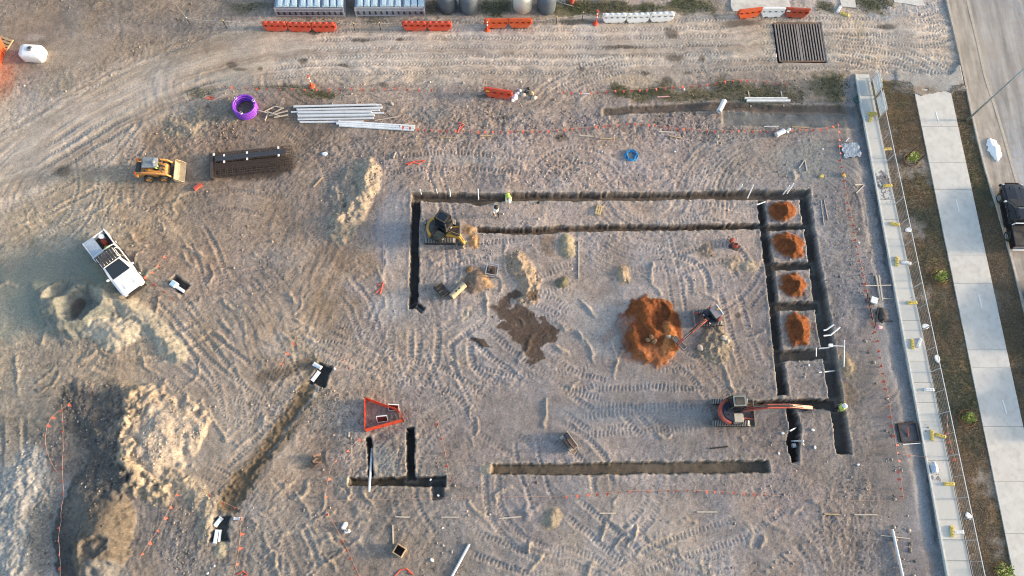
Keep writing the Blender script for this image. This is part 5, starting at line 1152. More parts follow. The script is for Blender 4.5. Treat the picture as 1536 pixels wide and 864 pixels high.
barrier('single white barrier between two orange ones above the shaker grid', (1138, 22), (1174, 22), M_WHITE, 'barriers above the shaker grid', 'trap')
barrier('dull red barrier with white plate at the right above the shaker grid', (1174, 22), (1210, 24), mat('barrier_dull', (.42, .07, .035), .5, dirt=.3), 'barriers above the shaker grid', 'trap', M_WHITE)
barrier('lone red barrier with yellow label standing in the dirt below the haul road', (727, 141), (768, 147), M_RED, 'lone barrier', 'trap', mat('yellow_label', (.75, .55, .06), .6))

def bollard(label, px, py, h=1.35, band=True, m=M_ORNG):
    t = thing('delineator_post', label, 'bollard', P3(px, py), 0, 'orange delineator posts')
    MB().ring([(.001, 0), (.24, 0), (.26, .05), (.22, .10), (.10, .14), (.001, .14)], 8).build('base', m, t)
    MB().ring([(.055, .12), (.06, h * .9), (.10, h * .92), (.10, h), (.001, h)], 10).build('post', m, t)
    if band:
        for z in (.55, .8): MB().ring([(.064, h * z - .1), (.066, h * z - .1), (.066, h * z + .08), (.064, h * z + .08)], 10).build('band', M_WHITE, t)
    return t
bollard('orange delineator post with white bands south of the haul road', 468, 130, 1.55)
bollard('red delineator post standing left of the white barriers', 893, 36, 1.75, m=M_RED)
bollard('orange delineator post at the left end of the tank barriers', 731, 46, 1.5)

# ================================================================ fence along the strip
FB = ((1303, 120), (1453, 838))           # foot line on the plan
fposts = [g(line_at(*FB, y), y) for y in np.linspace(118, 905, 26)]
fence = thing('temporary_fence', 'long temporary mesh fence with yellow and white feet along the concrete strip', 'fence', (fposts[0][0], fposts[0][1], 0)); f0 = fence.location.copy()
proto = None
for k in range(12):
    a, b = fposts[2 * k], fposts[2 * k + 2]; L = float(np.linalg.norm(b - a)); rz = math.atan2(b[1] - a[1], b[0] - a[0])
    t = bpy.data.objects.new('panel', None); COL.objects.link(t); t.parent = fence; t.location = (a[0] - f0.x, a[1] - f0.y, 0); t.rotation_euler.z = rz
    if proto is None:
        H = 1.5; parts = []
        for x in (.02, L / 2, L - .02): parts.append(MB().tube([(x, 0, 0), (x, 0, H)], .024, 6).build('post', M_GALV, t))
        parts.append(MB().tube([(0, 0, H), (L, 0, H)], .036, 6).build('top_rail', mat('rail_light', (.62, .62, .60), .5, metal=.2), t)); parts.append(MB().tube([(0, 0, .12), (L, 0, .12)], .018, 6).build('bottom_rail', M_GALV, t))
        wm = MB()
        for q in np.arange(.1, L, .10): wm.bar((q, 0, .12), (q, 0, H), .0045)
        for q in np.arange(.3, H, .2): wm.bar((0, 0, q), (L, 0, q), .0045)
        o = wm.build('wire_mesh', M_GALV, t); o['kind'] = 'stuff'; parts.append(o); proto = parts; L0 = L
    else:
        for p in proto: c = p.copy(); COL.objects.link(c); c.parent = t; c.scale = (L / L0, 1, 1)
FEET = [(1317, 123, 'y', 25), (1307, 172, 'y', -5), (1330, 224, 'y', 5), (1331, 279, 'y', 5), (1341, 337, 'y', -10), (1344, 393, 'y', 80), (1358, 395, 'w', -10), (1367, 455, 'y', 5), (1367, 517, 'y', 85), (1377, 515, 'w', 60), (1392, 585, 'w', 0), (1397, 653, 'y', 85), (1410, 654, 'y', -15), (1423, 726, 'y', 0), (1426, 797, 'y', 85), (1436, 798, 'w', 0), (1305, 178, 'y', 70), (1267, 22, 'y', -25), (1258, 14, 'w', 60)]
for i, (x, y, k, r_) in enumerate(sorted(FEET, key=lambda f: f[1])):
    p = P3(x, y, 0); on = y > 112 and line_at(*SLAB_L, y) - 2 < x < line_at(*SLAB_R, y) + 4; z = max(p.z, .092) if on else p.z
    m = M_YPL if k == 'y' else M_WHITE
    f_ = MB().loft([[(-.38, -.12, 0), (.38, -.12, 0), (.38, .12, 0), (-.38, .12, 0)], [(-.36, -.11, .08), (.36, -.11, .08), (.36, .11, .08), (-.36, .11, .08)], [(-.28, -.08, .14), (.28, -.08, .14), (.28, .08, .14), (-.28, .08, .14)]]).build('foot', m, fence, bevel=.015)
    f_.location = (p.x - f0.x, p.y - f0.y, z); f_.rotation_euler.z = R(r_)
    for q in (-.2, .0, .2): MB().ring([(.024, .135), (.03, .135), (.03, .155), (.024, .155)], 8, (q, 0, 0)).build('socket', M_DARK if k == 'y' else M_GREYM, f_)
# white hoarding boards on the first two panels
for i, (y0, y1) in enumerate(((120, 145), (148, 178))):
    a, b = g(line_at(*FB, y0) + 3, y0 + 1), g(line_at(*FB, y1) + 3, y1); L = float(np.linalg.norm(b - a)); rz = math.atan2(b[1] - a[1], b[0] - a[0])
    t = thing('site_board', 'pair of blank white boards on the %s fence panel by the drive' % ['first', 'second'][i], 'sign', (a[0], a[1], .0), rz, 'white boards on the fence')
    for k in range(2): MB().box((L / 2, .055 if i else .055, .50 + k * .66), (L * .98, .02, .60)).build('board', M_WHITE, t, bevel=.006)
    for x in (.1, L - .1): MB().box((x, .048, .8), (.05, .012, 1.4)).build('batten', M_GREYM, t)

# ================================================================ street lamp, saplings, lime heap
t = thing('street_lamp', 'tall grey street lamp on the verge beside the kerb', 'street lamp', P3(1450, 181))
MB().ring([(.13, 0), (.12, .06), (.001, .06)], 12).build('base_plate', M_DARK, t)
MB().tube([(0, 0, .05), (0, 0, 4), (0, 0, 8.2)], [.085, .07, .045], 12).build('pole', mat('lamp_pole', (.33, .38, .37), .45, metal=.4), t, smooth=True)
_oa = MB().tube([(0, 0, 8.15), (.5, .1, 8.5), (1.6, .35, 8.6)], .035, 8).build('outreach_arm', M_GALV, t); MB().box((1.9, .42, 8.6), (.7, .28, .1), rz=.22).build('lamp_head', M_GREYM, _oa, bevel=.03)
def leaf_clump(name, m, parent, n, rx, ry, z0, z1, ls, seed):
    r = random.Random(seed); mb = MB()
    for k in range(n):
        a = r.uniform(0, 6.28); q = math.sqrt(r.random()); x, y, z = rx * q * math.cos(a), ry * q * math.sin(a), r.uniform(z0, z1); d = Vector((math.cos(a + r.uniform(-1, 1)), math.sin(a + r.uniform(-1, 1)), r.uniform(-.4, .7))).normalized(); u = d.cross(Vector((0, 0, 1))).normalized(); L = ls * r.uniform(.6, 1.3); p = Vector((x, y, z))
        mb.add([p, p + d * L * .5 + u * L * .24, p + d * L, p + d * L * .5 - u * L * .24], [(0, 1, 2, 3)])
    return mb.build(name, m, parent)
for i, (x, y, sz) in enumerate([(1367, 239, 1.0), (1408, 416, .95), (1451, 627, .85), (1502, 857, 1.1)]):
    t = thing('sapling', ['lime green sapling between two dark stakes nearest the drive', 'second lime green sapling down the verge', 'third sapling down the verge, small and yellow-green', 'bushy green sapling at the bottom of the verge'][i], 'sapling', P3(x, y), 0, 'saplings planted in the verge')
    cr = leaf_clump('crown', M_LEAF, t, 90, .26 * sz, .22 * sz, .15, .75 * sz, .16, i)
    for q in range(5): a_ = q * 1.26 + i; c_ = leaf_clump('twig_leaves', M_LEAF if q % 2 else mat('sapling_leaf_dark', (.10, .15, .03), .6, var=.3), cr, 36, .17 * sz, .15 * sz, .1, .55 * sz, .15, i * 10 + q); c_.location = (.36 * sz * math.cos(a_), .30 * sz * math.sin(a_), 0)
    MB().tube([(0, 0, -.05), (.02, .01, .3), (0, .03, .6 * sz)], [.025, .02, .01], 6).build('trunk', M_BARK, t)
    for (sx, sy) in ((-.42, .18), (.30, -.35)): MB().bar((sx, sy, -.05), (sx, sy, 1.55 if i == 0 else 1.0), .05).build('stake', M_BARK, t)
    MB().bar((-.42, .18, .55), (.30, -.35, .55), .02).build('tie', M_DARK, t)
    MB().ring([(.55, 0.0), (.60, .05), (.66, 0.0)], 18).build('mulch_ring', mat('mulch', (.20, .10, .05), .95, var=.3, scale=20), t)
# white heap on the lane
r_ = random.Random(5); n = 26; secs = []
for j in range(6):
    q = j / 5; secs.append([((.50 + .05 * math.sin(3 * k) + .06 * r_.uniform(-1, 1)) * (1 - q ** 1.6) * math.cos(2 * math.pi * k / n), (1.02 + .1 * math.sin(5 * k) + .08 * r_.uniform(-1, 1)) * (1 - q ** 1.6) * math.sin(2 * math.pi * k / n), .22 * q ** .7 + .02 * r_.uniform(-1, 1)) for k in range(n)])
o = MB().loft(secs).build('lime_heap', M_ROOT, None, smooth=True); c = g(1491, 224); o.location = (c[0], c[1], 0.0); o.rotation_euler.z = R(8); tag(o, 'low bright white heap lying in the lane by the kerb', 'heap')
# ================================================================ compound at the top edge
def panel_stack(label, x0, x1, yb):
    a, b = g(x0, yb), g(x1, yb); L = float(np.linalg.norm(b - a)); D = 3.2; H = 1.15
    t = thing('panel_stack', label, 'panel stack', (a[0], a[1], float(Hs((a[0] + b[0]) / 2, a[1] + 1.0)) - .03), math.atan2(b[1] - a[1], b[0] - a[0]), 'pale blue panel stacks')
    fr = MB().box((L / 2, D / 2, .10), (L, D, .12)); fr.box((L / 2, .03, H - .05), (L, .06, .10)).box((L / 2, D - .03, H - .05), (L, .06, .10)).build('frame', mat('stack_frame', (.42, .42, .46), .6, dirt=.3), t, bevel=.012)
    MB().box((L / 2, D / 2, .6), (L * .985, D * .97, .9)).build('core', mat('stack_core', (.36, .37, .42), .7, var=.15, dirt=.3), t)
    n = 9; w = L / (n + .9); proto = None
    for k in range(n):
        x = .35 * w + k * w + (k // 3) * w * .28
        o = MB().box((0, 0, 0), (w * .90, D * .94, .10)).box((0, 0, .06), (w * .5, D * .90, .05)).build('plank', M_PBLUE, t, bevel=.02)
        o.location = (x + w * .5, D / 2, H + .03); o.rotation_euler.z = random.uniform(-.012, .012)
    for k in range(12):
        x = (k + .6) * L / 12.2
        MB().prism_y([(x - .09, .30), (x + .09, .30), (x + .05, .62), (x - .02, .74), (x - .08, .62)], -.012, .012).build('end_slot', M_DARK, t)
    for x in (.06, L - .06):
        for y in (.03, D - .03): MB().bar((x, y, 0), (x, y, H), .09).build('corner_post', mat('stack_frame', (.42, .42, .46)), t)
    for k in range(2): MB().bar((0, -.02, .25 + k * .55), (L, -.02, .25 + k * .55), .05).build('end_rail', mat('stack_frame', (.42, .42, .46)), t)
    return t
panel_stack('left stack of long pale blue panels with slotted end face at the top edge', 415, 518, 25)
panel_stack('right stack of long pale blue panels with slotted end face at the top edge', 534, 638, 25)
def tank(label, px, py, m, r=.78, h=1.9):
    t = thing('water_tank', label, 'tank', P3(px, py, -.02), 0, 'upright tanks at the top edge')
    MB().ring([(.001, 0), (r * .92, 0), (r, .08), (r, h * .86), (r * .93, h * .95), (r * .55, h), (.001, h * 1.02)], 36).build('shell', m, t, smooth=True)
    for z in (.3, .62): MB().ring([(r * .99, h * z), (r * 1.015, h * z + .02), (r * 1.015, h * z + .05), (r * .99, h * z + .07)], 36).build('rib', m, t, smooth=True)
    MB().ring([(.2, h * 1.0), (.22, h * 1.04), (.2, h * 1.08), (.001, h * 1.08)], 16).build('lid', M_DARK, t)
tank('slate blue upright tank nearest the panel stacks', 671, 10, M_TANK); tank('second slate blue tank from the panel stacks', 703, 12, M_TANK)
tank('only white upright tank at the top edge', 784, 10, M_TANKB); tank('slate blue tank right of the white tank', 819, 12, M_TANK)
# low red drum and loose pole right of the tanks
t = thing('red_drum', 'small red drum in the grass right of the tanks', 'drum', P3(857, 3)); MB().ring([(.001, 0), (.22, 0), (.24, .02), (.24, .30), (.25, .32), (.24, .34), (.24, .6), (.22, .64), (.001, .64)], 20).build('barrel', M_MRED, t, smooth=False); MB().ring([(.03, .64), (.05, .66), (.001, .66)], 8, (.1, .05, 0)).build('bung', M_DARK, t)
def stick(name, label, cat, p0, p1, r, m, group=None, z=None, lift=.0, square=False, cap=True):
    a = P3(*p0); b = P3(*p1); a.z += r * .9 + lift; b.z += r * .9 + lift; c = (a + b) / 2
    mb = MB()
    if square: mb.bar(a - c, b - c, r * 2)
    else: mb.tube([a - c, b - c], r, 10)
    o = mb.build(name, m, None, bevel=.006 if square else 0); o.location = c; tag(o, label, cat, group); return o
stick('timber_pole', 'thin timber pole leaning in the grass right of the tanks', 'pole', (836, 3), (860, 10), .04, M_PALE)
# picket posts and string along the compound edge
for i, (x, y, lean) in enumerate([(286, 38, 0), (340, 42, 0), (532, 46, .05), (571, 45, 0), (834, 37, 0), (873, 30, 0)]):
    t = thing('picket_post', ['picket post at the left end of the compound string', 'second picket post along the compound string', 'picket post between the panel stacks, left one', 'picket post between the panel stacks, right one', 'picket post below the slate tank', 'low picket post left of the red delineator'][i], 'post', P3(x, y, -.02), 0, 'picket posts')
    b_ = MB().bar((0, 0, 0), (lean, 0, 1.0), .05).bar((0, 0, 0), (lean, 0, 1.0), .03).build('post', M_DARK, t); MB().ring([(.001, 1.0), (.05, 1.0), (.05, 1.06), (.001, 1.08)], 8, (lean, 0, 0)).build('cap', M_YPL if i else M_WHITE, t)
def string(label, pts, z=.95, r=.012, m=None):
    P = [P3(*p) for p in pts]; Q = []
    for a, b in zip(P[:-1], P[1:]):
        for k in range(6):
            q = k / 6; p = a.lerp(b, q); p.z += z - .12 * 4 * q * (1 - q); Q.append(p)
    Q.append(P[-1] + Vector((0, 0, z))); c = Q[0].copy(); o = MB().tube([p - c for p in Q], r, 5).build('string_line', m or M_PALE, None); o.location = c; return tag(o, label, 'string')
string('pale string along the picket posts at the top left', [(258, 2), (286, 38), (340, 42), (400, 44)])
string('pale string between the panel stack pickets', [(508, 44), (532, 46), (571, 45), (602, 44)])
string('pale string from the tank barriers to the white barriers', [(799, 42), (834, 37), (873, 33), (893, 36)])
# pallet on an orange skip at the left edge
t = thing('orange_skip', 'orange metal skip cut off by the left edge', 'skip', P3(-14, 100), R(-4))
MB().loft([[(-.8, -1.7, 0), (.8, -1.7, 0), (.8, 1.7, 0), (-.8, 1.7, 0)], [(-.95, -1.95, 1.2), (.95, -1.95, 1.2), (.95, 1.95, 1.2), (-.95, 1.95, 1.2)]]).build('shell', M_ORNG, t, bevel=.02)
MB().box((0, 0, 1.24), (1.98, .10, .08)).box((.93, 0, 1.24), (.10, 3.9, .08)).box((-.93, 0, 1.24), (.10, 3.9, .08)).build('rim', M_ORNG, t)
for y in (-1.1, 0, 1.1): MB().bar((.86, y, .1), (.99, y, 1.15), .08).build('rib', M_ORNG, t)
def pallet(label, px, py, rz, lx, ly, m, z=0.0, nb=5, group=None):
    t = thing('pallet', label, 'pallet', P3(px, py, z), rz, group)
    for k in range(nb): MB().box((0, -ly / 2 + (k + .5) * ly / nb, .125), (lx, ly / nb * .66, .025)).build('deck_board', m, t)
    for x in (-lx / 2 + .05, 0, lx / 2 - .05): MB().box((x, 0, .06), (.09, ly, .10)).build('bearer', m, t)
    return t
pallet('timber pallet beside the orange skip at the left edge', 6, 66, R(-20), 1.15, 1.15, M_TIMB, nb=4)
# white poly cart tank
t = thing('poly_tank', 'white oval poly tank with dark hatch in the top left corner', 'tank', P3(54, 85), R(-3))
def oval(z, k, e=.32):
    a_, b_ = .92 * k, .60 * k; e *= k; q = []
    for (cx, cy, a0) in ((a_ - e, b_ - e, 0), (-a_ + e, b_ - e, 90), (-a_ + e, -b_ + e, 180), (a_ - e, -b_ + e, 270)):
        for i in range(5): w = R(a0 + i * 22.5); q.append((cx + e * math.cos(w), cy + e * math.sin(w), z))
    return q
MB().loft([oval(0, .90), oval(.08, .98), oval(.6, 1.0), oval(.80, .97), oval(.88, .88), oval(.90, .6)]).build('shell', M_WHITE, t, smooth=True)
MB().ring([(.001, .90), (.20, .90), (.22, .93), (.20, .97), (.001, .97)], 16, (-.05, .12, 0)).build('hatch', M_GREYM, t); MB().ring([(.001, .97), (.12, .97), (.001, 1.0)], 12, (-.08, .16, 0)).build('vent', M_DARK, t)
for x in (-.35, .18): MB().box((x, -.45, .80), (.07, .30, .04), rx=.6).build('strap', M_DARK, t)

# ================================================================ shaker grid
q = gl([(1162, 36), (1228, 36), (1237, 92), (1170, 92)])
t = thing('shaker_grid', 'steel rumble grid of dark slots set in the haul road', 'grid', (q[0][0], q[0][1], 0))
o0 = q[0]
MB().box((0, 0, -.22), (.1, .1, .02)).build('anchor', M_DARK, t)
pit = MB(); loc_ = [(p[0] - o0[0], p[1] - o0[1]) for p in q]
fr = MB()
for i in (0, 2):
    a, b = loc_[i], loc_[(i + 1) % 4]; fr.bar((a[0], a[1], -.02), (b[0], b[1], -.02), .10, .14)
fr.build('end_beam', M_RUST, t)
N = 17
for k in range(N):
    s_ = (k + .5) / N if False else k / (N - 1); a = [loc_[0][i] + (loc_[1][i] - loc_[0][i]) * s_ for i in (0, 1)]; b = [loc_[3][i] + (loc_[2][i] - loc_[3][i]) * s_ for i in (0, 1)]
    MB().bar((a[0], a[1], .0), (b[0], b[1], .0), .105 if k != 8 else .2, .10).build('rail', mat('grid_rail', (.24, .215, .20), .6, var=.25, dirt=.5), t)

# ================================================================ pipes, coils, reinforcement
def coil(name, label, px, py, r, rt, turns, m, cat='coil', lift=0.0, wob=.03, seed=0):
    rr = random.Random(seed); P = []; n = 40
    for k in range(int(turns * n) + 1):
        a = 2 * math.pi * k / n; lay = k / n; rad = r - (lay % 3) * rt * 1.2 + wob * math.sin(a * 2.3 + lay * 2); P.append((rad * math.cos(a), rad * math.sin(a), rt + (lay // 1) * rt * .55 + .3 * rt * math.sin(a * 3)))
    t = thing(name, label, cat, P3(px, py, lift)); return t, P
t, P = coil('purple_coil', 'thick coil of purple pipe beside the timber offcuts', 370, 165, .80, .075, 7, M_PURP, wob=.012)
P = []
for k in range(7 * 40 + 1):
    a = 2 * math.pi * k / 40; lay = k // 40; P.append((.86 * math.cos(a) - .10 * (lay % 2) * math.cos(a), .86 * math.sin(a) - .10 * (lay % 2) * math.sin(a), .075 + .115 * lay * 1.0))
MB().tube(P, .075, 8).build('pipe', M_PURP, t, smooth=True)
for a in (0.4, 2.5, 4.6): MB().ring([(.09, -.05), (.10, -.05), (.10, .05), (.09, .05)], 8, (.80 * math.cos(a), .80 * math.sin(a), .92)).build('tie', M_WHITE, t)
t, P = coil('blue_hose', 'tangled coil of bright blue hose on the open ground above the trenches', 947, 234, .46, .028, 8, M_BLUE, 'hose', wob=.08, seed=2); MB().tube(P, .028, 6).build('hose', M_BLUE, t); MB().tube([P[-1], (P[-1][0] * .3, P[-1][1] * .3, .1), (-.1, .1, .06)], .028, 6).build('tail', M_BLUE, t)
t, P = coil('green_hose', 'coil of dark green hose on the concrete strip near the drive', 1287, 150, .34, .028, 5, M_GREEN, 'hose', lift=.09, wob=.03); MB().tube(P, .028, 6).build('hose', M_GREEN, t); MB().tube([P[0], (.5, .35, .06), (.15, .9, .05), (-.2, 1.4, .05)], .022, 6).build('tail', M_GREEN, t)
PIPES = [((440, 161), (572, 158), 0), ((445, 165), (574, 162), 0), ((437, 169), (570, 166), 0), ((446, 172), (576, 170), 0), ((447, 176), (562, 174), 0), ((447, 180), (561, 178), 0), ((450, 184), (545, 183), 0), ((442, 162), (566, 159), 1), ((447, 167), (573, 164), 1), ((448, 171), (558, 170), 1), ((448, 176), (562, 174), 1)]
for i, (a, b, l) in enumerate(PIPES): stick('pvc_pipe', '%s pale pipe counting downwards in the %s layer of the large stack' % (ORD_W[i - 7 * l], 'upper' if l else 'lower'), 'pipe', a, b, .085, M_PVC, 'long pale pipes stacked beside the purple coil', lift=.15 * l)
for i, (a, b) in enumerate([((508, 183), (622, 190)), ((505, 186), (622, 193)), ((509, 189), (621, 196))]): stick('pvc_pipe', ['upper', 'middle', 'lower'][i] + ' long pale pipe of the slanting bundle right of the large stack', 'pipe', a, b, .09, mat('pvc_light', (.68, .72, .75), .4, dirt=.08), 'slanting pipe bundle')
stick('timber_batten', 'thin pale batten slanting out of the pipe stack', 'batten', (562, 181), (598, 175), .03, M_PALE, square=True)
for i, (a, b) in enumerate([((396, 168), (412, 160)), ((412, 160), (426, 163)), ((408, 172), (424, 163)), ((398, 182), (403, 170)), ((404, 175), (432, 168)), ((412, 178), (433, 174)), ((389, 168), (404, 172)), ((402, 170), (420, 176))]):
    stick('timber_offcut', ['upper left pale timber offcut rising to the right', 'top pale timber offcut of the pile', 'middle pale timber offcut leaning to the top', 'lowest short upright pale timber offcut', 'long pale timber offcut through the middle', 'lowest long pale timber offcut', 'leftmost pale timber offcut by the purple coil', 'short pale timber offcut falling to the right'][i] + ' left of the pipe stack', 'offcut', a, b, .04, M_PALE, 'timber offcuts left of the pipe stack', square=True, lift=.03 * i)
# reinforcement stack
c0, cx = P3(322, 268), None
t = thing('mesh_stack', 'dark stack of steel reinforcement mesh beside the skid steer loader', 'mesh stack', c0, ang((322, 268), (440, 256)))
L, W = dist((322, 268), (440, 256)), 2.05
low = MB()
for z in (.10,):
    for k in range(9): low.bar((0, k * W / 8, z), (L, k * W / 8, z), .022)
    for k in range(34): low.bar((k * L / 33, 0, z + .022), (k * L / 33, W, z + .022), .02)
o = low.build('lower_mesh', M_REBAR, t); o['kind'] = 'stuff'
pc = pl_ = None
for k in range(34):
    if pc is None: pc = MB().bar((0, 0, 0), (0, W, 0), .026).build('cross_bar', M_REBAR, t); o = pc
    else: o = share(pc, t)
    o.location = (k * L / 33, random.uniform(-.04, .04), .34 + random.uniform(0, .01))
for k in range(11):
    if pl_ is None: pl_ = MB().bar((0, 0, 0), (L, 0, 0), .026).build('long_bar', M_REBAR, t); o = pl_
    else: o = share(pl_, t)
    o.location = (random.uniform(-.08, .08), .08 + k * (W - .16) / 10, .365)
for k in range(7): MB().bar((.15 + .03 * (k % 3), W * (.60 + .028 * k), .46 + .012 * (k % 2)), (L * .93, W * (.63 + .028 * k), .46), .046).build('cage_bar', mat('bundle_grey', (.055, .06, .07), .5, var=.15), t)
for k in range(9): MB().bar((.1, W * (.26 + .03 * k), .40), (L * .97, W * (.26 + .03 * k), .40), .022).build('tie_bar', M_REBAR, t)
for (x, y) in ((.13, .80), (.42, .82), (.82, .90), (.13, .54), (.42, .56), (.82, .58), (0.0, .88)): MB().box((x * L + .1, y * W, .47), (.14, .2, .05)).build('spacer', M_WHITE, t, bevel=.01)
MB().box((-.12, W * .45, .2), (.30, W * 1.05, .40)).build('end_bundle', mat('bundle_dark', (.07, .055, .05)), t, bevel=.04)
stick('steel_offcut', 'short rusty steel offcut lying left of the mesh stack', 'offcut', (292, 285), (303, 277), .12, M_MRED, square=True)

# loose white planks on bearers, pipes over trenches, big pipe ends
WPL = mat('white_plank', (.70, .70, .68), .6, dirt=.15)
stick('white_plank', 'upper long white plank resting on two timber bearers', 'plank', (1116, 149), (1180, 149), .07, WPL, lift=.1, square=True); stick('white_plank', 'lower long white plank resting on two timber bearers', 'plank', (1119, 153), (1184, 153), .09, WPL, lift=.1, square=True)
stick('timber_bearer', 'left timber bearer under the white planks', 'bearer', (1122, 137), (1126, 161), .045, M_PALE, square=True); stick('timber_bearer', 'right timber bearer under the white planks', 'bearer', (1171, 137), (1175, 161), .045, M_PALE, square=True)
def open_pipe(label, p0, p1, r, m, lift=0.0, group=None, name='pipe_section'):
    a, b = P3(*p0), P3(*p1); L = (b - a).length; t = thing(name, label, 'pipe', (a + b) / 2 + Vector((0, 0, lift)), math.atan2(b.y - a.y, b.x - a.x), group)
    o = MB().ring([(r * .86, -L / 2), (r, -L / 2), (r, L / 2), (r * .86, L / 2), (r * .86, -L / 2)], 18).build('wall', m, t, smooth=False); o.rotation_euler = (0, R(90), 0); o.location.z = r
    for s in (-1, 1):
        k = MB().ring([(r * 1.0, -.05), (r * 1.06, -.05), (r * 1.06, .05), (r * 1.0, .05)], 18).build('collar', m, t); k.rotation_euler = (0, R(90), 0); k.location = (s * (L / 2 - .06), 0, r)
    return t
open_pipe('short fat white pipe section standing out of the top ditch', (1077, 170), (1085, 154), .2, M_WHITE, lift=.1); open_pipe('white pipe offcut beside the bunting corner', (1163, 204), (1175, 198), .2, M_WHITE); open_pipe('small white pipe elbow next to the pipe offcut', (1179, 200), (1184, 194), .12, M_WHITE)
stick('drain_pipe', 'pale pipe bridging the lower left trench', 'pipe', (554, 738), (558, 672), .085, M_PVC, lift=.12)
stick('drain_pipe', 'long pale pipe lying at the bottom edge', 'pipe', (704, 816), (676, 868), .09, M_PVC)
stick('drain_pipe', 'long pale pipe pointing off the bottom edge near the rubble', 'pipe', (1337, 794), (1356, 880), .09, M_PVC, lift=.06); stick('timber_batten', 'thin batten under the long pale pipe near the rubble', 'batten', (1321, 803), (1364, 808), .035, M_PALE, square=True)
# stubs in the trenches
for i, (a, b) in enumerate([((631, 289), (633, 297)), ((655, 289), (657, 297)), ((675, 290), (676, 300)), ((717, 289), (718, 305)), ((1102, 293), (1110, 283)), ((1120, 299), (1126, 283)), ((1170, 297), (1180, 284)), ((1176, 296), (1186, 281))]):
    stick('conduit_stub', ['first', 'second', 'third', 'fourth', 'fifth', 'sixth', 'seventh', 'eighth'][i] + ' pale conduit stub from the left in the top trench', 'conduit', a, b, .045, M_WHITE, 'conduit stubs in the top trench', lift=.65)
t = thing('conduit_bend', 'pair of white bent conduits in the right trench beside the lowest orange heap', 'conduit', P3(1233, 500, .3)); o = t.location
for k, pts in enumerate(([(1232, 498), (1236, 497), (1246, 490)], [(1232, 506), (1242, 505), (1255, 494)])):
    Q = [Vector((*g(*p), .45)) - o for p in pts]; Q[-1].z += .15; MB().tube(Q, .06, 8).build('conduit', M_WHITE, t)
t = thing('conduit_run', 'pale conduit run with junction box across the right trench', 'conduit', P3(1240, 521, .2)); o = t.location
for pts in ([(1226, 524), (1240, 523), (1244, 520), (1264, 521)], [(1264, 512), (1264, 521), (1263, 552)], [(1222, 523), (1222, 536)]):
    MB().tube([Vector((*g(*p), .30)) - o for p in pts], .045, 8).build('conduit', M_PVC, t)
c = g(1243, 520); MB().box((c[0] - o.x, c[1] - o.y, .30 - o.z + .05), (.30, .24, .22)).build('junction_box', M_WHITE, t, bevel=.02)
stick('conduit_stub', 'pale stub crossing the gap right of the inner strip', 'conduit', (1133, 310), (1142, 310), .05, M_PVC, lift=.3)
for i, (a, b) in enumerate([((1181, 648), (1190, 643)), ((1183, 663), (1200, 663)), ((1194, 672), (1199, 667))]): stick('conduit_stub', ['white', 'grey', 'thin'][i] + ' conduit in the dark pit below the red excavator boom', 'conduit', a, b, .05, M_WHITE if i != 1 else M_PVC, lift=.5)
open_pipe('open white pipe mouth at the bottom of the dark pit', (1185, 670), (1190, 669), .16, M_WHITE, lift=.25)

# ================================================================ pipe pits with white fittings
def box_fitting(label, px, py, rz, lx, ly, h, m, group=None, lift=0.0):
    t = thing('pipe_fitting', label, 'fitting', P3(px, py, lift), rz, group)
    MB().box((0, 0, h / 2), (lx, ly, h)).build('casing', m, t, bevel=.03); MB().box((0, ly * .16, h + .012), (lx * .92, ly * .3, .03)).build('seam', M_WHITE, t)
    for s in (-1, 1): MB().box((s * lx * .46, 0, h / 2), (.05, ly * 1.12, h * 1.08)).build('flange', M_WHITE, t, bevel=.01)
    return t
LB = mat('fitting_blue_white', (.62, .72, .80), .4, dirt=.06)
box_fitting('upper pale blue fitting in the pit at the head of the muddy channel', 479, 552, ang((474, 549), (485, 555)), .62, .26, .3, LB, 'white fittings in the pipe pits', .25); box_fitting('lower pale blue fitting in the pit at the head of the muddy channel', 475, 566, ang((470, 572), (480, 559)), .85, .24, .3, LB, 'white fittings in the pipe pits', .2)
box_fitting('short slanted pale fitting in the pit at the foot of the muddy channel', 330, 783, ang((325, 788), (334, 777)), .68, .26, .3, LB, 'white fittings in the pipe pits', .2); box_fitting('longer upright pale fitting in the pit at the foot of the muddy channel', 327, 805, ang((325, 814), (328, 797)), .9, .26, .3, LB, 'white fittings in the pipe pits', .2)
box_fitting('thin pale fitting lying against the longer one in the foot pit', 332, 804, ang((331, 812), (333, 796)), .8, .12, .25, LB, 'white fittings in the pipe pits', .2); box_fitting('small white fitting on the rim of the foot pit', 356, 778, 0, .38, .16, .2, M_WHITE, 'white fittings in the pipe pits')
t = thing('valve_box', 'square pale blue valve box with white pipe in the small pit below the ute', 'valve box', P3(264, 429, .1), ang((259, 420), (285, 436)))
MB().box((0, 0, .25), (.46, .46, .5)).build('box', M_WHITE, t, bevel=.02); MB().box((-.0, 0, .515), (.36, .36, .03)).build('lid', mat('valve_lid', (.40, .60, .72), .4), t, bevel=.008); MB().box((.60, -.06, .30), (.80, .24, .24)).build('outlet', M_WHITE, t, bevel=.04)

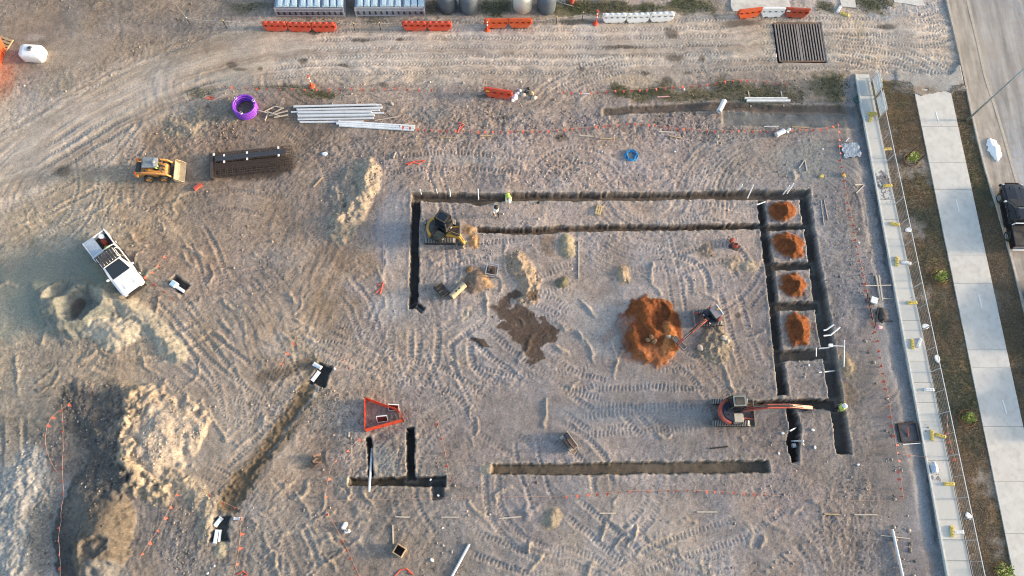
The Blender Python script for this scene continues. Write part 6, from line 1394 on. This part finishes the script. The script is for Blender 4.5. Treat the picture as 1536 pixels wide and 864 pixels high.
# ================================================================ small plant and kit on the pad
t = thing('plate_compactor', 'red plate compactor with folded handle near the inner trench corner', 'compactor', P3(1101, 370), R(-30))
MB().loft([[(-.32, -.25, 0), (.32, -.25, 0), (.32, .25, 0), (-.32, .25, 0)], [(-.40, -.25, .10), (.40, -.25, .10), (.40, .25, .10), (-.40, .25, .10)]]).build('plate', M_DARK, t); MB().box((.02, 0, .30), (.42, .36, .30)).build('engine', M_MRED, t, bevel=.05); MB().ring([(.001, .45), (.1, .45), (.1, .52), (.001, .53)], 12, (.05, .05, 0)).build('recoil_cover', M_BLACK, t); MB().tube([(-.2, -.2, .25), (-.75, -.2, .75), (-.75, .2, .75), (-.2, .2, .25)], .025, 6).build('handle', M_BLACK, t)
t = thing('fuel_can', 'small red fuel can beside the plate compactor', 'can', P3(1097, 361), R(30)); MB().box((0, 0, .16), (.34, .18, .32)).build('can', M_RED, t, bevel=.04); MB().tube([(-.1, 0, .32), (0, 0, .38), (.1, 0, .32)], .018, 6).build('handle', M_DARK, t)
def attachment(label, px, py, rz, m, cat='bucket'):
    t = thing('digging_bucket', label, cat, P3(px, py), rz); prof = [(-.32, .5), (-.40, .25), (-.30, .05), (0, -.0), (.36, .02), (.36, .06), (0, .05), (-.26, .1), (-.34, .26), (-.27, .5)]
    b = MB().prism_y(prof, -.5, .5)
    for s in (-1, 1): b.prism_y([(-.32, .5), (-.40, .25), (-.30, .05), (0, 0), (.36, .02), (.1, .4)], s * .5 - .012, s * .5 + .012)
    b.build('shell', m, t)
    for k in range(5): MB().bar((.34, -.42 + k * .21, .035), (.50, -.42 + k * .21, .03), .05, .04).build('tooth', M_STEEL, t)
    for s in (-1, 1): MB().box((-.2, s * .14, .56), (.34, .04, .2)).build('ear', M_DARK, t)
    return t
attachment('dark digging bucket lying left of the tan drum', 663, 436, R(40), M_DARK)
attachment('dark bucket attachment at the corner of the left trench', 632, 464, R(-20), M_GREYM)
t = open_pipe('tan steel roller drum lying between the bucket and the brown heap', (677, 447), (697, 428), .24, mat('drum_tan', (.48, .40, .26), .5, dirt=.3), name='roller_drum'); t['category'] = 'drum'
for k in (-.15, .15): MB().box((k, 0, .47), (.14, .12, .06)).build('bracket', M_DARK, t)
t = thing('mesh_crate', 'square white-framed steel crate right of the brown heap', 'crate', P3(738, 407), R(-10))
for z in (.05, .5):
    q = [(-.42, -.42, z), (.42, -.42, z), (.42, .42, z), (-.42, .42, z)]
    for i in range(4): MB().bar(q[i], q[(i + 1) % 4], .055).build('rail', M_GALV, t)
for (x, y) in ((-.42, -.42), (.42, -.42), (.42, .42), (-.42, .42)): MB().bar((x, y, 0), (x, y, .53), .055).build('post', M_GALV, t)
MB().box((0, 0, .04), (.8, .8, .03)).build('floor', M_RUST, t); MB().box((.1, -.05, .2), (.25, .5, .3)).build('load', M_DARK, t, bevel=.03); MB().box((-.22, .1, .15), (.2, .4, .2)).build('load', M_RUST, t, bevel=.03)
t = thing('trench_roller', 'small rusty trench roller frame standing above the long bottom trench', 'roller', P3(852, 664), ang((842, 650), (860, 674)))
MB().box((0, .12, .45), (1.2, .34, .30)).build('frame', M_RUST, t, bevel=.03); MB().box((-.36, .14, .66), (.40, .30, .20)).build('cowl', M_NAVY, t, bevel=.04); MB().bar((-.62, .32, .64), (.62, .32, .64), .05).build('guard_rail', M_PALE, t); MB().box((0, -.22, .5), (.7, .2, .22)).build('side_unit', M_DARK, t, bevel=.03)
for x in (-.4, .4):
    o = MB().ring([(.001, -.35), (.26, -.35), (.26, .35), (.001, .35)], 16).build('drum', M_STEEL, t); o.rotation_euler = (R(90), 0, 0); o.location = (x, .02, .26)
MB().tube([(.5, .1, .55), (.85, .0, .8), (.85, -.25, .8), (.5, -.2, .55)], .025, 6).build('handle', M_TANM, t)
pallet('small pale timber crate pallet between the two top trenches', 898, 316, R(75), .75, .5, mat('crate_wood', (.55, .42, .22), .8, var=.2), nb=3)
t = thing('timber_box', 'square timber box with black opening near the bottom edge', 'box', P3(600, 826), R(-30))
for (x, y, lx, ly) in ((0, .3, .7, .06), (0, -.3, .7, .06), (.32, 0, .06, .54), (-.32, 0, .06, .54)): MB().box((x, y, .28), (lx, ly, .56)).build('side_board', M_TIMB, t, bevel=.008)
MB().box((0, 0, .08), (.58, .54, .04)).build('liner', M_BLACK, t)
t = thing('cable_drum', 'low pile of dark broken timbers left of the safety mesh', 'timber pile', P3(472, 692), R(20)); t.name = 'timber_pile'
for k in range(7): o = MB().box((0, 0, .05), (.9 - .06 * k, .12, .07)).build('broken_board', M_BARK if k % 2 else M_RUST, t); o.location = (.05 * k, -.3 + .1 * k, .04 * k); o.rotation_euler = (.1, .06 * k, .5 * math.sin(k * 2.1))
t = thing('white_fittings_bag', 'white plastic bag of fittings in the dirt at the bottom left', 'bag', P3(518, 792), R(-30)); MB().box((-.1, .1, .14), (.3, .55, .28)).build('sack', M_WHITE, t, bevel=.07); MB().box((.25, -.1, .12), (.42, .26, .22), rz=.6).build('pouch', mat('pvc_light2', (.7, .72, .72), .5), t, bevel=.06); MB().ring([(.06, .25), (.09, .25), (.09, .3), (.06, .3)], 10, (.2, -.05, 0)).build('ring', M_BLACK, t)
# litter heap beside the lone barrier
LIT = [(776, 140, M_PVC, .3), (772, 146, LB, .5), (780, 136, M_WHITE, .25), (785, 142, M_PALE, .35), (789, 138, M_DARK, .3), (797, 140, M_TIMB, .4), (801, 147, M_PALE, .4), (769, 150, M_WHITE, .3), (793, 133, M_DARK, .25)]
for i, (x, y, m, s_) in enumerate(LIT):
    o = cloth_lump('discarded_sack', m, None, s_ * .7, s_ * .5, s_ * .55, 40 + i); o.location = P3(x, y, -.01); o.rotation_euler.z = i * 1.1; tag(o, ['pale grey sack at the tip of the lone barrier', 'large pale blue sheet bundle below the lone barrier tip', 'small white sack in the litter by the lone barrier', 'beige sack in the middle of the litter', 'dark sack in the litter right of the beige one', 'tan cardboard lump in the litter', 'pale board lump at the right of the litter', 'white scrap at the foot of the lone barrier', 'small black scrap at the top of the litter'][i], 'litter', 'litter right of the lone red barrier')
# pale tarp, formwork, framed pit, bags on the street side
t = thing('tarp', 'crumpled pale blue-grey tarp lying against the concrete strip', 'tarp', P3(1276, 226, .0), R(8))
n1, n2 = 16, 14; mb = MB(); rr = random.Random(9); vs = []; fs = []
for j in range(n2 + 1):
    for i in range(n1 + 1):
        x = -.7 + 1.4 * i / n1; y = -.62 + 1.24 * j / n2; k = 1 + .08 * math.sin(5 * i + j); vs.append((x * k, y * (1 + .08 * math.sin(3 * j + i)), .06 + .05 * rr.random() + .07 * math.sin(i * 1.3 + j * .5) ** 2))
for j in range(n2):
    for i in range(n1): a = j * (n1 + 1) + i; fs.append((a, a + 1, a + n1 + 2, a + n1 + 1))
mb.add(vs, fs); mb.add([(x, y, z - .07) for (x, y, z) in vs], [f[::-1] for f in fs]); mb.build('sheet', mat('tarp_blue', (.40, .45, .49), .5, var=.1, dirt=.2), t, smooth=True)
MB().bar((-.25, .75, .12), (.1, 1.05, .14), .07).build('weight_batten', M_WHITE, t)
for i, (a, b, r1) in enumerate([((1313, 414), (1320, 452), .06), ((1317, 414), (1322, 452), .06), ((1296, 430), (1335, 429), .035), ((1315, 448), (1338, 449), .03), ((1300, 440), (1308, 480), .05), ((1316, 462), (1310, 492), .05), ((1316, 482), (1339, 482), .03), ((1329, 474), (1321, 484), .03)]):
    stick('form_timber', ['left long form timber by the strip', 'right long form timber by the strip', 'upper cross timber under the long form timbers', 'lower cross timber below the long form timbers', 'dark timber leaning along the bunting', 'dark timber slanting below the white tub', 'thin bar at the foot of the dark formwork', 'short prop in the dark formwork'][i], 'timber', a, b, r1, M_PALE if i in (0, 1, 2, 3) else M_BARK, 'formwork timbers beside the strip', square=True, lift=.05 + .05 * (i % 3))
t = thing('plastic_tub', 'white square tub on the formwork beside the strip', 'tub', P3(1309, 452), R(-20)); MB().loft([[(-.2, -.2, 0), (.2, -.2, 0), (.2, .2, 0), (-.2, .2, 0)], [(-.26, -.26, .3), (.26, -.26, .3), (.26, .26, .3), (-.26, .26, .3)]]).build('tub', mat('tub_cream', (.72, .71, .60), .5), t, bevel=.02); MB().box((0, 0, .31), (.5, .5, .03)).build('lid', M_WHITE, t, bevel=.01)
o = cloth_lump('pink_rag', mat('rag_pink', (.72, .38, .40), .8), None, .26, .18, .12, 71); o.location = P3(1318, 491); tag(o, 'small pink and white rag below the formwork', 'rag')
o = cloth_lump('dark_scrap_heap', mat('scrap_dark', (.07, .065, .06), .9, var=.4), None, .5, .55, .35, 72); o.location = P3(1323, 473, -.02); tag(o, 'dark heap of scrap inside the formwork', 'scrap heap')
o = cloth_lump('plastic_wrap', mat('wrap_blue', (.55, .60, .70), .4), None, .25, .45, .14, 73); o.location = P3(1401, 702, .1); tag(o, 'crumpled white and blue plastic wrap on the concrete strip', 'wrap')
t = thing('pit_frame', 'dark square framed pit with red stake beside the strip', 'pit frame', P3(1360, 650, 0), R(4)); t.location.z = 0
for (x, y, lx, ly) in ((0, .66, 1.35, .07), (0, -.66, 1.35, .07), (.64, 0, .07, 1.25), (-.64, 0, .07, 1.25)): MB().box((x, y, .02), (lx, ly, .16)).build('edge_board', M_BARK, t)
MB().box((0, 0, -.02), (1.2, 1.24, .03)).build('pit_liner', mat('liner_navy', (.055, .06, .075), .6, var=.2, dirt=.2), t); MB().bar((-.1, -.3, .0), (-.02, .35, .1), .05).build('stake', M_MRED, t); MB().bar((-.6, -.78, .03), (.66, -.78, .03), .06).build('front_batten', M_WHITE, t)

# ================================================================ orange safety mesh with framed signs
t = thing('safety_mesh', 'orange safety mesh fence with two framed dark signs around the trench head', 'mesh fence', P3(578, 622)); o = t.location
C4 = [(549, 600), (598, 618), (606, 632), (549, 648)]
PM = [Vector((*g(*p), float(Hs(*g(*p))))) - o for p in C4]
meshm = mat('mesh_orange', (.62, .075, .03), .6, var=.15)
for i, (a, b) in enumerate([(0, 1), (1, 2), (2, 3), (3, 0)]):
    A, B = PM[a], PM[b]; mb = MB(); n = max(6, int((B - A).length / .10)); H = .75
    for k in range(n + 1): q = A.lerp(B, k / n); lean = Vector((.04 * math.sin(k), .1, 0)); mb.bar(q + Vector((0, 0, .02)), q + lean + Vector((0, 0, H)), .04, .02)
    for z in np.arange(.06, H, .075): mb.bar(A + Vector((0, .1 * z, z)), B + Vector((0, .1 * z, z)), .012, .042)
    w_ = mb.build('mesh_panel', meshm, t); w_['kind'] = 'stuff'
for p in PM: MB().bar(p, p + Vector((0, .08, 1.0)), .05).build('star_picket', M_DARK, t)
for (p, rz) in (((574, 629), .12), ((591, 612), -.05)):
    q = Vector((*g(*p), 0)) - o; q.z = .35; f = MB().box(q, (.72, .05, .60), rz=rz, rx=-.5).build('sign', mat('sign_dark', (.10, .018, .015), .6, var=.3), t)
    M3 = Matrix.Rotation(rz, 3, 'Z') @ Matrix.Rotation(-.5, 3, 'X')
    for (x, z, lx, lz) in ((0, .31, .76, .05), (0, -.31, .76, .05), (.36, 0, .05, .62), (-.36, 0, .05, .62)): MB().box(q + M3 @ Vector((x, -.01, z)), (lx, .07, lz), rz=rz, rx=-.5).build('sign_frame', M_WHITE, f)

# ================================================================ bunting
flag_me = None
def bunting(label, pts, step=.62, z=.38, size=.19, stakes=True):
    global flag_me
    P = [np.array(g(*p)) for p in pts]; P = smooth_line(P, 5) if len(P) > 2 else P
    s = np.r_[0, np.cumsum([np.linalg.norm(P[i + 1] - P[i]) for i in range(len(P) - 1)])]; L = s[-1]; PX = [p[0] for p in P]; PY = [p[1] for p in P]
    at = lambda d: (np.interp(d, s, PX), np.interp(d, s, PY))
    o = Vector((P[0][0], P[0][1], float(Hs(*P[0])))); t = thing('bunting_line', label, 'bunting', o, 0, 'orange flag bunting lines')
    def hz(d):
        x, y = at(d); span = 4.5; q = (d % span) / span; return max(float(Hs(x, y)), -.1) + z - .16 * 4 * q * (1 - q)
    Q = [Vector((*at(d), hz(d))) - o for d in np.linspace(0, L, max(4, int(L / .5)))]
    MB().tube(Q, .011, 5).build('cord', M_CORD, t)
    d = step * .5; k = 0; rr = random.Random(len(label) * 7 + int(L * 10))
    while d < L:
        if flag_me is None:
            fm = MB(); fm.loft([[(-size / 2, -.004, 0), (size / 2, -.004, 0), (.03, -.03, -size * 1.25), (-.02, -.03, -size * 1.25)], [(-size / 2, .004, 0), (size / 2, .004, 0), (.03, -.022, -size * 1.25), (-.02, -.022, -size * 1.25)]]); f = fm.build('flag', M_FLAG, t); flag_me = f
        else: f = share(flag_me, t)
        x, y = at(d); x2, y2 = at(min(d + .05, L)); f.location = Vector((x, y, hz(d))) - o
        f.rotation_euler = (rr.uniform(-1.25, -.25), rr.uniform(-.2, .2), math.atan2(y2 - y, x2 - x) + rr.uniform(-.5, .5) + (math.pi if math.cos(math.atan2(y2 - y, x2 - x)) < 0 else 0)); sc = rr.uniform(.75, 1.15); f.scale = (sc, sc, sc)
        d += step * rr.uniform(.85, 1.15); k += 1
    if stakes:
        for d in np.arange(0, L + .1, 4.5): x, y = at(min(d, L)); h0 = float(Hs(x, y)); MB().bar(Vector((x, y, h0 - .05)) - o, Vector((x, y, h0 + z + .08)) - o, .028).build('stake', M_DARK, t)
    return t
BUNT = [('long bunting line running down beside the concrete strip', [(1254, 185), (1262, 262), (1290, 400), (1310, 490), (1327, 580), (1340, 655), (1345, 700), (1354, 752)], .62),
        ('bunting line across the rough ground above the top trench', [(600, 192), (660, 197), (760, 199), (860, 195), (920, 189), (970, 189), (1020, 195), (1100, 199), (1215, 197), (1252, 189)], .60),
        ('upper bunting line along the weeds at the right', [(838, 140), (900, 140), (960, 136), (1040, 130), (1090, 124), (1130, 122), (1176, 130)], .68),
        ('faint bunting line south of the haul road at the left', [(340, 133), (400, 135), (470, 136), (560, 135), (660, 136)], .95),
        ('vertical bunting line at the left edge by the rubble', [(97, 608), (98, 680), (98, 770), (95, 870)], .78),
        ('short curved bunting in the hollow left of the tan heap', [(113, 603), (100, 612), (83, 625), (74, 640), (72, 668), (84, 700), (92, 712)], .65),
        ('bunting line below the long bottom trench', [(842, 745), (900, 740), (960, 736), (1040, 736), (1090, 738), (1145, 742)], .66),
        ('slanting bunting line at the bottom left centre', [(490, 765), (505, 792), (525, 830), (545, 875)], .68),
        ('bunting line down the right side of the foot pit', [(364, 768), (362, 800), (357, 838), (350, 875)], 1.0),
        ('bunting line beside the brown stockpile', [(272, 735), (262, 752), (240, 792), (222, 820), (212, 838)], .75),
        ('bunting line across the muddy channel above the foot pit', [(308, 735), (325, 748), (347, 758), (366, 766)], 1.0),
        ('short bunting line beside the white ute bonnet', [(252, 382), (240, 398), (230, 410), (216, 420)], .7),
        ('short bunting line right of the white ute bonnet', [(228, 424), (240, 432), (262, 448)], .9),
        ('bunting line left of the channel head pit', [(446, 508), (432, 530), (416, 558)], .9),
        ('short bunting on the fence in the lower right verge', [(1417, 620), (1418, 640), (1423, 662), (1430, 690)], .62),
        ('bunting line right of the safety mesh', [(655, 628), (664, 660), (670, 690), (677, 722)], .9),
        ('bunting line left of the safety mesh', [(549, 650), (520, 678), (498, 700), (488, 750)], 1.2),
        ('short bunting line from the strip to the framed pit', [(1347, 682), (1390, 686)], 1.2),
        ('bunting line right of the channel head pit', [(512, 535), (520, 545), (530, 562)], .7)]
for (lb, pts, st) in BUNT: bunting(lb, pts, st)
string('thin string across the site below the trenches', [(488, 752), (620, 748), (780, 745), (842, 745)], z=.3, r=.010, m=M_CORD)
string('thin string from the bottom bunting to the strip', [(1145, 742), (1240, 750), (1354, 752)], z=.3, r=.010, m=M_CORD)
string('vertical string left of the left trench', [(577, 225), (576, 330), (575, 420)], z=.25, r=.009, m=M_CORD)
# spray-paint survey marks
def spray(label, pts_list, m):
    for i, pts in enumerate(pts_list):
        P = [P3(*p, .02) for p in pts]; o = P[0].copy(); mb = MB().tube([p - o for p in P], .05, 5); ob = mb.build('bunting_heap', m, None); ob.location = o; tag(ob, label[i], 'bunting', 'tangled bunting on the ground')
spray(['tangle of red bunting left of the left trench', 'tangle of pink bunting above the top left trench corner', 'tangle of red bunting on the rough ground', 'tangle of red bunting at the bottom edge', 'tangle of red bunting right of the lower timber box', 'tangle of red tape by the purple coil'],
      [[(563, 440), (572, 432), (566, 428), (575, 424), (570, 442)], [(608, 246), (618, 244), (627, 246), (638, 241), (622, 242), (612, 248)], [(686, 200), (690, 190), (688, 184), (696, 187), (690, 194)], [(355, 862), (365, 857), (372, 862), (360, 866)], [(592, 864), (600, 855), (610, 853), (620, 862), (612, 858)], [(308, 148), (316, 145), (322, 148), (312, 149)]], M_FLAG)

# ================================================================ small scraps and battens lying about
BAT = [((593, 775), (614, 776), 'pale batten left of three in the row below the lower left trench'), ((662, 776), (688, 776), 'batten second in the row below the lower left trench'), ((748, 778), (782, 775), 'batten third in the row below the lower left trench'), ((899, 770), (924, 770), 'pale batten below the bottom bunting, left one'), ((1045, 768), (1076, 768), 'pale batten below the bottom bunting, right one'),
       ((589, 787), (590, 816), 'upright pale batten above the timber box'), ((1236, 771), (1260, 772), 'dull batten at the lower right of the pad'), ((1281, 772), (1316, 772), 'longer pale batten at the lower right of the pad'), ((655, 206), (682, 207), 'pale batten on the rough ground left of the red tangle'), ((720, 204), (738, 204), 'tan batten on the rough ground right of the red tangle'),
       ((869, 204), (890, 205), 'pale batten under the middle of the upper bunting'), ((900, 208), (920, 209), 'tan batten under the middle of the upper bunting'), ((988, 198), (1012, 199), 'pale batten under the right half of the upper bunting'), ((1003, 204), (1022, 208), 'tan batten under the right half of the upper bunting'), ((1146, 190), (1168, 190), 'pale batten near the white pipe offcut'), ((1188, 191), (1213, 192), 'tan batten near the bunting corner'),
       ((470, 281), (484, 266), 'white batten left of the tan spoil ridge'), ((868, 141), (885, 141), 'white batten below the upper bunting'), ((986, 146), (1004, 145), 'pink batten among the weeds'), ((1198, 253), (1207, 240), 'left leg of the pale V shaped battens'), ((1207, 240), (1210, 257), 'right leg of the pale V shaped battens'), ((1228, 559), (1249, 558), 'white batten on the block above the lower trench'),
       ((1231, 300), (1236, 338), 'left thin pale batten east of the top orange heap'), ((1236, 300), (1242, 330), 'right thin pale batten east of the top orange heap'), ((1284, 290), (1296, 278), 'pale batten by the strip'), ((1282, 278), (1294, 277), 'short pale batten by the strip'), ((868, 362), (868, 418), 'long straight timber lying below the inner trench'), ((934, 402), (944, 425), 'tan board beside the small tan heap'), ((524, 648), (523, 656), 'small pale peg left of the safety mesh'), ((1065, 673), (1092, 670), 'dark pipe lying below the red excavator'), ((594, 228), (590, 238), 'pale peg')]
for i, (a, b, lb) in enumerate(BAT):
    m = M_BLACK if 'dark' in lb else (M_TIMB if 'tan' in lb or 'dull' in lb else mat('rag_pink2', (.65, .35, .33), .8) if 'pink' in lb else WPL if 'white' in lb else M_PALE)
    if lb == 'pale peg': lb = 'small pale peg above the left trench string'
    stick('batten', lb, 'batten', a, b, .045 if 'thin' not in lb else .03, m, 'battens and pegs lying on the ground', square='pipe' not in lb)
SCR = [(487, 231, .34, LB, 'flat pale blue board left of the tan spoil ridge'), (1026, 135, .17, M_WHITE, 'small white square among the weeds'), (1234, 224, .14, M_WHITE, 'white scrap left of the tarp'), (502, 553, .15, M_WHITE, 'white scrap right of the channel head pit'), (1232, 265, .28, M_YPL, 'yellow block on the ground by the right bunting'), (1265, 263, .30, M_YPL, 'yellow block under the right bunting'), (664, 792, .12, M_WHITE, 'white chip near the bottom pipe'), (648, 840, .22, M_WHITE, 'white plastic elbow left of the bottom pipe'),
       (647, 721, .14, M_WHITE, 'white cup in the lower left trench end'), (658, 744, .15, LB, 'pale blue bottle at the tail of the lower left trench'), (903, 228, .12, LB, 'small blue cup left of the blue hose'), (1012, 228, .14, LB, 'small blue cup right of the blue hose'), (808, 304, .2, M_BLACK, 'small black bag below the top trench'), (1387, 490, .42, M_WHITE, 'white sheet on the grass behind the fence'), (1405, 538, .45, M_WHITE, 'white board leaning on the fence'), (1362, 345, .4, M_WHITE, 'pale tray on the grass behind the fence'), (1452, 774, .4, M_WHITE, 'white tray on the grass near the bottom of the fence'),
       (1316, 140, .12, M_PALE, 'small tan carton on the strip by the green hose'), (858, 404, .10, M_WHITE, 'white cup below the yellow sand heap'), (1288, 344, .16, M_PALE, 'pale stone beside the right bunting, upper'), (1288, 364, .15, M_WHITE, 'white stone beside the right bunting, lower'), (1213, 548, .14, M_WHITE, 'white chip on the block above the lower trench'), (1219, 645, .2, M_WHITE, 'white peg on the lower right block, upper'), (1222, 671, .2, M_WHITE, 'white peg on the lower right block, lower'), (1174, 650, .18, M_WHITE, 'white peg left of the dark pit'), (1168, 680, .16, M_WHITE, 'white chip lower left of the dark pit'), (1287, 697, .17, M_WHITE, 'white chip right of the outer trench foot'), (322, 849, .12, M_WHITE, 'white post cap by the foot pit bunting'), (312, 860, .14, M_WHITE, 'white chip at the bottom edge'), (588, 156, .24, M_PALE, 'pale stone right of the pipe stack')]
for i, (x, y, s_, m, lb) in enumerate(SCR):
    nm = 'plastic_scrap' if 'stone' not in lb else 'stone'
    rr = random.Random(i); n = 8; h = s_ * (.25 if s_ > .3 else .6)
    secs = [[(s_ * kx * (1 + .15 * rr.uniform(-1, 1)) * math.cos(2 * math.pi * k / n + .4), s_ * ky * (1 + .15 * rr.uniform(-1, 1)) * math.sin(2 * math.pi * k / n + .4), z) for k in range(n)] for (kx, ky, z) in ((.6, .4, 0), (.7, .5, h * .5), (.55, .38, h))]
    z0 = .085 if (x > line_at(*SLAB_L, y) and x < line_at(*SLAB_R, y) and y > 112) else 0
    p = P3(x, y); o = MB().loft(secs).build(nm, m, None, bevel=.01); o.location = (p.x, p.y, max(p.z, z0) - .01); o.rotation_euler.z = i * 1.7; tag(o, lb, 'stone' if nm == 'stone' else 'scrap', 'scraps lying on the ground')
# rocks that can be told apart
ROCK = [(1085, 507, .22, 'largest pale rock at the tan heap beside the small excavator'), (1091, 512, .18, 'smaller pale rock at the tan heap beside the small excavator'), (1050, 522, .22, 'grey rock left of the tan heap beside the small excavator'), (972, 510, .16, 'rock in the orange heap, left'), (981, 512, .18, 'rock in the orange heap, right'), (977, 505, .15, 'rock in the orange heap, top'), (1003, 505, .15, 'pale rock by the excavator bucket'), (704, 405, .26, 'brown lump at the tip of the brown heap'), (1076, 205, .12, 'pale rock on the rough ground')]
for i, (x, y, s_, lb) in enumerate(ROCK):
    rr = random.Random(100 + i); bm = bmesh.new(); bmesh.ops.create_icosphere(bm, subdivisions=2, radius=s_)
    for v in bm.verts: k = 1 + rr.uniform(-.14, .14); v.co = Vector((v.co.x * k * 1.25, v.co.y * k, v.co.z * k * .7))
    me = bpy.data.meshes.new('rock'); bm.to_mesh(me); bm.free(); me.materials.append(mat('rock_brown', (.22, .13, .07), .9, bump=.5) if ('brown' in lb or 'orange' in lb) else mat('rock_pale', (.42, .36, .29), .9, var=.2, bump=.5)); o = bpy.data.objects.new('rock', me); COL.objects.link(o); p = P3(x, y); o.location = (p.x, p.y, p.z + s_ * .3); o.rotation_euler.z = i; tag(o, lb, 'rock', 'loose rocks')
